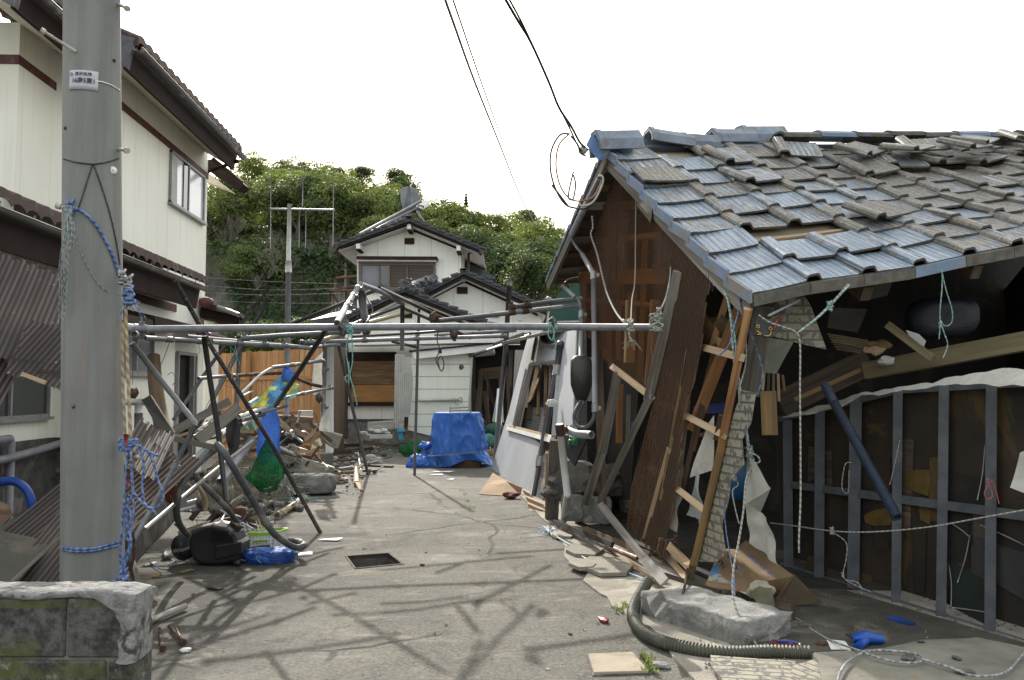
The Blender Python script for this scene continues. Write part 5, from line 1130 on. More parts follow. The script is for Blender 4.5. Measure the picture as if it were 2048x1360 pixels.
for a, b, mt in (((512,1042),(520,1066),pvcw),((516,1038),(528,1068),w_pale),((494,1045),(503,1068),pvcw)): m = MB(); m.tube([at(*a,7.85), at(*b,7.8)], .009, 6); m.build('stick', mt, label='%s stick poking out of the spotted basket'%['tallest white','pale wooden','leftmost white'][[512,516,494].index(a[0])], cat='stick')
# nets and cloth
def bundle(nm, label, cat, cx, cy, Y, rx, rz, ry, mat, seed, strands=0, smat=None):
    m = MB(); m.rock(at(cx,cy,Y), rx, ry, rz, seed, 4, .35, sm=True)
    for i in range(len(m.v)):
        p = m.v[i]; k = noise.noise(p*22)*.018+noise.noise(p*55)*.007; m.v[i] = p+V((0,-k,k))
    o = m.build(nm, mat, label=label, cat=cat)
    if strands:
        s2 = MB(); c = at(cx,cy,Y)
        for i in range(strands):
            a0 = rnd.uniform(-1,1); q = [c+V((rx*(t_*2-1)*1.0, -ry*math.sqrt(max(0,1-(t_*2-1)**2))*.95-.008, rz*(a0*.8+.25*math.sin(t_*7+i)))*1) for t_ in [j/8 for j in range(9)]]
            s2.tube(q, .003, 4, sub=3)
        s2.build('strands', smat or mat, o)
    return o
bundle('blue_net_bundle', 'crumpled bundle of blue netting on the asphalt under the basket', 'net', 537, 1110, 7.35, .235, .062, .14, m_bnet, 5, 26, bluepl)
rope('thin_rope', 'pale cord loop lying over the blue net bundle', [(520,1094,7.2),(512,1104,7.15),(514,1118,7.15),(522,1126,7.15)], .006, r_white, 'cord')
m = MB(); m.prism([gd(596,1105,.01), gd(625,1103,.01), gd(625,1108,.01), gd(596,1111,.01)], V((0,0,-.008))); m.build('paper_strip', whitep, label='thin white strip lying right of the hose loop', cat='paper')
# hanging cloth and nets: tapered bags
def bag(nm, label, rings, Y, mat, cat='net', seed=0, ny=.5, crease=.02, sz=24):
    G = []
    n = len(rings)
    for i in range(n*4-3):
        t_ = i/4; k = min(int(t_), n-2); f = t_-k; f2 = f*f*(3-2*f)
        cx, cy, hw = [lerp(rings[k][q], rings[k+1][q], f2 if q == 2 else f) for q in range(3)]
        c = at(cx, cy, Y); r_ = hw/F*Y; row = []
        for j in range(sz+1):
            a = j/sz*2*math.pi; cr = 1+.10*math.sin(a*7+i*.15+seed)+.25*noise.noise(V((math.cos(a)*1.5, math.sin(a)*1.5, i*.22+seed)))
            row.append(c+V((math.cos(a)*r_*cr, math.sin(a)*r_*cr*ny, crease*noise.noise(V((a*2, i*.5, seed))))))
        G.append(row)
    m = MB(); m.grid(G, True); m.face(G[-1][:-1]); return m.build(nm, mat, label=label, cat=cat)
gb = bag('green_net_bag', 'full bright green net bag hanging low from the pipes', [(535,880,5),(537,905,18),(535,930,31),(533,955,38),(532,972,24),(530,984,8)], 8.6, m_gnet, 'net bag', 3)
m = MB(); m.tube([at(498,935,8.35), at(515,950,8.3), at(528,955,8.3), at(545,962,8.3), at(568,952,8.4)], .005, 5, sub=4); m.build('drawcord', blk, gb)
bag('blue_net_drape', 'long blue net drape hanging above and behind the green net bag', [(534,800,10),(536,835,17),(538,870,22),(536,900,23),(535,925,18)], 9.0, m_bnet, 'net', 8, .3)
m = cloth_patch(at(572,742,8.8), at(597,770,8.9), at(545,815,8.6), at(500,812,8.3), 18, 20, .06, 4, 7, .02, 0, 4); m.build('striped_cloth', m_ycloth, label='blue and yellow plastic cloth slung over the pipes', cat='cloth')
bundle('cloth_knot', 'gathered blue end of the yellow cloth tied under the light pipe', 'cloth', 575, 752, 8.8, .07, .09, .06, m_bnet, 7)
m = cloth_patch(at(588,765,8.9), at(598,775,8.9), at(592,795,8.9), at(578,798,8.9), 8, 8, .03, 2, 8); m.build('teal_cloth', m_tealc, label='small teal cloth corner right of the yellow cloth', cat='cloth')
m = cloth_patch(at(484,838,8.4), at(510,830,8.4), at(512,862,8.4), at(486,858,8.4), 10, 10, .04, 2, 8); m.build('teal_cloth', m_tealc, label='teal net scrap sagging under the pipe stack', cat='cloth')
m = cloth_patch(at(450,838,8.2), at(482,832,8.1), at(474,905,8.0), at(448,912,8.1), 12, 16, .05, 6, 6); m.build('black_sheet', M('black_plastic_sheet', (.012,.012,.014), (.03,.03,.03), sc=4, rough=.4), label='black plastic sheet hanging by the upright black pole', cat='sheet')
m = cloth_patch(at(628,722,12.6), at(645,702,12.6), at(645,800,12.6), at(622,785,12.6), 10, 14, .05, 4, 5); m.build('white_cloth', m_wcloth, label='white torn cloth hanging on the grey upright before the fence', cat='cloth')
m = cloth_patch(at(648,815,12.5), at(652,830,12.4), at(664,865,12.3), at(640,862,12.3), 10, 12, .06, 5, 6); m.build('white_cloth', m_wcloth, label='pale pointed cloth hanging over the tilted grey board', cat='cloth')
m = MB(); m.rock(at(638,795,12.4), .06,.05,.08, 9, 2, .6); m.build('rag_knot', rag, label='knotted rag on the grey upright below the white cloth', cat='rag')
for i, (x0, y0, x1, y1, x2, y2) in enumerate(((460,684,462,720,458,745),(470,690,474,715,469,740),(458,690,470,705,480,730),(397,686,400,700,398,708))):
    rope('teal_string', ['teal string with a bow dangling where the black poles cross','rightmost teal string dangling from the whitish rail','curly teal string dangling from the whitish rail','short teal string left of the crossed black poles'][i], [(x0,y0,7.8),(x1,y1,7.8),(x2,y2,7.8)], .006, teal, 'string')
for i, (pts, Y) in enumerate((([(700,660),(692,700),(698,745),(690,755),(694,765)],5.7),([(703,658),(705,720),(700,750),(708,780),(714,810)],5.7),([(696,658),(700,668),(706,664),(702,656)],5.65),([(1100,650),(1096,668),(1104,680),(1108,665),(1104,650)],5.7),([(1112,652),(1108,672),(1112,690),(1107,702)],5.7))):
    rope('teal_string', ['left long teal string hanging from the main pipe below the apex','right long teal string hanging from the main pipe below the apex','teal binding round the joint at the apex pipe','teal bow tied on the main pipe above the grey panel','teal string end hanging before the grey panel'][i], [(x,y,Y) for x, y in pts], .008, teal, 'string', knots=(0,))
rope('black_cable', 'coil of thin black cable hanging from the rear pipe', [(877,660,8.6),(874,680,8.6),(880,700,8.6),(872,718,8.6),(878,735,8.6),(884,742,8.6),(888,728,8.6),(882,712,8.6),(876,722,8.6),(880,740,8.6)], .012, blk, 'cable', knots=(2,))
rope('black_cable', 'tangle of black cable looping round the frame apex', [(700,600,6.4),(712,610,6.4),(716,640,6.4),(724,652,6.4),(735,640,7),(745,620,7.2),(735,600,7.2),(728,585,7.2)], .01, blk, 'cable')
rope('black_cable', 'thin black cable drooping from the bright sloping pipe', [(690,600,6.2),(702,612,6.2),(718,618,6.3),(728,640,6.3),(742,655,6.4)], .008, blk, 'cable')
for i,(pts,Y) in enumerate((([(343,672),(330,710),(315,745),(300,790)],7.2),([(335,750),(345,745),(352,760),(345,770)],9),([(470,750),(480,758),(487,772),(478,778),(450,770)],8.6),([(505,750),(520,762),(530,770)],8.4))):
    rope('thin_wire', ['thin wire slanting down from the left rail to the log','curled wire before the cream wall','looped wire on the grey crossing pipe','short wire end by the white hose'][i], [(x,y,Y) for x, y in pts], .007, galv2, 'wire')
# loose clutter over the left heap
R7 = random.Random(33); cl = [('tube', pvcw, 'thin whitish tube tangled in the left heap', 'thin tubes in the heap'), ('tube', galv2, 'short grey pipe tangled in the left heap', 'short grey pipes in the heap'), ('lath', w_grey, 'grey broken lath tangled in the left heap', 'grey laths in the heap'), ('lath', w_brown, 'brown broken lath tangled in the left heap', 'brown laths in the heap'), ('lath', w_pale, 'pale broken lath tangled in the left heap', 'pale laths in the heap'), ('tube', blk, 'short black pipe tangled in the left heap', 'short black pipes in the heap')]
for i in range(170):
    x = R7.uniform(375, 640); y = R7.uniform(835, 1075)
    if x > 500 and y > 1000: continue
    if x > 570 and y > 930: continue
    if x < 430 and y < 930: continue
    Yg = gd(x, max(y+25, 960)).y*R7.uniform(.9, 1.0); Yg = min(Yg, 12.5); c = at(x, y, Yg); nm, mt, lb, gp_ = R7.choice(cl)
    a = R7.uniform(-.9, 1.2) if R7.random() < .7 else R7.uniform(0, 3.1); l = R7.uniform(.12, .55); d = V((math.cos(a), R7.uniform(-.5,.5), math.sin(a)*.7)).normalized()
    m = MB(); A, B = c-d*l/2, c+d*l/2
    for q in (A, B): q.z = max(q.z, .02)
    if nm == 'tube': r_ = R7.uniform(.008,.022); m.tube([A, B], r_, 8, True, 0, r_ > .014)
    else: m.board(A, B, R7.uniform(.02,.07), R7.uniform(.008,.02))
    m.build('heap_'+nm, mt, label=lb, cat=nm, group=gp_)
for i in range(26):
    x = R7.uniform(390, 600); y = R7.uniform(900, 1050); Yg = min(gd(x, max(y+20,960)).y*.95, 12); m = MB(); c = at(x, y, Yg); q = [c]
    for k in range(5): q.append(q[-1]+V((R7.uniform(-.14,.14), R7.uniform(-.08,.08), R7.uniform(-.10,.06))))
    for p in q: p.z = max(p.z, .01)
    m.tube(q, R7.uniform(.002,.005), 5, sub=4); mt = [r_white, r_teal, r_grey, rag][i%4]; m.build('net_strand', mt, label=['pale','greenish','grey','dirty'][i%4]+' loose net strand tangled in the left heap', cat='strand', group=['pale','green','grey','dirty'][i%4]+' net strands in the heap')
# tilted board, boxes near the fence
m = MB(); m.prism([at(622,850,13.5), at(640,848,13.5), at(650,862,13.4), at(685,872,13.2), at(676,896,13.1), at(665,896,13.2), at(640,880,13.4)], V((0,.03,.02))); m.build('grey_board', M('grey_green_board', (.22,.21,.18), (.17,.16,.13), rough=.8), label='tilted grey green board before the cedar fence', cat='board')
BX = thing('white_carton', 'small white metal box with a round hole standing by the cedar fence', 'box', at(610,860,14.5))
m = MB(); m.box(at(610,838,14.5), V((.12,.03,0)), V((-.03,.1,0)), V((.01,0,.15))); m.build('case', whitec, BX, bevel=.005)
m = MB(); m.rock(at(612,822,14.45), .05,.03,.01, 3, 2, .1); m.build('hole', glassd, BX)
m = MB(); m.prism([at(545,830,14), at(625,835,14), at(620,870,13.8), at(548,858,13.8)], V((0,.1,.01))); m.build('crate_board', w_brown, label='wide brown board lying under the white box before the fence', cat='board')
bundle('dark_lump', 'black bundle lying on the heap in front of the cedar fence', 'bundle', 585, 876, 13.2, .28, .14, .2, blackpl, 12)
# ================================================================ debris heap on the left
def stick(px, py, ln, ang, w_, t_, mat, name, label, group=None, tilt=0, z=.02, cat=None):
    c = gd(px, py, z); d = V((math.cos(ang), math.sin(ang), tilt)).normalized(); m = MB()
    m.board(c-d*ln/2, c+d*ln/2, w_, t_, V((-d.y, d.x, 0))); return m.build(name, mat, label=label, cat=cat or name.replace('_', ' '), group=group, bevel=.002)
# named pieces
m = MB(); c = gd(598,968,.16); m.rock(c, .62, .22, .17, 31, 4, .14, rot=.28, sm=True, flat=.8); m.build('concrete_lump', conc, label='long rounded concrete lump lying behind the longest black pole foot', cat='concrete lump')
bundle('white_sack', 'dirty white sack with blue print lying on the long concrete lump', 'sack', 605, 938, 13.0, .42, .16, .13, m_wcloth, 14)
m = MB(); c = at(648,917,14.6); m.box(c, V((.13,.05,0)), V((-.05,.12,0)), V((0,0,.1))); m.build('stone_block', conc, label='squarish grey stone block right of the white sack', cat='stone block', bevel=.02)
BN = thing('white_tub', 'round white plastic tub lid lying on the heap near the fence', 'tub', at(597,910,14.5)); m = MB(); m.lathe(at(597,910,14.5), V((0,0,1)), [(-.04,.001),(-.04,.10),(.03,.115),(.03,.105),(.0,.1),(0,.001)], 22); m.build('shell', styro, BN)
pipe('bamboo_tube', 'yellowed bamboo tube lying on end towards the camera beside the leaning grey post', [gd(712,930,.05), gd(713,967,.05)], .085, bamboo, 'bamboo pole')
pipe('white_stick', 'white stick beside the bamboo tube', [gd(716,905,.06), gd(723,950,.03)], .035, pvcw, 'stick')
pipe('wood_roller', 'light wooden roller end by the bamboo tube', [gd(690,945,.05), gd(712,944,.05)], .06, w_pale, 'roller')
pipe('white_stick', 'short pale stick lying left of the grey block by the tube', [gd(666,938,.06), gd(682,946,.04)], .05, w_pale, 'stick')
m = MB(); m.box(gd(688,940,.05), V((.08,.14,0)), V((-.05,.03,0)), V((0,0,.05))); m.build('wood_block', w_grey, label='dark grey wood block left of the bamboo tube', cat='wood block', bevel=.004)
bundle('paper_bag', 'crumpled white paper and plastic right of the leaning grey post', 'paper', 745, 921, 17.0, .22, .1, .07, m_wcloth, 17)
stick(762, 932, .55, -.5, .09, .03, w_dark, 'driftwood', 'dark curved driftwood piece right of the leaning grey post')
pipe('bamboo_tube', 'yellow bamboo pole lying near the longest black pole, open end left', [gd(554,1031,.05), gd(612,995,.05)], .075, bamboo, 'bamboo pole')
pipe('black_tube', 'black tube with pale end under the green net bag', [(522,985,9.8),(552,975,10.2)], .06, blk, 'tube')
pipe('grey_rod', 'grey rod lying above the yellow bamboo pole', [gd(585,1010,.08), gd(609,986,.08)], .03, galv2, 'rod')
m = cloth_patch(gd(548,985,.25), gd(590,975,.2), gd(575,1005,.02), gd(520,1015,.03), 14, 14, .09, 3, 5); m.build('matted_net', m_ragnet, label='pale frayed net mat below the green net bag', cat='net')
m = MB(); c = at(570,975,10.4)
for i in range(60):
    d = V((rnd.gauss(0,.12), rnd.gauss(0,.1), rnd.gauss(-.02,.1))); m.tube([c, c+d*.6+V((0,0,.03)), c+d*1.5], .004, 4, sub=2)
m.build('fibre_tuft', r_white, label='tuft of frayed pale fibre right of the green net bag', cat='fibre')
m = MB(); c = gd(592,1002,.03)
for i in range(30): d = V((rnd.gauss(0,.12), rnd.gauss(0,.12), rnd.uniform(0,.05))); m.tube([c, c+d*.6+V((0,0,.02)), c+d*1.5], .004, 4, sub=2)
m.build('fibre_tuft', teal, label='small green fibre tuft lying by the net mat', cat='fibre')
# big rocks / matted piles that fill the heap
for i, (x, y, Y, rx, rz, mt, nm, l) in enumerate(((478,985,9.8,.30,.30,m_ragnet,'net_heap','large grey matted net heap behind the long vacuum hose'),(430,985,8.2,.16,.2,rag,'net_heap','grey rag heap between the two vacuum hoses'),
    (505,1018,9.4,.22,.11,conc_d,'rubble_lump','grey rubble lump behind the spotted basket'),(455,1035,8.6,.2,.12,w_brown,'heap','brown tangled heap above the vacuum cleaner'),
    (343,985,6.9,.045,.07,M('terracotta', (.22,.08,.045), (.14,.05,.03), sc=6, rough=.7),'clay_pot','broken terracotta pot behind the bent grey pipe'),(560,912,12.8,.28,.14,rag,'net_heap','matted heap behind the blue net drape'),(500,945,10.6,.15,.2,m_ragnet,'net_heap','grey net mass left of the blue net drape'))):
    m = MB(); m.rock(at(x,y,Y), rx, rx*.8, rz, i+40, 4, .4, sm=True)
    for k in range(len(m.v)): p = m.v[k]; q = noise.noise(p*9)*.06+noise.noise(p*25)*.025; m.v[k] = p+V((q,-q,q))
    m.build(nm, mt, label=l, cat=nm.replace('_',' '))
# white wire rack by the vacuum
WR = thing('wire_rack', 'bent white wire rack lying above the vacuum cleaner', 'rack', gd(480,1090))
for a, b in (((440,1020),(510,1060)),((452,1022),(444,1040)),((410,1045),(462,1035)),((462,1035),(500,1062)),((494,1045),(478,1085)),((500,1055),(486,1090)),((470,1070),(508,1058)),((440,1042),(470,1080))):
    m = MB(); m.tube([at(*a,7.75), at(*b,7.6)], .008, 6); m.build('rod', pvcw, WR)
rope('white_branch', 'pale driftwood branch crossing the grey heap', [(393,968,6.9),(405,985,6.9),(413,1005,6.95),(410,1020,6.95)], .035, bamboo, 'branch', n=8)
rope('loose_wire', 'thin brown cord on the asphalt before the vacuum', [gd(300,1125,.02), gd(330,1140,.02), gd(352,1122,.02), gd(372,1115,.02)], .01, r_dblue, 'cord')
m = MB(); m.rock(gd(335,1112,.03), .05, .04, .035, 3, 2, .4); m.build('crumpled_can', alu, label='crushed shiny can in the shade left of the vacuum', cat='can')
for i, (x, y, mt) in enumerate(((300,1128,whitec),(315,1150,cardb),(372,1142,w_yel),(428,1176,dark))):
    m = MB(); c = gd(x, y, .012); a = rnd.uniform(0,3); u = V((math.cos(a), math.sin(a), .05)); v_ = V((-math.sin(a), math.cos(a), 0)); m.box(c, u*.06, v_*.025, V((0,0,.004))); m.build('scrap', mt, label=['white foil scrap in the shade right of the pole foot','brown paper scrap behind the block wall end','yellow wood chip before the vacuum','flat dark slate piece alone on the asphalt'][i], cat='scrap')
# rusty bolts, pipe
pipe('grey_tube', 'grey tube lying on the asphalt at the block wall end', [gd(296,1243,.03), gd(371,1212,.03)], .042, M('matt_grey_tube', (.30,.28,.25), (.2,.19,.17), rough=.8), 'tube', n=14)
def bolt(a, b, lab):
    A, B = gd(*a, .02), gd(*b, .02); B2 = TH = thing('rusty_bolt', lab, 'bolt', lerp(A,B,.5)); m = MB(); m.tube([A, B], .010, 8); m.build('shank', rust, TH); d = (B-A).normalized(); m = MB(); m.tube([B-d*.008, B+d*.014], .021, 6); m.build('head', rust, TH)
bolt((319,1257),(325,1296), 'upright lying rusty bolt nearest to the block wall'); bolt((338,1252),(366,1284), 'rusty bolt slanting right beside the other bolt')
pipe('nail', 'thin pale nail beside the slanting rusty bolt', [gd(353,1256,.01), gd(360,1272,.01)], .006, w_pale, 'nail')
m = MB(); m.rock(gd(371,1300,.012), .035, .02, .014, 5, 2, .3, rot=.3); m.build('white_stone', styro, label='small white stone right of the rusty bolts', cat='stone')
m = MB(); m.prism([gd(272,1175,.03), gd(260,1120,.03), gd(268,1120,.03), gd(283,1172,.03)], V((0,0,.02))); m.build('wood_strip', w_grey, label='small wood strip at the foot of the rope tangle', cat='strip')
TG = thing('rusty_turnbuckle', 'dark rusty shackle hanging at the pole foot beside the rope tangle', 'shackle', at(263,1100,4.9))
m = MB(); m.tube([at(264,1065,4.9), at(269,1090,4.9), at(266,1120,4.9), at(260,1140,4.9), at(256,1120,4.9), at(259,1090,4.9), at(264,1065,4.9)], .009, 7, sub=4); m.build('ring', rust, TG); m = MB(); m.tube([at(259,1078,4.88), at(270,1078,4.88)], .008, 6); m.build('pin', rust, TG)

# scattered rubble, one object each
def inheap(x, y): return True
R4 = random.Random(21)
zones = [((600,905,770,955), 80), ((480,950,600,1020), 34), ((560,880,700,925), 46), ((690,865,830,905), 46), ((400,1050,520,1110), 12), ((620,955,720,985), 10)]
mats4 = [(conc,'stone'),(conc_d,'stone'),(w_grey,'wood_scrap'),(w_brown,'wood_scrap'),(styro,'foam_piece'),(w_pale,'wood_scrap'),(conc_l,'stone'),(w_dark,'wood_scrap')]
labd = {'stone':('grey rubble stone scattered over the debris at the lane\'s far left', 'rubble stones'), 'wood_scrap':('short broken wood scrap scattered over the far left debris', 'wood scraps'), 'foam_piece':('white foam crumb scattered over the far left debris', 'foam crumbs')}
for (x0,y0,x1,y1), n in zones:
    for i in range(n):
        x, y = R4.uniform(x0,x1), R4.uniform(y0,y1); mt, nm = R4.choice(mats4); lb, gp_ = labd[nm]; c = gd(x, y, .03)
        m = MB()
        if nm == 'wood_scrap':
            a = R4.uniform(0,3.14); d = V((math.cos(a), math.sin(a), R4.uniform(-.15,.25))); l = R4.uniform(.08,.42); m.board(c-d*l/2+V((0,0,.02)), c+d*l/2+V((0,0,.03)), R4.uniform(.03,.1), R4.uniform(.012,.03), V((-d.y,d.x,.1)))
        else:
            s_ = R4.uniform(.03,.11) if nm == 'stone' else R4.uniform(.02,.07); m.rock(c, s_, s_*R4.uniform(.6,1), s_*R4.uniform(.4,.8), R4.randint(0,99), 1, .4, rot=R4.uniform(0,3), flat=.6)
        m.build(nm, mt, label=lb, cat=nm.replace('_',' '), group=gp_)
# fine grit as stuff
m = MB()
for i in range(5200):
    if i % 2: x, y = R4.gauss(640,80), R4.gauss(925,26)
    else: x, y = R4.uniform(440,800), R4.uniform(870,935)
    if y < 862 or y > 1060 or x > 840 or x < 330: continue
    if x > 720+max(0,(935-y))*1.2 and y > 905: continue
    c = gd(x, y, .006); s_ = R4.uniform(.008,.035); a = R4.uniform(0,6); u = V((math.cos(a), math.sin(a), R4.uniform(-.4,.4)))*s_; v_ = V((-math.sin(a), math.cos(a), R4.uniform(-.2,.4)))*s_*R4.uniform(.3,1)
    m.face([c-u, c+v_, c+u, c-v_]); m.face([c-u, c-v_, c+V((0,0,s_*.8)), c+v_])
m.build('grit', M('mixed_grit', (.16,.15,.13), (.07,.065,.055), (.34,.32,.29), sc=9, patch=(.58,.6), psc=30), label='fine grit and crumbs spread around the debris heap', cat='grit', kind='stuff', weld=False)
m = MB()
for i in range(900):                              # small chips over the lane
    x, y = R4.uniform(330,1350), 945+(R4.random()**1.5)*410
    c = gd(x, y, .003); s_ = R4.uniform(.002,.008)*(1 if R4.random() < .93 else 2.0); a = R4.uniform(0,6); u = V((math.cos(a), math.sin(a), 0))*s_; v_ = V((-math.sin(a), math.cos(a), .3))*s_*R4.uniform(.4,1)
    m.face([c-u, c+v_, c+u, c-v_+V((0,0,s_))])
m.build('chips', M('pale_chips', (.34,.33,.29), (.12,.10,.08), (.45,.43,.4), sc=3, psc=9), label='tiny pale and dark chips strewn over the asphalt lane', cat='chips', kind='stuff', weld=False, origin=(0,0,0))
for i, (x, y, s_, mt, l) in enumerate(((845,1129,.03,w_brown,'curled dry leaf on the asphalt right of the drain pit'),(852,1105,.016,w_brown,'small brown pebble right of the drain pit'),(1140,1267,.024,w_dark,'dark red brown pebble alone before the cover plate'),(728,1097,.018,w_yel,'little orange leaf just above the drain pit'),(958,1100,.014,w_dark,'tiny dark pebble in the middle of the lane'),(1208,1240,.05,redpl,'red brick chip below the weeds at the hose'),(1322,1330,.055,conc,'flat grey chip right of the cover plate'))):
    m = MB(); m.rock(gd(x,y,s_*.3), s_, s_*.6, s_*.35, i+60, 1, .5, rot=i, flat=.5); m.build('pebble', mt, label=l, cat='pebble')
for i, (x, y, w_, l) in enumerate(((885,944,.22,'flat torn paper before the blue tarpaulin'),(872,950,.13,'small folded paper before the blue tarpaulin'),(900,959,.07,'tiny white scrap before the blue tarpaulin'),(660,1080,.12,'white paint splash shaped flake on the asphalt above the drain pit'))):
    c = gd(x,y,.01); m = MB(); m.prism([c+V((-w_,0,0)), c+V((-w_*.3,w_*.5,0)), c+V((w_,w_*.3,.01)), c+V((w_*.6,-w_*.3,0))], V((0,0,.006))); m.build('paper_scrap', whitep, label=l, cat='paper')
# long dark beams and rods on the far ground
for a, b, w_, mt, l in (((600,912),(745,897),.08,w_dark,'long dark beam lying across the far debris'),((560,878),(650,893),.03,pvcw,'upper white rod lying in the dark debris by the fence'),((560,888),(640,899),.03,pvcw,'lower white rod lying in the dark debris by the fence'),((655,893),(720,890),.09,w_dark,'dark timber by the boarded window'),((720,882),(800,893),.06,w_brown,'brown stick on the ground by the boarded window'),((603,893),(618,874),.03,pvcw,'short white stick standing out of the debris by the board')):
    A, B = gd(*a,.06), gd(*b,.06); m = MB(); m.board(A, B, w_, .05, V((0,0,1))); m.build('beam', mt, label=l, cat='beam')
m = cloth_patch(at(625,885,13), at(640,875,13), at(645,890,13), at(622,900,13), 6, 6, .03, 2); m.build('paper_sheet', m_wcloth, label='white paper corner below the tilted grey board', cat='paper')
# styrofoam and louvre grille by the boarded house
m = MB(); m.box(at(762,873,19.4), V((.25,0,0)), V((0,.1,0)), V((0,0,.04))); m.build('foam_tray', styro, label='white foam tray on the ground under the boarded window', cat='tray')
for i, (x, y, s_) in enumerate(((755,862,.12),(768,860,.1),(775,866,.08),(735,870,.09),(728,866,.12),(742,860,.08))): m = MB(); m.rock(at(x,y,19.5), s_, s_*.7, s_*.5, i+70, 1, .3, flat=.6); m.build('foam_block', styro, label='white foam block heaped on the tray area under the window', cat='foam block', group='foam blocks under the boarded window')
GR = thing('louvre_grille', 'pale plastic louvre grille leaning on the foundation under the boarded window', 'grille', at(765,860,19.9))
for i in range(5): m = MB(); m.board(at(738,845+i*3.2,19.9), at(788,842+i*3.6,19.9), .035, .02); m.build('slat', whitec, GR)
m = MB(); m.box(at(737,852,19.9), V((.02,0,0)), V((0,.02,0)), V((0,0,.1))); m.build('end_cap', whitec, GR)
BB = thing('blue_bin', 'small turquoise bin beside the brown pipe stub', 'bin', at(801,883,19)); m = MB(); m.prism([at(795,862,19), at(809,861,19), at(807,880,19), at(797,880,19)], V((0,.2,0))); m.build('body', M('turquoise_plastic', (.05,.28,.42), (.04,.22,.34), rough=.5), BB, bevel=.01); m = MB(); m.prism([at(794,859,18.95), at(810,858,18.95), at(810,863,18.95), at(794,864,18.95)], V((0,.3,0))); m.build('rim', M('turquoise_plastic', (.05,.28,.42)), BB)
# ================================================================ blue tarpaulin over a crate
TP = thing('tarped_crate', 'bulky crate wrapped in a bright blue tarpaulin tied with cord in the lane', 'covered crate', gd(918,936))
yt = gd(918,936).y
def tq(x, y, d=0): return at(x, y, yt+d)
prof = [(0,826,-52,43),(2,832,-54,45),(8,842,-57,48),(25,868,-58,50),(60,895,-57,53),(80,906,-58,50),(96,914,-60,55),(125,934,-56,62)]
G = []; sz = 150
for kk in range(85):
    k = kk/3; t_ = k/28*(len(prof)-1); i = min(int(t_), len(prof)-2); f = t_-i
    y = lerp(prof[i][1], prof[i+1][1], f); l = lerp(prof[i][2], prof[i+1][2], f); r_ = lerp(prof[i][3], prof[i+1][3], f)
    L_, R_ = tq(918+l, y), tq(918+r_, y); hw = (R_.x-L_.x)/2; cx = (R_.x+L_.x)/2; z = L_.z; row = []
    fl = max(0, (k-19)/9)
    for j in range(sz+1):
        a = j/sz*2*math.pi; cs, sn = math.cos(a), math.sin(a); sq = 1/max(abs(cs), abs(sn), 1e-3); sq = min(sq, 1.22)
        rg1 = 1-abs(noise.noise(V((cs*2.6, sn*2.6, z*2.2+3))))*2.2; rg2 = 1-abs(noise.noise(V((cs*5+z, sn*5, z*3.5))))*2; fold = .014*math.sin(a*9+z*4)+.07*noise.noise(V((cs*2.2, sn*2.2, z*1.6)))+.06*rg1**3*(rg1 > 0)+.03*rg2**3*(rg2 > 0)-.04+fl*.07*math.sin(a*7+1)
        rr = 1+fold*1.3
        zz = z
        if k > 22 and sn < -.2: zz += (k-22)/6*.13*max(0, math.sin((cs+.35)*2.4))
        row.append(V((cx+hw*cs*sq*rr*.98, yt+.42+.45*sn*sq*rr, max(zz, .012))))
    G.append(row)
m = MB(); m.grid(G, True); m.face([p for p in G[0][:-1]]); tp_ = m.build('tarpaulin', m_tarp, TP)
m = MB(); m.box(V((tq(916,930).x, yt+.35, .13)), V((.42,0,0)), V((0,.3,0)), V((0,0,.13))); m.build('crate', w_brown, TP)
m = MB(); q = []
for i in range(25):
    a = math.pi+i/24*math.pi; q.append(V((tq(917,905).x+math.cos(a)*.60*min(1/max(abs(math.cos(a)),abs(math.sin(a))),1.2), yt+.38+math.sin(a)*.52, lerp(tq(0,917).z, tq(0,897).z, i/24))))
m.tube(q, .008, 6, sub=2); m.build('tie_cord', r_white, TP)
TRk = thing('folded_bench_light', 'pale metal bracket frame lying on top of the blue covered crate', 'bracket', tq(921,824,.3))
for a, b in (((900,823),(940,820)),((899,828),(941,827)),((900,833),(943,832))): m = MB(); m.board(tq(a[0],a[1]-6,.02), tq(b[0],b[1]-6,.02), .03, .06); m.build('bar', alu, TRk)
for x in (900,941): m = MB(); m.board(tq(x,813,.02), tq(x,828,.02), .02, .06); m.build('side', alu, TRk)
for cx, cy, rx, rz, sd, l in ((838,926,.22,.10,3,'leftmost crumpled tail of blue tarpaulin on the ground'),(855,915,.16,.12,4,'crumpled blue tarpaulin heap beside the crate'),(851,892,.12,.14,6,'upper crumpled blue tarpaulin lump left of the crate'),(868,932,.13,.06,8,'flat blue tarpaulin edge at the crate corner')):
    bundle('tarpaulin_tail', l, 'tarpaulin', cx, cy, yt+(.15 if cy > 920 else .6), rx, rx*.7, rz, m_tarp, sd)
bundle('green_net_heap', 'green net heap on the ground left of the blue covered crate', 'net', 818, 900, 18.6, .24, .15, .07, m_gnet, 9)
bundle('green_net_heap', 'upper green net lump behind the slim black post', 'net', 833, 892, 19, .16, .12, .12, m_gnet, 10)
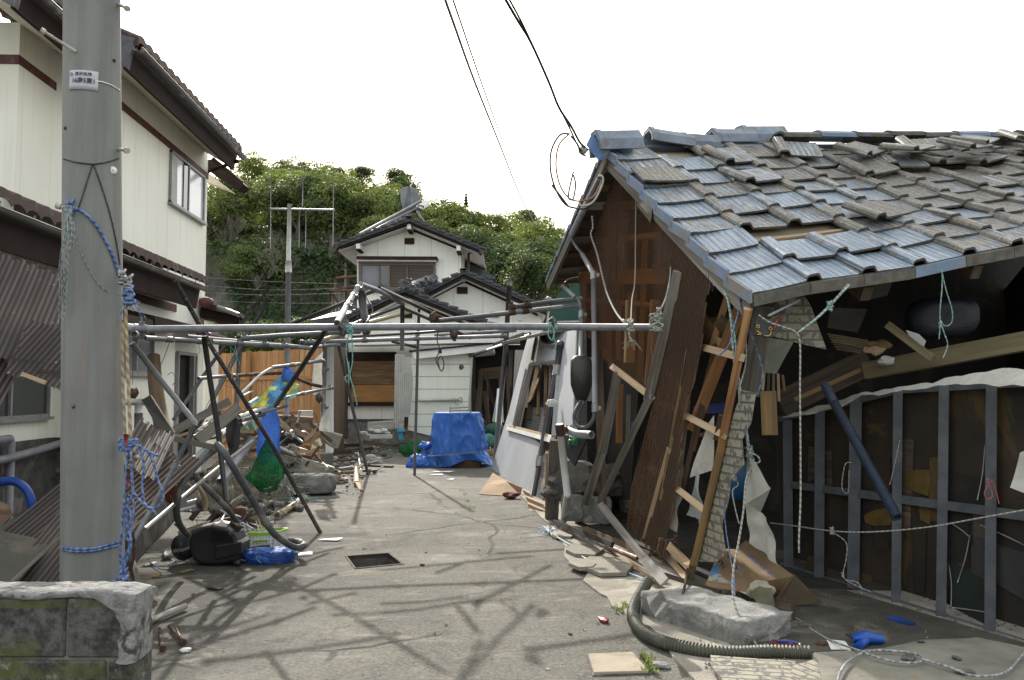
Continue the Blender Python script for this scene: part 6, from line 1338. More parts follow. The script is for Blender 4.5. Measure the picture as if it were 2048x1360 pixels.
# ================================================================ collapsed shed on the right
GPz = PL(at(1160,1041,9.5), at(1379,1160,6.54), at(1490,600,5.5))
def gp(x, y, off=0): return GPz.hit(x, y, off)
CS = thing('collapsed_shed', 'collapsed timber shed with loose faded blue roof tiles and leaning brown plastic gable', 'shed', V((2.6,7,0)))
EL, RL = at(1502,598,5.4), at(1214,300,7.8); rd = V((.965,.26,0))
ERp = EL+(at(2048,497,5.97)-EL)/2.21*6.4; RRp = RL+(at(2048,296,9.06)-RL)/4.86*6.4
TW, NR = .417, 9
def RS(a, b, h=0):
    t_ = a*TW/6.4; e, r = lerp(EL, ERp, t_), lerp(RL, RRp, t_); n = (ERp-EL).cross(RL-EL).normalized()
    s_ = -.05*math.sin(math.pi*b/NR)*(1-.2*math.sin(a*.9))+.03*noise.noise(V((a*.5,b*.5,0)))
    return lerp(e, r, b/NR)+n*(h+s_)
rn = (ERp-EL).cross(RL-EL).normalized()
# deck under the tiles
G = [[RS(a, b, -.03) for b in [NR*j/18 for j in range(19)]] for a in range(0, 16)]
G2 = [[RS(a, b, -.065) for b in [NR*j/18 for j in range(19)]] for a in range(0, 16)]
m = MB(); m.grid(G, False, 0, lambda i, j: (i*.4, j*.17)); m.grid(G2, False, 0, lambda i, j: (i*.4, j*.17), flip=True)
for A_, B_ in ((G[0], G2[0]),): m.grid([A_, B_], False)
m.grid([[r[0] for r in G2], [r[0] for r in G]], False); m.build('roof_deck', w_pale if 0 else wood('bleached_lath', (.45,.38,.27), (.30,.25,.18), (.2,.16,.11)), CS)
for b in (1.6, 2.1, 2.6, 6.4, 6.9, 7.4, 8.2):
    m = MB(); m.board(RS(.1,b,-.02), RS(15,b,-.02), .035, .02, (RS(1,b+1)-RS(1,b))); m.build('lath', w_pale, CS)
def tile(mb, a, b, lift=0, du=0, dv=0, rot=0, tilt=0, roll=0, wd=1.0, c=None, wear=0):
    o = RS(a, b); ux = (RS(a+1, b)-o); uy = (RS(a, b+1)-o); n = ux.cross(uy).normalized()
    if rot or tilt or roll:
        Q = Matrix.Rotation(rot, 3, n)@Matrix.Rotation(tilt, 3, ux.normalized())@Matrix.Rotation(roll, 3, uy.normalized()); ctr = o+ux*.5+uy*.5; ux = Q@ux; uy = Q@uy; n = Q@n; o = ctr-ux*.5-uy*.5
    o = o+n*lift; L = 1.12
    prof = [(-.015,.006),(.02,.008),(.06,.008),(.12,.006),(.15,.004),(.215,.003),(.26,.0),(.55,0),(.90,.002),(.96,.006),(1.0,.006)] if (a == 0 and abs(rot) < .05) else [(-.03,.012),(-.015,.034),(.02,.042),(.15,.046),(.19,.040),(.255,.004),(.28,.0),(.55,0),(.90,.002),(.96,.006),(1.0,.006)]
    vs = [0, .5, 1.12]; th = .018
    def P(u, h, v): return o+ux*(u+du)+uy*(v-.03+dv)+n*(h+.027*(1-v/1.12)+.0)
    top = [[P(u, h+th, v) for v in vs] for u, h in prof]; bot = [[P(u, h, v) for v in vs] for u, h in prof]
    # clipped front right corner
    top[-1][0] = P(1.0, .006+th, .16); bot[-1][0] = P(1.0, .006, .16)
    f0 = len(mb.f); sd = rnd.uniform(0, 50)
    uvf = lambda i, j: (prof[i][0]*TW+sd, vs[j]*.33+sd*.7)
    mb.grid(top, False, 0, uvf); mb.grid(bot, False, 1, uvf, flip=True)
    fr = [[r[0] for r in bot], [r[0] for r in top]]; mb.grid(fr, False, 1, lambda i, j: (j*.05, i*.03)); fr = [[r[-1] for r in top], [r[-1] for r in bot]]; mb.grid(fr, False, 1)
    mb.grid([bot[0], top[0]], False, 1, flip=True); mb.grid([top[-1], bot[-1]], False, 1, flip=True)
    k_ = len(mb.f)-f0; mb.wear += [wear+(.05 if q < 10 and a >= 1 else 0) for q in range(k_)]
    if mb.v: pass
def tb(): m_ = MB(); m_.wear = []; return m_
def setwear(o, wr):
    me = o.data; at_ = me.attributes.new('wear', 'FLOAT', 'FACE')
    if len(me.polygons) == len(wr): at_.data.foreach_set('value', wr)
missing = {(1,2),(2,2),(1,8)}
roof_t = tb(); R5 = random.Random(4); loose = []
for a in range(0, 15):
    for b in range(NR-1, -1, -1):
        if (a, b) in missing: continue
        wr = -.105+.013*a+.007*b+R5.uniform(-.05,.05)
        if b <= 1 and a < 3: wr -= .05
        mess = (5 <= a <= 10 and b == 6)
        kw = dict(lift=R5.uniform(0,.006), du=R5.uniform(-.02,.02), dv=R5.uniform(-.05,.05), rot=R5.uniform(-.025,.025), roll=R5.uniform(-.02,.02), wear=wr)
        if mess: kw.update(lift=R5.uniform(0,.07), rot=R5.uniform(-.3,.3), tilt=R5.uniform(-.15,.12), dv=R5.uniform(-.2,.2), roll=R5.uniform(-.08,.08))
        if b == NR-1: kw.update(rot=R5.uniform(-.03,.03), lift=0, wear=wr+.03)
        if R5.random() < .08: kw['lift'] = .02; kw['rot'] = R5.uniform(-.09,.09)
        if mess and R5.random() < .25: continue
        tile(roof_t, a, b, **kw)
        if a == 0:                               # verge skirt of the end tiles
            o_, e_ = RS(0, b-.03, .075), RS(0, b+1.08, .035); m = roof_t; f0 = len(m.f); out = -(RS(1,b)-RS(0,b)).normalized()*.02; dn = V((0,0,-.085)); m.box((o_+e_)/2+out+dn*.5, (e_-o_)/2, -dn*.5, out*.6, 2); m.wear += [-.15]*(len(m.f)-f0)
        if b == 0:
            p0, p1 = RS(a+.0, -.05, .038), RS(a+.985, -.05, .038); m = roof_t; f0 = len(m.f); m.box((p0+p1)/2+V((0,0,-.035)), (p1-p0)/2, V((0,0,.035)), (RS(a,1)-RS(a,0)).normalized()*.012, 2 if R5.random() < .25 else 1); m.wear += [0]*(len(m.f)-f0)
bluee = M('faded_blue_tile_edge', (.11,.165,.25), (.16,.20,.26), (.17,.16,.14), sc=9, rough=.7, bump=.003, patch=(.5,.6), psc=6)
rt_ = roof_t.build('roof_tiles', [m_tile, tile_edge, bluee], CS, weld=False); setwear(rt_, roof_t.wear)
# loose tiles lying on the roof: parts of their own
LT = [(0,6.05,.05,-.04,.0,.06,'bleached'),(2.1,7.3,.06,.25,.1,0,''),(2.0,5.6,.05,.16,-.03,0,''),(3.35,2.35,.07,.20,.02,.05,''),(3.9,7.5,.08,-.3,.1,0,''),(5.2,6.8,.13,.45,.02,.05,''),(6.3,6.4,.16,.38,-.1,.04,''),(7.0,6.9,.15,-.25,.12,-.1,''),(7.6,6.1,.20,.30,.05,.06,''),(8.3,6.7,.19,.5,.02,0,''),(9.6,6.6,.2,-.2,.1,.1,''),(5.0,5.8,.07,.12,.1,-.05,'')]
for (a, b, lf_, ro, ti, rl, _) in LT:
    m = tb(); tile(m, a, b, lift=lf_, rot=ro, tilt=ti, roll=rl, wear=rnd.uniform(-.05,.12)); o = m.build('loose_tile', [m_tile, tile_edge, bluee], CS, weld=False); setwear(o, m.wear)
# ridge caps
def ridgecap(c, L, d, wq, hq, roll=0, mat=m_ridge, nm='ridge_cap'):
    d = d.normalized(); s_ = d.cross(V((0,0,1))).normalized(); u = s_.cross(d); Q = Matrix.Rotation(roll, 3, d); s_ = Q@s_; u = Q@u
    pf = [(-wq,0),(-wq*.95,hq*.5),(-wq*.4,hq),(wq*.4,hq),(wq*.95,hq*.5),(wq,0)]
    m = MB()
    A_ = [[c-d*L/2+s_*x+u*z for x, z in pf], [c+d*L/2+s_*x+u*z for x, z in pf]]
    B_ = [[c-d*L/2+s_*x*.85+u*z*.82 for x, z in pf], [c+d*L/2+s_*x*.85+u*z*.82 for x, z in pf]]
    m.grid(A_, False); m.grid(B_, False, flip=True)
    for k, fl in ((0, False), (1, True)): m.grid([A_[k], B_[k]], False, flip=not fl)
    m.grid([[A_[0][0], A_[1][0]], [B_[0][0], B_[1][0]]], False); m.grid([[A_[0][-1], A_[1][-1]], [B_[0][-1], B_[1][-1]]], False)
    rim = [[c-d*(L/2)+s_*x*1.06+u*z*1.06 for x, z in pf], [c-d*(L/2-.05)+s_*x*1.06+u*z*1.06 for x, z in pf]]; m.grid(rim, False)
    return m.build(nm, mat, CS, weld=True)
rdv = (RRp-RL).normalized()
for (x0, x1, y, dz, yaw, pit, rl, hh_) in ((1190,1275,309,.0,.05,.05,0,.20),(1292,1376,302,0,-.3,-.28,-.15,.17),(1354,1424,303,0,-.2,-.1,.2,.15),(1420,1500,304,0,.08,.0,-.1,.17),(1476,1560,301,0,0,.02,.1,.19)):
    Yr = 7.75+(x0+x1-2400)/2*.0026; A_, B_ = at(x0, y, Yr-.08), at(x1, y, Yr+.02); d = (B_-A_); d.z += pit*d.length*.5
    ridgecap((A_+B_)/2+V((0,-.05,.035 if x0 > 1400 else .0)), d.length*1.02, d, .155, hh_, rl)
# closed end of first cap
c = at(1190,309,7.72); s_ = rdv.cross(V((0,0,1))).normalized(); m = MB()
hexa = [at(1172,290,7.66), at(1182,270,7.7), at(1206,267,7.68), at(1218,288,7.62), at(1196,320,7.6)]
m.prism(hexa, V((.05,.02,0))); m.build('ridge_end_plate', M('deep_blue_plate', (.06,.13,.27), (.05,.10,.2), (.14,.17,.2), sc=6, rough=.6), CS)
for i in range(14):
    x = 1562+i*36; Yr = at(x,283,8.2).y+.0; t_ = (i+.5)/14
    p = RL+rdv*(2.05+i*.42); ridgecap(p+V((0,-.05,.075+.01*(i%2))), .44, rdv+V((0,0,rnd.uniform(-.03,.03))), .13, .075, rnd.uniform(-.1,.1), bluee if i%4 == 1 else tile_edge)
# other roof slope, behind
LL_ = at(1097,562,9.6); dd = rdv*6.4
m = MB(); sd_ = (LL_-RL); ns = sd_.cross(dd).normalized(); ns = ns if ns.z > 0 else -ns
m.prism([RL+V((0,0,-.03)), RL+dd+V((0,0,-.03)), LL_+dd, LL_], -ns*.05); m.build('rear_roof_deck', w_dark, CS)
m = MB()
for i in range(9):
    a_, b_ = lerp(RL, LL_, i/9), lerp(RL, LL_, (i+1.12)/9 if i < 8 else 1.02); m.box((a_+b_)/2+ns*(.035+.006*(i%2))+rdv*.2, (b_-a_)/2+ns*-.012, rdv*.22, ns*.016)
for i in range(9):
    for j in range(1, 14):
        a_, b_ = lerp(RL, LL_, i/9), lerp(RL, LL_, min((i+1.1)/9, 1.02)); m.box((a_+b_)/2+ns*.04+rdv*(.2+.44*j), (b_-a_)/2+ns*-.012, rdv*.21, ns*.016)
m.build('rear_tiles', bluee, CS)
for t0, w_, th_, mt in ((-.02,.05,.035,w_grey),):
    m = MB(); m.board(RL-rdv*.02-ns*.09, LL_-rdv*.02-ns*.09, .09, .035, ns); m.build('rear_bargeboard', w_grey, CS)
# soffit boards seen under the rear slope overhang
for i in range(7):
    m = MB(); a_ = lerp(RL, LL_, .08+i*.13); m.board(a_+rdv*.02-ns*.075, a_+rdv*1.2-ns*.075, .11, .015, sd_); m.build('soffit_board', w_brown if i%2 else w_grey, CS)
# front bargeboard and rafters
m = MB(); m.board(RS(0,NR-.2,-.10), RS(0,-.05,-.10), .10, .035, rn); m.build('bargeboard', w_grey, CS, bevel=.003)
m = MB(); m.prism([gp(1282,398,.3), gp(1306,415,.3), gp(1302,437,.3), gp(1274,403,.3)], V((.03,.2,0))); m.build('broken_end_board', w_grey, CS)
for a in (2.2, 4.4, 6.6, 8.8, 11): m = MB(); m.board(RS(a,0,-.13), RS(a,NR,-.13), .08, .10, rdv); m.build('rafter', w_dark, CS)
# walls that close the dark interior
bk = RL+V((0,0,-3.6))
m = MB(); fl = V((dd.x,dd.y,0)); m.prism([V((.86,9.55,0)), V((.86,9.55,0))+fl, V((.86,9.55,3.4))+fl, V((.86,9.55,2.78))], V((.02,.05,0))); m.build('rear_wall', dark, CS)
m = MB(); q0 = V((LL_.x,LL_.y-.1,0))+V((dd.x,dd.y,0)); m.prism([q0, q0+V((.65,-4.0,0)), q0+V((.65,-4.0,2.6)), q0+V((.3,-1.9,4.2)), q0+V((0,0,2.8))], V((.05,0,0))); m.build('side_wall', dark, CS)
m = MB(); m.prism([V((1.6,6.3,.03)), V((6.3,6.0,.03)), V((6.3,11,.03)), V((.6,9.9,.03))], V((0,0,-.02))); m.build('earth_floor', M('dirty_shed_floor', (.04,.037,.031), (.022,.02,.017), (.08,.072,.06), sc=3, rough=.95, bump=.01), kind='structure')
# gable cladding: brown translucent corrugated plastic
up_ = gp(1230,400)-gp(1215,700)
m = corrpoly([gp(*p) for p in ((1228,352),(1310,440),(1345,470),(1352,545),(1302,793),(1222,737),(1166,655),(1158,560))], up_, WLS, .012); m.build('gable_sheet', m_brsheet, CS, label='upper brown translucent corrugated gable sheet behind the pipes')
m = corrpoly([gp(*p, .05) for p in ((1340,425),(1432,520),(1412,600),(1395,720),(1362,830),(1348,960),(1322,1120),(1252,1052),(1262,960),(1300,800),(1330,600))], gp(1400,560)-gp(1290,1060), WLS, .012, warp=lambda u, v: .03*math.sin(v*1.2)); m.build('gable_sheet', m_brsheet, CS, label='lower brown translucent corrugated sheet leaning beside the ladder frame')
for a, b, w_, t_, mt in (((1160,555),(1445,550),.13,.04,w_orange),((1195,483),(1380,462),.05,.04,w_orange),((1175,600),(1330,612),.05,.03,w_yel),((1195,640),(1205,1010),.09,.06,w_dark),((1240,420),(1235,720),.06,.05,w_brown),((1290,480),(1280,760),.05,.04,w_orange),((1215,560),(1218,720),.05,.03,redpl),((1262,600),(1258,725),.10,.03,w_pale),((1238,600),(1236,720),.05,.03,w_pale),((1310,600),(1298,770),.08,.03,w_pale),((1345,560),(1300,900),.05,.03,w_orange),((1385,700),(1330,1000),.10,.03,cardb),((1350,900),(1300,1080),.14,.02,w_pale)):
    m = MB(); m.board(gp(*a,-.10), gp(*b,-.10), w_, t_); m.build('gable_stud', w_yel if mt is w_orange else mt, CS)
for x, y, w_, h_, mt in ((1255,625,18,80,w_yel),(1300,640,14,70,w_yel),(1237,590,12,60,redbr),(1180,590,14,60,dark)):
    m = MB(); m.prism([gp(x,y-h_/2,-.3), gp(x+w_,y-h_/2,-.3), gp(x+w_,y+h_/2,-.3), gp(x,y+h_/2,-.3)], V((0,.02,0))); m.build('inner_board', mt, CS)
# panels darkening the space behind the gable
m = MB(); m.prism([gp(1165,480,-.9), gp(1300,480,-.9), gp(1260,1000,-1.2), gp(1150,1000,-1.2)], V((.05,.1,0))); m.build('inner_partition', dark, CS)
m = MB(); m.board(gp(1357,543,.10), gp(1296,800,.10), .085, .035); m.build('edge_board', w_grey, CS, bevel=.003)
m = MB(); m.board(gp(1224,733,.06), gp(1300,792,.08), .06, .03); m.build('bottom_batten', w_pale, CS, bevel=.003)
m = MB(); m.tube([at(1302,788,7.0), at(1300,796,6.98), at(1306,800,6.98), at(1310,794,7)], .006, 6, sub=3); m.build('hook', alu, CS)
# stile with battens (ladder like wall frame)
LF = thing('wall_frame', 'ladder like orange timber wall frame with pale battens leaning under the eave corner', 'wall frame', gp(1381,1160))
for a, b in (((1497,617),(1441,901)),((1441,901),(1388,1127)),((1388,1120),(1378,1165))): m = MB(); m.board(gp(*a,.09), gp(*b,.09), .055, .06); m.build('stile', w_orange if b[1] < 1000 else w_yel, LF, bevel=.003)
for a, b in (((1340,677),(1486,716)),((1322,806),(1451,872)),((1300,934),(1410,1022)),((1322,1100),(1378,1162)),((1340,1090),(1386,1136))):
    m = MB(); A_, B_ = gp(*a,-.4), gp(*b,.10); m.board(A_, B_, .052, .028); o = m.build('batten', w_pale, LF, bevel=.002)
    for k in range(6): mm_ = MB(); c = lerp(A_, B_, .35+k*.11)+(CAM-A_).normalized()*.016; mm_.rock(c, .009,.005,.009, k, 1, .3); mm_.build('nail', rust, o, weld=False)
m = MB(); m.prism([gp(1342,1085,.02), gp(1378,1128,.05), gp(1372,1140,.05), gp(1334,1100,.02)], V((.0,.05,0))); m.build('corner_block', w_pale, LF)
# studs, braces inside
for i, (a, b, w_, t_, mt, l) in enumerate((((1487,600),(1385,860),.09,.04,w_orange,'orange brace crossing inside the shed gable opening'),((1458,585),(1422,700),.05,.04,w_orange,'short orange stud beside the green ropes'),((1432,690),(1385,900),.05,.04,w_brown,'brown stud behind the upper pale batten'),((1418,740),(1360,1000),.04,.03,w_brown,'thin brown stud beside the white plastic rag'),((1395,700),(1452,640),.10,.03,w_yel,'yellow board scrap inside the gable opening'),((1404,620),(1445,700),.03,.02,w_yel,'thin stick fan upper piece inside the gable opening'),((1400,650),(1452,690),.03,.02,w_yel,'thin stick fan lower piece inside the gable opening'),((1375,800),(1345,1060),.05,.03,w_grey,'grey stud behind the lower brown sheet edge'),((1470,860),(1400,870),.03,.03,rust,'rusty bar behind the middle batten'),((1445,830),(1433,880),.05,.02,w_brown,'brown nailed board beside the orange stile'),((1240,770),(1238,885),.07,.05,w_orange,'orange stud behind the bent grey board'),((1258,790),(1255,880),.04,.05,w_grey,'grey stud right of the orange stud in the left opening'))):
    plank('stud', l, gp(*a,-.25 if i not in (9,) else .05), gp(*b,-.25 if i not in (9,) else .05), w_, t_, mt, 'stud')
# siding strip and siding pieces
def slab(nm, label, pts, th, mat, cat, par=None, bev=0):
    m = MB(); m.prism(pts, th); return m.build(nm, mat, par, label=label, cat=cat, bevel=bev)
slab('siding_strip', 'jagged vertical strip of flaking tile pattern siding beside the ladder frame', [gp(*p,.04) for p in ((1452,872),(1484,780),(1512,786),(1503,845),(1484,880),(1489,928),(1470,950),(1462,962),(1458,1000),(1444,1050),(1452,1107),(1434,1124),(1392,1123),(1412,1010))], V((.01,.03,0)), m_siding, 'siding')
slab('siding_piece', 'torn flaking siding piece hanging under the roof eave corner', [at(x,y,6.0) for x, y in ((1530,592),(1574,587),(1608,590),(1622,612),(1632,640),(1650,690),(1653,699),(1587,684),(1547,673),(1536,640))], V((.01,.03,0)), m_siding, 'siding')
slab('siding_sheet', 'smooth pale green back of a siding sheet under the black box', [at(x,y,5.95) for x, y in ((1533,674),(1587,684),(1566,722),(1553,747),(1524,745))], V((.01,.03,0)), M('pale_green_board', (.15,.155,.115), (.10,.105,.08), (.22,.21,.16), sc=5, rough=.8), 'siding')
plank('grey_board', 'grey weathered corner board dropping from the eave corner', (1528,612,5.55), (1500,790,5.9), .13, .025, w_grey)
plank('corner_post', 'thin round grey post end jutting under the eave corner', (1535,632,5.5), (1600,600,5.6), .018, .018, alu)
# cement lump at corner
m = MB(); m.rock(at(1540,618,5.75), .10,.10,.06, 77, 3, .5); m.build('mortar_lump', conc_d, label='crumbling mortar lump under the eave corner', cat='mortar')
SB = thing('switch_box', 'square black switch plate with brass rings and a red tag under the eave corner', 'switch plate', at(1528,655,5.35))
sp = [at(1512,636,5.35), at(1549,640,5.35), at(1546,676,5.35), at(1508,670,5.35)]
m = MB(); m.prism(sp, V((0,.03,0))); m.build('plate', blackpl, SB, bevel=.004)
for (x, y, r_) in ((1516,653,.0095),(1541,657,.0105)): m = MB(); c = at(x,y,5.34); m.tube([c+V((math.cos(a*.524)*r_,0,math.sin(a*.524)*r_)) for a in range(13)], .0032, 6); m.build('ring', goldm, SB)
for pts in (((1513,661),(1517,664),(1522,668),(1514,669)),((1542,663),(1541,669),(1535,672),(1528,671))): m = MB(); m.tube([at(x,y,5.335) for x, y in pts], .0042, 6, sub=4); m.build('metal_strip', goldm, SB)
m = MB(); m.tube([at(1549,657,5.33), at(1552,645,5.33), at(1562,636,5.33)], .009, 7); m.build('red_tag', redpl, SB)
m = MB(); m.tube([at(1562,636,5.33), at(1572,626,5.33), at(1570,617,5.33)], .003, 5, sub=3); m.build('wire', blk, SB)
# ropes at the corner
for i, (pts, l, mt, dm, kn) in enumerate((
  ([(1432,560,5.9),(1452,590,5.7),(1462,640,5.6),(1468,720,5.6),(1480,800,5.65),(1490,860,5.7),(1497,905,5.7)], 'left green double rope strand hanging from the gable eave', r_teal, .018, (0,)),
  ([(1440,570,5.9),(1456,600,5.7),(1470,680,5.58),(1478,760,5.58),(1488,830,5.63),(1500,905,5.68)], 'right green double rope strand hanging from the gable eave', r_teal, .018, (5,)),
  ([(1497,905,5.65),(1504,930,5.6),(1492,960,5.55),(1487,1020,5.45),(1478,1080,5.35),(1467,1140,5.2),(1466,1190,5.1),(1475,1225,5.0),(1500,1270,4.9),(1533,1318,4.72)], 'long pale rope running from the corner knot down over the concrete chunk', r_white, .015, (0,1)),
  ([(1497,905,5.6),(1515,912,5.6),(1519,924,5.6),(1505,925,5.6),(1497,915,5.6)], 'pale rope bow sticking out of the corner knot', r_white, .013, ()),
  ([(1490,640,5.5),(1492,720,5.55),(1478,790,5.55),(1490,850,5.6),(1496,900,5.6)], 'thin pale rope beside the green strands', r_white, .012, ()),
  ([(1478,590,5.5),(1490,640,5.5),(1510,690,5.5),(1524,735,5.5),(1523,765,5.5),(1513,790,5.5)], 'dark blue rope curving down over the grey corner board', r_dblue, .015, ()),
  ([(1483,600,5.6),(1470,650,5.5),(1458,690,5.5),(1437,712,5.55)], 'blue rope end curling onto the upper pale batten', r_blue, .013, ()),
  ([(1346,492,7),(1350,545,6.8),(1405,552,6.2),(1418,560,6.1),(1428,566,6.0)], 'frayed rope tied at the end of the gable rail', r_white, .014, ()),
  ([(1517,630,5.3),(1540,645,5.3),(1570,655,5.3),(1592,665,5.25),(1600,690,5.25),(1600,780,5.2),(1601,900,5.15),(1601,1000,5.1),(1598,1075,5.05),(1598,1105,5.05)], 'long pale green rope hanging straight down before the studded panel', r_white, .013, ()),
  ([(1592,668,5.25),(1630,640,5.3),(1660,612,5.35),(1680,590,5.4),(1700,568,5.45)], 'rope slanting from the hanging rope up to the tile eave with a knot', r_teal, .014, (2,)),
  ([(1596,664,5.27),(1634,634,5.32),(1668,600,5.37),(1696,568,5.45)], 'second strand of the slanting rope under the eave', r_white, .010, ()),
  ([(1884,532,5.7),(1884,575,5.7),(1880,620,5.7),(1880,650,5.7),(1878,678,5.7)], 'left string of the looped cord hanging from the right eave', r_teal, .009, (3,)),
  ([(1884,545,5.7),(1892,580,5.7),(1904,620,5.7),(1903,645,5.7),(1890,652,5.7),(1880,640,5.7),(1888,665,5.7),(1895,690,5.7),(1886,716,5.7)], 'looped cord hanging from the right eave to the old beam', r_teal, .009, ()),
  ([(1541,1046,6.4),(1590,1052,6.0),(1664,1062,5.6),(1740,1064,5.3),(1850,1055,5.0),(1960,1036,4.7),(2060,1018,4.5)], 'thin rope strung across the front of the studded panel', r_white, .011, (2,)),
  ([(1664,1064,5.55),(1692,1085,5.5),(1692,1120,5.5),(1686,1150,5.5),(1700,1165,5.45),(1745,1185,5.3)], 'thin string hanging off the strung rope with a tangled end', r_white, .007, (3,)),
  ([(1692,1160,5.4),(1715,1165,5.35),(1725,1180,5.3)], 'short string end by the tangle on the studded panel', r_white, .007, ()),
  ([(1702,925,5.9),(1690,930,5.9),(1684,975,5.9),(1696,985,5.9),(1698,940,5.9)], 'thin string looped on the studded panel near the ribbed hose', r_white, .008, ()),
  ([(1975,962,4.9),(1985,990,4.9),(1975,998,4.9),(1969,985,4.9),(1985,962,4.9),(1998,1007,4.9)], 'small pinkish red string bow on the panel stud at right', M('red_string', (.42,.10,.10), (.3,.07,.07)), .006, (0,)),
  ([(1800,880,5.5),(1782,960,5.5),(1778,968,5.5)], 'thin string left of the ribbed hose', r_white, .005, ()),
  ([(1452,935,5.7),(1470,955,5.7),(1476,970,5.7),(1465,985,5.65),(1476,1040,5.6),(1480,1046,5.6)], 'pale string loop beside the siding strip', r_white, .010, (1,)),
  ([(1447,1000,5.6),(1452,1060,5.6),(1462,1120,5.5),(1468,1150,5.4),(1470,1190,5.3)], 'faint blue rope behind the long pale rope', r_blue, .009, ()),
  ([(1352,1078,6.3),(1322,1085,6.25),(1316,1105,6.25),(1330,1120,6.25)], 'brown dry twisted vine tied at the bottom frame corner', rust, .014, (0,1)))):
    rope('pale_rope' if 0 else 'rope', l, pts, dm*.85, mt, group=None, knots=kn, fray=(len(pts)-1 if 'frayed' in l else None))
for i, (pts, l, dm) in enumerate((([(1184,431,8.0),(1186,455,8),(1182,470,8),(1195,510,7.9),(1212,580,7.6),(1232,625,7),(1254,650,6.2)], 'white cord from the rear eave sagging to the main pipe end', .017),([(1272,392,7.4),(1271,470,7.3),(1270,560,7.0),(1264,600,6.6),(1262,645,6.0)], 'thin cord dropping straight from the gable to the main pipe', .010),([(1334,448,7.0),(1338,490,6.9),(1341,545,6.6),(1332,595,6.3),(1318,625,5.95)], 'beige cord dropping from the right gable eave to the pipe knot', .014),([(1304,660,5.9),(1303,700,6.3),(1308,745,6.6),(1300,790,6.8)], 'thin cord trailing from the pipe knot along the grey edge board', .008),([(1262,652,5.85),(1258,668,5.85),(1262,680,5.85)], 'frayed rope tassel hanging under the main pipe near its end', .016))):
    rope('cord', l, pts, dm, r_white, 'cord', knots=(len(pts)-1,) if i in (0,2) else ((0,) if i == 4 else ()), fray=(2 if i == 4 else None))
m = MB(); q = []
for i in range(70): a = i*1.1; q.append(at(1313,645,5.88)+V((math.cos(a)*.04+rnd.uniform(-.012,.012), math.sin(a)*.035, math.sin(a*.37)*.06)))
m.tube(q, .006, 6, sub=2); m.build('rope_knot', r_white, label='big pale rope knot binding the right end of the main pipe', cat='knot')
# power cable and loops 
wire('thick black service cable running down to the shed ridge', [(1000,-20,5.5),(1035,40,5.7),(1062,85,5.9),(1098,165,6.3),(1118,215,6.6),(1142,252,7.0),(1160,285,7.5),(1176,300,7.7)], .011, name='service_cable')
wire('second black strand twisted beside the thick service cable', [(1008,-20,5.5),(1040,38,5.7),(1064,88,5.9),(1092,150,6.2),(1112,200,6.5),(1140,258,7.0),(1156,292,7.5),(1168,308,7.7)], .008, name='service_cable')
for i, (pts, r_, mt, l) in enumerate((([(1140,268),(1120,270),(1103,300),(1101,340),(1112,380),(1130,408),(1150,416),(1172,416),(1192,400),(1202,378),(1203,355)], .009, blackpl, 'largest black cable loop below the shed ridge'),([(1138,268),(1118,290),(1112,330),(1120,370),(1138,396),(1160,402),(1185,395),(1198,375),(1203,362)], .008, M('brown_cable', (.25,.12,.08), (.18,.09,.06)), 'brown cable loop inside the largest black loop'),([(1142,272),(1156,290),(1160,305),(1172,312)], .009, blackpl, 'short cable from the loops into the ridge end'),([(1147,343),(1140,372),(1137,395),(1146,398),(1151,370),(1147,350)], .008, blackpl, 'taped cable tips hanging inside the loops'),([(1104,370),(1130,404),(1136,412)], .010, blackpl, 'short stiff cable end at the bottom of the loops'),([(1158,405),(1164,412),(1185,405),(1200,380),(1206,360),(1203,352),(1197,352)], .012, M('cream_cable', (.5,.46,.38), (.4,.36,.3)), 'cream cable entering the grey conduit'))):
    m = MB(); m.tube([at(x,y,7.6) for x, y in pts], r_, 7, sub=6); m.build('cable_loop', mt, label=l, cat='cable')
m = MB(); m.lathe(at(1170,302,7.68), V((-.7,-.7,.1)), [(0,.001),(0,.03),(.03,.045),(.06,.03),(.07,.001)], 12); m.build('insulator', whitec, label='small pale insulator under the ridge end plate', cat='insulator')
# conduits on the gable
def cpipe(l, pts, d, nm='conduit', mt=pvc, **k): return pipe(nm, l, pts, d, mt, 'conduit', **k)
cpipe('thick grey conduit running along the rear roof edge', [(1200,356,7.7),(1170,415,8.1),(1143,468,8.5)], .060)
cpipe('bare grey cable joining the two conduits', [(1143,466,8.5),(1146,482,8.5),(1155,497,8.4),(1165,508,8.3)], .028, mt=hosem, sub=5)
cpipe('short slanting conduit below the bare cable', [(1164,508,8.3),(1186,545,8.1)], .05)
cpipe('long vertical conduit on the gable ending in a cut mouth', [(1187,545,8.1),(1189,700,8.0),(1190,822,7.9)], .052, clamps=(.02,.4,.98), cmat=alu)
cpipe('short slanting conduit above the parallel pipes', [(1124,571,8.9),(1150,594,8.8)], .045)
cpipe('bare black cable from the short conduit down beside the pipes', [(1130,566,8.9),(1140,558,8.9),(1158,555,8.8)], .025, mt=blackpl, sub=4)
cpipe('grey cable bridging to the left vertical conduit', [(1150,592,8.75),(1160,605,8.7),(1163,622,8.6)], .028, mt=hosem, sub=4)
cpipe('left vertical conduit entering the meter box', [(1163,620,8.6),(1162,716,8.4)], .052, clamps=(.1,), cmat=alu)
m = MB(); c = at(1162,758,8.3)
rgs = []
for z, w_, d_ in ((.235,.03,.02),(.225,.075,.05),(.18,.105,.08),(.05,.108,.09),(-.06,.105,.085),(-.14,.08,.06),(-.21,.055,.04),(-.225,.03,.02)):
    rgs.append([c+V((math.copysign(abs(math.cos(a))**.5, math.cos(a))*w_, -.02+math.copysign(abs(math.sin(a))**.5, math.sin(a))*d_, z)) for a in [k/20*2*math.pi for k in range(21)]])
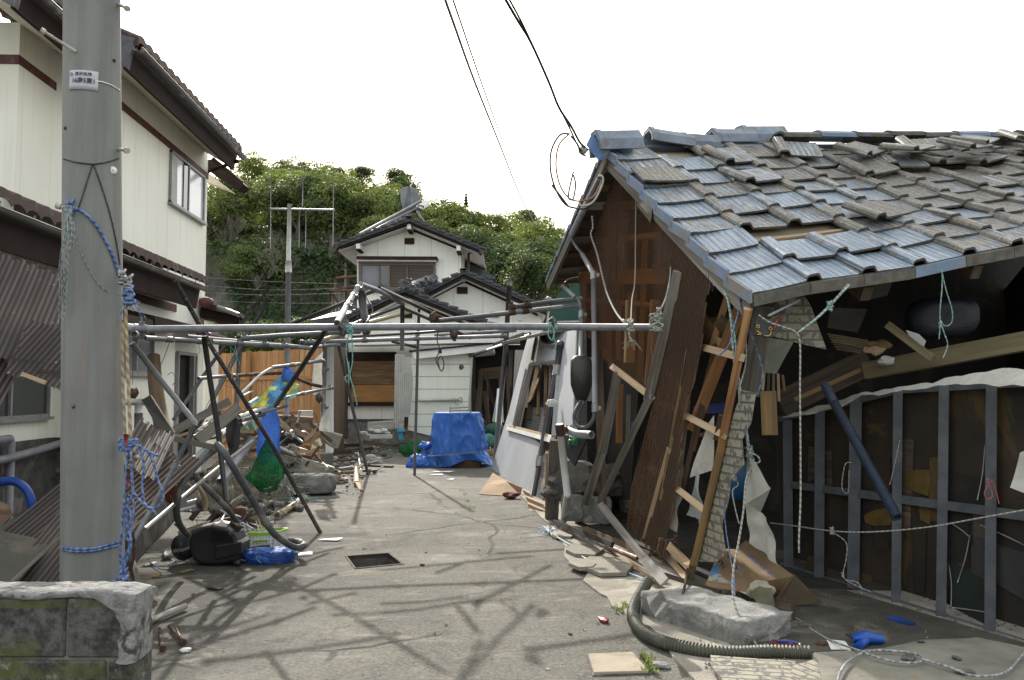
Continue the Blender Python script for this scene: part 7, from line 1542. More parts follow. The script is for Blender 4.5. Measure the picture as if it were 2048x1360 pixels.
EM = thing('meter_box', 'dark olive electric meter box on the shed gable between conduits', 'meter box', c)
m.grid(rgs, True, flip=True); m.build('cover', M('olive_grey_plastic', (.024,.025,.02), (.017,.018,.014), (.04,.04,.034), sc=4, rough=.4), EM)
m = MB(); m.box(c+V((.11,.08,.0)), V((.05,0,0)), V((0,.01,0)), V((0,0,.22))); m.build('back_plate', alu, EM)
m = MB(); m.tube([at(1161,803,8.2), at(1150,825,8.1), at(1150,842,8.1), at(1160,855,8.0), at(1175,853,7.95), at(1186,840,7.9), at(1190,822,7.9)], .020, 9, sub=6); m.tube([at(1168,803,8.2), at(1158,825,8.15), at(1156,845,8.1)], .018, 8, sub=4); m.build('flexible_conduit', hosem, EM)
cpipe('grey plastic drain elbow crossing before the gable foot', [(1120,856,8.6),(1135,860,8.4),(1155,868,8.2),(1183,870,8.0)], .08, nm='drain_pipe', sub=4, clamps=(.15,), cmat=w_pale)
# grey cladding panel with the window opening
GWP = PL(gd(982,937), gd(1085,1003), at(1056,672,15.3))
def gw(x, y, o=0): return GWP.hit(x, y, o)
GW = thing('leaning_wall_panel', 'grey painted cladding wall panel with an empty window opening, leaning over the lane', 'wall panel', gd(1035,970))
out_ = [(1056,672),(1106,664),(1152,660),(1147,760),(1144,870),(1125,930),(1085,1004),(982,937),(1018,820)]
op = [(1062,728),(1118,723),(1112,800),(1105,872),(1031,854)]
# build as strips round the opening
def gpoly(pts, nm='cladding', mt=m_panel, o=0, th=.04, lab=None, par=GW): m = MB(); m.prism([gw(*p, o) for p in pts], V((.02,.04,0)).normalized()*th); return m.build(nm, mt, par, label=lab)
gpoly([(1056,672),(1152,660),(1150,722),(1118,723),(1062,728),(1050,740),(1042,722)])
gpoly([(1042,722),(1050,738),(1062,728),(1031,854),(1016,830)])
gpoly([(1016,828),(1031,854),(1024,857),(1070,880),(1085,893),(1087,900),(1082,960),(1085,1004),(982,937)], lab='dented lower half with a diagonal torn top edge')
gpoly([(1118,723),(1150,722),(1147,800),(1144,870),(1105,872),(1112,800)])
gpoly([(1084,905),(1094,920),(1086,1004),(1076,998)], mt=w_grey, o=.05)
for a, b, w_, mt in (((1062,728),(1118,723),.06,w_grey),((1063,728),(1032,855),.09,w_grey),((1052,738),(1026,850),.03,alu),((1017,855),(1105,879),.10,whitep),((1019,852),(1100,872),.04,w_pale),((1118,723),(1106,874),.05,alu)):
    m = MB(); m.board(gw(*a,.05), gw(*b,.05), w_, .06); m.build('window_frame', mt, GW, bevel=.003)
slab('splinter', 'jagged pale wood splinter seen through the panel window opening', [gw(x,y,-.3) for x, y in ((1071,730),(1077,730),(1076,745),(1073,757),(1078,755),(1076,763),(1063,797),(1059,803),(1053,807),(1058,790),(1066,757))], V((.02,.02,0)), w_pale, 'splinter')
pipe('brown_downpipe', 'dark brown downpipe strapped across the leaning grey panel', [gw(1121,690,.18), gw(1114,740,.16), gw(1095,840,.14), gw(1067,992,.12)], .10, pvcd, 'downpipe', clamps=(.18,.78), cmat=alu, n=14)
pipe('brown_downpipe', 'short elbow of dark downpipe at the top of the grey panel', [gw(1084,668,.2), gw(1088,684,.2), gw(1104,690,.2), gw(1121,690,.2)], .085, pvcd, 'downpipe', sub=4)
m = MB(); m.rock(gw(1121,690,.2), .07,.07,.07, 3, 2, .2, sm=True); m.build('pipe_elbow', pvcd, label='knuckle elbow joining the two dark downpipes', cat='pipe elbow')
rope('dry_vine', 'dry brown vine hanging on the upper grey panel', [gw(1073,672,.1), gw(1068,695,.1), gw(1064,720,.1)], .05, w_yel, 'vine', n=6)
slab('brown_roof_scrap', 'rusty brown lean to roof strip above the grey panel', [at(1003,684,14), at(1150,650,12), at(1150,656,12), at(1003,690,14)], V((.1,1.2,.1)), w_grey, 'roof strip')
# things visible through the opening / behind panel
for i, (a, b, w_, mt, l) in enumerate((((1078,735),(1076,830),.05,w_yel,'yellowish slat seen through the panel window, left'),((1092,735),(1090,830),.05,w_yel,'yellowish slat seen through the panel window, middle'),((1068,735),(1060,840),.12,w_dark,'dark plank seen through the panel window'),((1101,730),(1098,830),.04,w_grey,'grey slat seen through the panel window, right'))):
    plank('slat', l, gw(*a,-.7), gw(*b,-.7), w_, .03, mt)
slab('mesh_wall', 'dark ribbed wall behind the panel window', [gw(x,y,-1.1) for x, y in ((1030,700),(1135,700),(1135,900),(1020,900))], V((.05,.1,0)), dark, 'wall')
slab('dark_ribbed_board', 'dark ribbed board under the slats behind the panel window', [gw(x,y,-.8) for x, y in ((1050,815),(1100,815),(1096,872),(1040,866))], V((.05,.1,0)), seam_wall('ribbed_dark', (.10,.10,.09), (.07,.07,.065), .05, .8, True, .3), 'board')
bundle('blue_plastic_bag', 'pale blue plastic bag behind the downpipe in the panel window', 'bag', 1104, 806, 11.5, .08, .05, .045, m_wpl, 3)
bundle('green_bottle', 'green plastic bundle behind the grey downpipe post', 'bundle', 1148, 880, 8.8, .06, .06, .12, M('green_plastic', (.02,.20,.08), (.015,.13,.05), rough=.35), 4)
slab('tilted_box_lid', 'tilted pale edged black board behind the downpipe post', [at(x,y,8.9) for x, y in ((1160,868),(1172,880),(1148,932),(1128,905))], V((.02,.02,0)), blackpl, 'board')
pipe('white_post', 'flat white downpipe post standing before the gable left corner', [(1119,848,8.3),(1128,930,8.4),(1135,990,8.5)], .075, pvcw, 'post', hole=False, clamps=(.08,), cmat=rust)
pipe('white_post', 'lower end of the white post bending to the ground', [(1135,990,8.5),(1130,1020,8.9),(1127,1043,9.3)], .07, pvcw, 'post', hole=False)
plank('wall_stud', 'dark grey stud right of the leaning panel', (1112,880,9.2), (1104,1045,9.6), .14, .05, w_grey)
plank('wall_stud', 'pale thin stud at the panel edge', (1094,905,9.4), (1092,1046,9.7), .03, .04, w_pale)
for i, (x, y, w_, h_, l, mt) in enumerate(((1144,1015,.14,.28,'small upright concrete block at the gable foot',conc),(1176,1018,.10,.28,'left squarish concrete block at the gable foot',conc),(1204,1020,.12,.28,'right squarish concrete block at the gable foot',conc),(1150,960,.3,.35,'dark rubble heap inside the gable left corner',conc_d),(1215,960,.3,.3,'dark rubble heap behind the split grey board',conc_d),(1110,985,.16,.14,'rough stone beside the white post',conc_d),(1270,1000,.2,.25,'dark rubble heap behind the lower brown sheet',conc_d))):
    m = MB(); Yc = (9.1 if i < 3 else 9.4); c = at(x,y,Yc); m.rock(c, w_, w_*.8, h_*.62, i+80, 3, .12 if i < 3 else .4, flat=.85 if i < 3 else .3); m.build('concrete_block' if i < 3 else 'rubble_heap', mt, label=l, cat='concrete block' if i < 3 else 'rubble')
# split boards in front of the gable
plank('split_board', 'upper part of the bent grey board leaning on the gable', gp(1236,745,.12), gp(1205,905,.2), .09, .03, w_grey)
plank('split_board', 'lower part of the bent grey board standing on the apron', gp(1205,903,.2), gp(1153,1062,.25), .09, .03, w_grey)
plank('split_board', 'grey board slanting left down from the gable hook', gp(1297,800,.1), gp(1200,1005,.15), .065, .03, w_grey)
plank('split_board', 'splintered board running down right to the concrete chunk', (1200,1008,7.6), (1292,1122,6.6), .065, .02, w_grey)
plank('split_board', 'lower splintered end of the board above the concrete chunk', (1288,1118,6.6), (1330,1165,6.2), .08, .02, w_grey)
plank('sill_beam', 'long thin sill beam lying along the gable foot', (1170,1058,8.3), (1300,1110,7), .05, .03, w_brown)
plank('rusty_tray', 'dark brown channel lying behind the rusty white bar', (1108,1044,8.6), (1225,1090,7.3), .05, .03, dark)
pipe('rusty_bar', 'long rusty white round bar lying on the apron edge', [gd(1099,1046,.06), gd(1160,1070,.07), gd(1275,1116,.08)], .035, M('chipped_white_bar', (.38,.35,.32), (.14,.08,.06), sc=14, rough=.5, lohi=(.42,.52)), 'bar')
plank('bark_log', 'dark rough log lying behind the concrete chunk', (1330,1150,6.3), (1440,1185,5.9), .035, .03, w_dark)
plank('batten_scrap', 'thin pale strips lying on the apron near the board end', gd(1210,1090,.05), gd(1310,1162,.05), .02, .012, w_pale)
plank('batten_scrap', 'second thin pale strip on the apron beside the first', gd(1225,1100,.05), gd(1318,1155,.05), .018, .012, w_pale)
rope('blue_tape', 'shredded light blue tape lying along the apron crack', [gd(1100,1066,.03), gd(1140,1090,.03), gd(1160,1110,.03), gd(1200,1130,.035), gd(1245,1142,.035), gd(1302,1163,.04)], .014, M('light_blue_tape', (.28,.42,.55), (.45,.52,.58)), 'tape', n=5)
m = MB(); c = gd(1098,1064,.02)
for i in range(16): d = V((rnd.gauss(0,.06), rnd.gauss(0,.1), .01)); m.tube([c, c+d+V((0,0,.02)), c+d*1.7], .005, 4, sub=2)
m.build('tape_shreds', M('light_blue_tape', (.28,.42,.55)), label='shredded pale blue tape tuft at the start of the long tape', cat='tape')
# cardboard at panel foot
m = MB(); a_, b_, c_, d_ = gd(957,988,.01), at(985,946,13.6), at(1012,962,12.6), gd(1003,991,.01); m.prism([a_, b_, c_, d_], V((.01,.03,0))); m.prism([c_, d_, gd(1040,990,.01), at(1043,975,11.8)], V((.01,.03,0))); m.build('cardboard', cardb, label='folded brown cardboard lying at the foot of the grey panel', cat='cardboard')
m = MB(); m.rock(gd(1022,990,.05), .12,.08,.05, 5, 2, .6); m.build('red_rag', M('dark_red_rag', (.13,.02,.02), (.08,.015,.015)), label='dark red rag beside the cardboard at the panel foot', cat='rag')
m = corrpoly([gd(1045,978,.2), gd(1052,1014,.05), gd(1090,1018,.05), gd(1080,1000,.15)], gd(1085,1008)-gd(1048,996), .07, .012, dv=.03); m.build('corrugated_scrap', M('tan_corrugated', (.30,.20,.13), (.22,.14,.09)), label='tan corrugated scrap under the panel\'s right corner', cat='scrap')
# ================================================================ the big concrete chunk
CC = thing('concrete_chunk', 'large broken concrete footing chunk lying at the shed corner', 'concrete chunk', gd(1420,1270))
m = MB(); m.rock(gd(1428,1256)+V((0,0,.075)), .55, .26, .115, 12, 5, .07, rot=math.radians(-57), sm=True, flat=.93)
for k in range(len(m.v)): p = m.v[k]; q = noise.noise(p*7)*.03+noise.noise(p*19)*.012+noise.noise(p*50)*.005; m.v[k] = V((p.x+q*.7, p.y-q, max(p.z+q*.6, 0)))
m.build('footing', M('pale_broken_concrete', (.25,.245,.23), (.165,.16,.15), (.33,.32,.30), sc=9, rough=.95, bump=.012, bsc=55), CC)
m = MB(); m.prism([gd(1290,1182,.25)+V((-.01,-.10,-.02)), at(1322,1181,4.95), at(1337,1205,4.85), at(1331,1240,4.75), at(1310,1236,4.75), at(1298,1215,4.8)], V((.01,.05,.0))); m.build('broken_facing', conc_d, CC, bevel=.006)
pipe('rebar', 'rusty reinforcing bar stub bending off the concrete chunk', [(1374,1140,6.1),(1371,1165,5.7),(1364,1196,5.45)], .018, rust, 'rebar', hole=False)
# big ribbed hose
def ribhose(label, pts, dia, mat, pitch=.02, dep=.0045, nm='ribbed_hose'):
    P = [at(*p) if not isinstance(p, Vector) else p for p in pts]; q = []
    for i in range(len(P)-1):
        a = P[max(i-1,0)]; b = P[i]; c = P[i+1]; d = P[min(i+2,len(P)-1)]; n_ = max(6, int((c-b).length/(pitch/7)))
        for k in range(n_): t_ = k/n_; q.append(.5*((2*b)+(c-a)*t_+(2*a-5*b+4*c-d)*t_*t_+(3*b-a-3*c+d)*t_**3))
    q.append(P[-1]); L_ = [0]
    for i in range(1, len(q)): L_.append(L_[-1]+(q[i]-q[i-1]).length)
    n_ = len(q); m = MB(); m.tube(q, dia/2, 14, True, 0, True, rf=lambda u: 1+dep/(dia/2)*math.sin(L_[min(int(round(u*(n_-1))), n_-1)]/pitch*2*math.pi)); return m.build(nm, mat, label=label, cat='hose')
oliveh = M('olive_grey_hose', (.065,.065,.045), (.045,.045,.032), (.11,.105,.08), sc=5, rough=.5, patch=(.58,.7))
ribhose('thick olive ribbed hose curling round the concrete chunk', [gd(1296,1180,.05)+V((0,0,.06)), gd(1272,1205,.05), gd(1266,1235,.045), gd(1284,1262,.045), gd(1325,1284,.045), gd(1395,1300,.045), gd(1470,1306,.045), gd(1545,1304,.045), gd(1622,1306,.045)], .072, oliveh)
ribhose('black blue ribbed hose dangling before the studded panel', [(1650,770,5.9),(1668,805,5.75),(1720,900,5.4),(1794,1035,5.0)], .056, M('blue_black_hose', (.02,.035,.06), (.015,.02,.035), (.08,.12,.16), sc=5, rough=.35, patch=(.6,.7)), .012)
# ================================================================ cardboard box with print
CB = thing('printed_carton', 'crushed brown carton with blue lettering and blue waves behind the concrete chunk', 'carton', gd(1490,1190))
q1 = [at(1448,1098,6.35), at(1488,1080,6.6), at(1528,1105,6.5), at(1588,1152,6.0), at(1517,1163,5.75), at(1490,1140,5.95)]
pA, pB, pC, pD = at(1470,1100,6.35), at(1492,1080,6.6), at(1588,1152,6.0), at(1512,1166,5.75)
pE, pF, pG = at(1410,1172,6.0), at(1500,1186,5.7), at(1438,1098,6.4)
m = MB(); m.prism([pA, pB, pC, pD], V((.0,.02,-.02))); m.build('top_flap', cardb, CB)
m = MB(); m.prism([pG, pA, pD, pF, pE], V((.01,.03,-.0))); m.build('side_flap', cardb, CB)
m = MB(); m.prism([pD, pC, at(1575,1178,5.95), at(1520,1195,5.75)], V((.0,.03,0))); m.build('crushed_side', cardb, CB)
wave = M('printed_blue', (.03,.11,.26), (.05,.16,.32), (.25,.22,.16), sc=6, patch=(.5,.54), psc=7)
def side(u, v, o=.006): p = lerp(lerp(pG, pA, u), lerp(pE, pF, u), v); return p+(CAM-p).normalized()*o
m = MB(); m.grid([[side(lerp(.02,.95,i/12), lerp(.32+.1*math.sin(i*1.3),.86,j/4)) for j in range(5)] for i in range(13)], True); m.build('blue_waves', wave, CB)
for k in range(9):
    m = MB(); u0, v0 = .08+.09*k+rnd.uniform(-.02,.02), rnd.uniform(.05,.35); m.tube([side(u0, v0, .009), side(u0+.04, v0+.10, .009), side(u0+.02, v0+.16, .009), side(u0+.08, v0+.14, .009)], .0045, 5, sub=3); m.build('brush_mark', ink, CB)
fx = (pC-pB).normalized(); fn = (pB-pA).cross(pC-pA).normalized(); fn = fn if fn.dot(CAM-pA) > 0 else -fn; fy = fn.cross(fx)
for i, ch in enumerate('鳴水昆布'):
    cx, cy = [(1500,1115),(1511,1126),(1522,1138),(1535,1148)][i]; r_ = ray(cx, cy); t_ = (pA-CAM).dot(fn)/r_.dot(fn); c = CAM+r_*t_
    text_mesh(ch, .058, lambda x, y, c=c: c+fx*x+fy*y+fn*.006, inkb, CB, bold=.001)
bundle('foam_wrap', 'pale crumpled packing foam on the crushed carton', 'packing foam', 1522, 1180, 5.55, .085, .05, .028, M('yellowed_foam', (.34,.31,.24), (.25,.22,.16)), 3)
m = cloth_patch(at(1490,1175,5.6), at(1545,1180,5.5), at(1556,1260,5.2), at(1525,1215,5.4), 12, 12, .05, 6, 7); m.build('olive_cloth', M('olive_rag', (.13,.12,.07), (.08,.075,.045), rough=.95), label='olive rag draped behind the concrete chunk end', cat='rag')
slab('flat_carton', 'dark flattened carton lying right of the printed carton', [gd(1545,1210,.06), gd(1590,1150,.25), gd(1645,1205,.05), gd(1560,1215,.03)], V((.0,.02,.0)), M('dark_carton', (.10,.075,.045), (.07,.05,.03)), 'cardboard')
plank('wood_block', 'dark wood block behind the concrete chunk end', gd(1545,1215,.08), gd(1587,1222,.08), .12, .10, w_dark, 'wood block')
# white torn sheets behind strip
m = cloth_patch(gp(1494,915,-.1), gp(1512,925,-.1), gp(1541,978,-.1), gp(1486,1010,-.1), 12, 16, .015, 3, 6); m.build('white_sheet', m_wcloth, label='upper white torn sheet hanging behind the siding strip', cat='sheet')
m = cloth_patch(gp(1486,1000,-.2), gp(1535,1035,-.2), gp(1558,1130,-.25), gp(1500,1085,-.2), 12, 18, .02, 3, 9); m.build('white_sheet', m_wcloth, label='lower white torn sheet hanging over the printed carton', cat='sheet')
m = cloth_patch(at(1518,955,6.9), at(1541,976,6.9), at(1515,1038,6.9), at(1490,1000,6.9), 10, 12, .012, 3, 3); m.build('white_sheet', m_wcloth, label='pointed white tarp corner with eyelets right of the siding strip', cat='sheet')
m = cloth_patch(gp(1412,850,-.1), gp(1430,830,-.1), gp(1425,940,-.05), gp(1383,955,-.05), 12, 14, .03, 6, 2, .012); m.build('white_rag', m_wcloth, label='white ribbed plastic rag inside the ladder frame', cat='rag')
m = cloth_patch(gp(1405,880,-.3), gp(1395,920,-.3), gp(1405,1050,-.3), gp(1370,1030,-.3), 10, 14, .04, 6, 5, .01); m.build('white_sheet', m_wpl, label='milky sheet strip between the frame battens', cat='sheet')
m = cloth_patch(gp(1350,940,-.2), gp(1372,930,-.2), gp(1350,1065,-.15), gp(1330,1040,-.15), 8, 14, .05, 6, 5); m.build('torn_paper', m_wcloth, label='torn yellowish paper behind the lower brown sheet', cat='paper')
slab('blue_sheet', 'blue plastic sheet glimpsed inside the gable opening', [gp(x,y,-1.0) for x, y in ((1388,812),(1450,805),(1450,826),(1385,828))], V((.02,.02,0)), bluepl, 'sheet')
slab('blue_sheet', 'blue plastic scrap low inside the left gable opening', [gp(x,y,-.8) for x, y in ((1262,845),(1275,840),(1270,860),(1262,862))], V((.02,.02,0)), bluepl, 'sheet')
m = MB(); m.lathe(at(1476,960,7.2), V((0,-1,0)), [(0,.001),(0,.17),(.02,.18),(.04,.16),(.03,.001)], 24); m.build('blue_drum_lid', M('blue_drum', (.02,.10,.22), (.015,.07,.16), rough=.4), label='round dark blue drum end behind the siding strip', cat='drum')
# ================================================================ studded panel front right
SPn = PL(V(gd(1570,1140)), V(gd(2048,1288)), V(gd(1570,1140))+V((.04,.02,1)))
def spn(x, y, o=0): return SPn.hit(x, y, o)
PN = thing('studded_panel', 'large dark wall panel with grey studs standing on its side before the shed', 'wall panel', gd(1800,1220))
m = MB(); m.prism([spn(x,y,-.08) for x, y in ((1550,840),(1700,800),(1850,775),(2200,755),(2200,1300),(2048,1255),(1570,1110))], V((.01,.05,0))); m.build('backing', M('dark_plywood_back', (.030,.020,.013), (.014,.011,.008), (.055,.036,.012), sc=2.5, rough=.85, patch=(.56,.62), psc=1.2), PN)
stm = M('blue_grey_stud', (.085,.092,.10), (.052,.058,.066), (.05,.045,.03), sc=7, rough=.7, patch=(.62,.7))
for x0, x1, y0, y1, w_ in ((1575,1577,840,1134,.075),(1640,1638,815,1168,.075),(1712,1706,795,1185,.085),(1796,1792,782,1215,.062),(1888,1882,770,1240,.062),(1983,1980,765,1268,.062),(2090,2086,765,1300,.06)):
    m = MB(); m.board(spn(x0,y0,.0), spn(x1,y1,.0), w_, .05); m.build('stud', stm, PN, bevel=.002)
for a, b, w_ in (((1563,1132),(2110,1308),.06),((1572,968),(2110,1040),.06),((1560,838),(1800,780),.05),((1800,780),(2110,762),.05)):
    m = MB(); m.board(spn(*a,-.035), spn(*b,-.035), w_, .045); m.build('rail', stm, PN, bevel=.002)
m = MB(); m.board(spn(1560,1138,.06), spn(2110,1316,.06), .03, .03); m.build('mossy_edge', w_yel, PN)
for pts, mt in (([(1795,960),(1812,945),(1835,939),(1858,940),(1862,960),(1856,992),(1830,984),(1806,972)], M('ochre_glow', (.12,.075,.015), (.06,.04,.01), sc=4)), ([(1728,1032),(1745,1022),(1770,1017),(1786,1018),(1790,1040),(1780,1050),(1750,1052),(1732,1046)], M('ochre_glow', (.22,.14,.03))), ([(1838,1010),(1862,1015),(1860,1050),(1842,1040)], M('ochre_glow', (.22,.14,.03))), ([(1900,1120),(1975,1160),(1972,1250),(1905,1215)], M('dark_green_back', (.012,.02,.015), (.008,.014,.01))), ([(1950,1075),(2048,1105),(2048,1200),(1945,1140)], M('greyish_back', (.035,.035,.034), (.022,.022,.021)))):
    m = MB(); m.prism([spn(x,y,-.06) for x, y in pts], V((.0,.01,0))); m.build('glow_and_back_patch', mt, PN)  # ochre ones: light glowing through the panel put into the colour; others plain backs
R9 = random.Random(6)
for i in range(16):
    x = R9.uniform(1575, 2040); y = R9.uniform(830, 1150); w_ = R9.uniform(20,60); h_ = R9.uniform(60,200)
    m = MB(); m.prism([spn(x, y, -.066), spn(x+w_, y+R9.uniform(-6,10), -.066), spn(x+w_+R9.uniform(-8,8), min(y+h_, 1130+(x-1570)*.3), -.066), spn(x+R9.uniform(-8,8), min(y+h_, 1125+(x-1570)*.3), -.066)], V((0,.004*(i%3+1),0))); m.build('inner_board', [w_dark, dark, MATS['dark_plywood_back'], M('amber_glow', (.07,.045,.014), (.03,.02,.01), sc=5)][i%4], PN)  # amber boards carry the glow through the backing in their colour
for a, b in (((1970,890),(1955,1000)),((1900,1045),(1940,1075)),((1940,1070),(1915,1165)),((1905,1215),(1975,1225)),((1960,1050),(2048,1090)),((1898,1130),(1902,1210))):
    m = MB(); m.tube([spn(*a,-.05), spn((a[0]+b[0])/2+3,(a[1]+b[1])/2,-.05), spn(*b,-.05)], .004, 5, sub=3); m.build('glue_line', alu, PN)
# white sheet over the top of the panel
G = []
tp_l = [(1562,835,6.7),(1630,815,6.5),(1680,802,6.3),(1720,785,6.1),(1790,775,5.8),(1860,764,5.5),(1930,745,5.2),(2000,741,5.0),(2110,738,4.7)]; bt_l = [(1562,836,6.6),(1630,826,6.4),(1680,812,6.2),(1720,792,6.0),(1790,783,5.7),(1860,772,5.4),(1930,768,5.1),(2000,772,4.9),(2110,775,4.6)]
for k in range(9):
    r_ = []
    for i in range(49):
        t_ = i/48*8; j = min(int(t_), 7); f = t_-j; a_ = lerp(at(*tp_l[j]), at(*tp_l[j+1]), f); b_ = lerp(at(*bt_l[j]), at(*bt_l[j+1]), f); p = lerp(a_, b_, k/8); r_.append(p+V((0, -.03+.05*noise.noise(p*5), .02*noise.noise(p*9))))
    G.append(r_)
m = MB(); m.grid(G, True); m.build('white_sheet', m_wcloth, label='wrinkled white sheet draped along the top of the studded panel', cat='sheet')
m = cloth_patch(at(2040,905,4.7), at(2110,880,4.6), at(2110,1010,4.6), at(2020,975,4.7), 10, 12, .04, 4, 3); m.build('white_sheet', m_wcloth, label='white cloth corner at the right picture edge on the panel', cat='sheet')
# interior beams and junk
plank('old_beam', 'thick yellowish old beam running out under the right eave', (1732,742,6.7), (2200,655,5.6), .135, .13, w_beam, 'beam', side=V((0,0,1)))
plank('dark_board', 'wide dark board sloping left inside the shed', (1738,722,6.9), (1560,808,6.9), .22, .05, w_dark, side=V((0,0,1)))
plank('light_edge', 'yellow edged batten under the sloping dark board', (1738,732,6.7), (1588,800,6.7), .035, .04, w_yel)
plank('tilted_plank', 'short thick plank tilted up on the old beam', (1776,650,6.3), (1866,718,6.1), .06, .10, w_beam)
plank('orange_post', 'short tapered orange post hanging below the siding', (1536,782,6.0), (1540,870,6.0), .11, .06, w_yel)
for i, (x, y, s_, mt, l) in enumerate(((1765,690,.05,w_yel,'broken timber knuckle left of the tilted plank'),(1750,700,.05,w_pale,'pale splintered wood end on the old beam'),(1772,722,.045,styro,'white crumb of board on the old beam end'),(1742,690,.04,w_yel,'small round wood end beside the old beam'))):
    m = MB(); m.rock(at(x,y,6.45), s_*1.5, s_, s_*.8, i+90, 2, .5); m.build('wood_end', mt, label=l, cat='wood end')
slab('white_packet', 'stack of white packets leaning on the tilted plank', [at(x,y,6.4) for x, y in ((1812,660),(1838,668),(1852,682),(1848,694),(1826,684))], V((.02,.05,0)), styro, 'packet')
m = MB(); c = at(1893,633,7.0); rg_ = []
for d, k in ((0,0.01),(-.02,.5),(.0,.95),(.03,1.0),(.12,1.0)): rg_.append([c+V((math.copysign(abs(math.cos(a))**.6, math.cos(a))*.30*k, d, math.copysign(abs(math.sin(a))**.7, math.sin(a))*.17*k+.02*math.cos(a))) for a in [q*2*math.pi/28 for q in range(29)]])
m.grid(rg_, True); m.build('blue_tub', M('dark_blue_shell', (.004,.007,.018), (.003,.005,.012), rough=.5), label='dark blue rounded tub deep inside the shed behind the looped cord', cat='tub')
slab('grey_carton', 'grey brown board standing deep inside the shed', [at(x,y,7.4) for x, y in ((1660,615),(1735,618),(1715,665),(1655,655))], V((.02,.05,0)), M('dim_board', (.09,.08,.07), (.06,.055,.05)), 'board')
slab('grey_carton', 'dim pale panel hanging under the rafters', [at(x,y,6.8) for x, y in ((1738,560),(1788,556),(1775,590),(1730,600))], V((.02,.05,0)), M('dim_board', (.09,.08,.07)), 'board')
for i in range(7):
    m = MB(); a_ = at(1655+i*3, 668+i*5, 6.6); b_ = at(1735-i*2, 682+i*4, 6.9); m.tube([a_, b_], .008, 5); m.build('thin_rod', w_beam, label='thin rod in the bundle left of the old beam', cat='rod', group='thin rods bundled left of the old beam')
for i in range(6): plank('splintered_lath', 'splintered lath cluster under the pale green siding', (1520+i*9,735+i*3,6.1), (1514+i*11,785+rnd.uniform(-8,20),6.15), .02, .01, [w_grey,w_pale,w_yel][i%3], 'lath', group='splintered laths under the siding')
slab('inner_wall_board', 'cream board patch inside the gable opening right part', [gp(x,y,-.7) for x, y in ((1400,640),(1480,620),(1470,720),(1400,700))], V((.02,.02,0)), w_yel, 'board')
# ================================================================ ground pieces front right
m = MB(); pts = [gd(x,y,.07) for x, y in ((1630,1304),(1700,1302),(1790,1292),(1850,1280),(1957,1275),(2110,1308),(2110,1420),(1650,1420),(1640,1350))]
def edge(P, n=7, a_=.02):
    o_ = []
    for i in range(len(P)):
        p, q = P[i], P[(i+1)%len(P)]
        for k in range(n): t_ = k/n; r_ = lerp(p, q, t_); o_.append(r_+V((noise.noise(r_*7)*a_, noise.noise(r_*7+V((5,5,5)))*a_, 0)))
    return o_
m.prism(edge(pts), V((0,0,-.06))); m.build('broken_slab', M('mottled_slab', (.21,.20,.16), (.12,.113,.094), (.19,.13,.065), sc=3, rough=.95, bump=.008, patch=(.6,.7)), label='large broken pale concrete slab in the near right corner', cat='slab')
def sidingslab(l, P, rot): 
    m = MB(); pts = edge(P, 5, .012); a = (P[1]-P[0]).normalized(); b = V((0,0,1)).cross(a); a2 = a*math.cos(rot)+b*math.sin(rot); b2 = V((0,0,1)).cross(a2)
    m.prism(pts, V((0,0,-.02)))
    for k in range(2): m.uv[k] = [(m.v[i].dot(a2), m.v[i].dot(b2)) for i in m.f[k]]
    m.build('siding_slab', m_siding, label=l, cat='siding')
sidingslab('long flaking siding slab lying flat in the lower right foreground', [gd(1420,1310,.05), gd(1590,1322,.05), gd(1575,1400,.05), gd(1470,1400,.05), gd(1424,1330,.05)], .05)
sidingslab('smaller flaking siding slab beside the long one', [gd(1585,1330,.055), gd(1652,1312,.055), gd(1656,1400,.055), gd(1578,1400,.055)], 1.45)
rope('looped_cable', 'grey wire cable looped over the pale concrete slab', [gd(1590,1235,.03), gd(1650,1275,.03), gd(1720,1302,.09), gd(1780,1322,.09), gd(1835,1325,.09), gd(1843,1312,.09), gd(1800,1303,.09), gd(1740,1302,.09), gd(1700,1320,.09), gd(1678,1350,.09), gd(1672,1400,.09)], .013, r_grey, 'cable')
rope('looped_cable', 'grey wire cable running right across the pale slab', [gd(1843,1318,.09), gd(1900,1335,.09), gd(1950,1352,.09), gd(2010,1345,.09), gd(2045,1310,.09), gd(2070,1290,.1)], .013, r_grey, 'cable')
BGn = thing('blue_spray_gun', 'bright blue plastic spray handle lying behind the pale slab', 'spray handle', gd(1735,1285))
m = MB(); m.tube([gd(1705,1277,.06), gd(1730,1274,.07), gd(1765,1279,.05)], .034, 10, rf=lambda q: .7+.4*math.sin(q*3)); m.build('barrel', bluepl, BGn)
m = MB(); m.tube([gd(1735,1278,.06), gd(1722,1290,.04), gd(1712,1296,.03)], .026, 8); m.build('grip', bluepl, BGn); m = MB(); m.tube([gd(1695,1268,.06), gd(1706,1276,.06)], .010, 6); m.build('nozzle', blk, BGn)
m = MB(); m.tube([gd(1778,1236,.03), gd(1800,1243,.03), gd(1828,1250,.03)], .028, 10, rf=lambda q: .6+.5*math.sin(q*3)); m.build('blue_float', M('dark_blue_plastic', (.015,.05,.22), (.01,.035,.15)), label='dark blue float lying in the shade under the studded panel', cat='float')
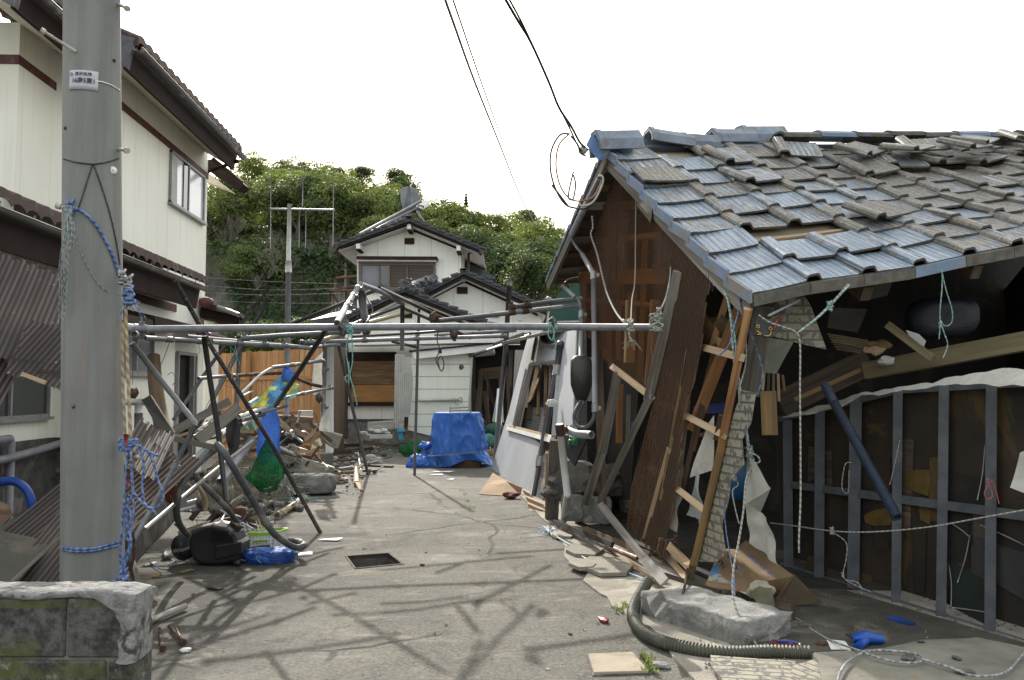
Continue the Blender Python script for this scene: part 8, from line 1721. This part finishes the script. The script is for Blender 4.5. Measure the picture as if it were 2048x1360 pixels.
rope('float_string', 'pale string loop tied to the dark blue float', [gd(1778,1238,.02), gd(1758,1238,.02), gd(1756,1248,.02), gd(1785,1255,.02), gd(1796,1258,.02)], .006, r_white, 'string')
m = MB(); m.tube([gd(1545,1290,.04), gd(1570,1288,.05), gd(1600,1296,.04)], .028, 8); m.build('red_tool', redpl, label='red plastic tool behind the ribbed hose end', cat='handle')
m = MB(); m.tube([gd(1555,1282,.07), gd(1580,1282,.08), gd(1598,1288,.06)], .008, 6); m.build('blue_strap', bluepl, label='thin blue strap on the red plastic tool', cat='strap')
m = MB(); m.rock(gd(1643,1288,.03), .035,.025,.02, 3, 2, .3); m.build('red_scrap', rust, label='rust red scrap left of the white tile by the slab', cat='scrap')
slab('white_tile', 'white tile scrap beside the blue spray handle', [gd(1653,1278,.03), gd(1690,1282,.03), gd(1702,1298,.03), gd(1662,1298,.03)], V((0,0,-.01)), whitep, 'tile')
for i, (x, y, s_, l) in enumerate(((1842,1282,.022,'dark pebble on the back edge of the pale slab'),(1818,1316,.05,'flat grey stone inside the cable loop'),(1914,1316,.03,'small dark stone on the pale slab'),(1930,1343,.05,'grey slate piece by the cable at right'),(1655,1335,.035,'dark stone between siding slab and pale slab'),(1610,1250,.05,'greyish brick bit behind the hose end'))):
    m = MB(); m.rock(gd(x,y,.08 if x > 1700 else .03), s_, s_*.7, s_*.35, i+30, 2, .4, rot=i, flat=.4); m.build('stone', conc_d, label=l, cat='stone')
R6 = random.Random(8); m = MB()
for i in range(700):
    x, y = R6.uniform(1400,2040), R6.uniform(1160,1345)
    if y < 1150+(x-1240)*.12 and x < 1500: continue
    c = gd(x, y, .022); s_ = R6.uniform(.004,.016); a = R6.uniform(0,6); u = V((math.cos(a), math.sin(a), R6.uniform(-.3,.3)))*s_; v_ = V((-math.sin(a), math.cos(a), .3))*s_*R6.uniform(.3,1)
    m.face([c-u, c+v_, c+u, c-v_]); m.face([c-u, c-v_, c+V((0,0,s_))])
m.build('crumbs', MATS['mixed_grit'], label='crumbs of concrete and wood strewn over the apron and shed front', cat='crumbs', kind='stuff', weld=False)
for o in bpy.data.objects:
    if '_o' in o: del o['_o']
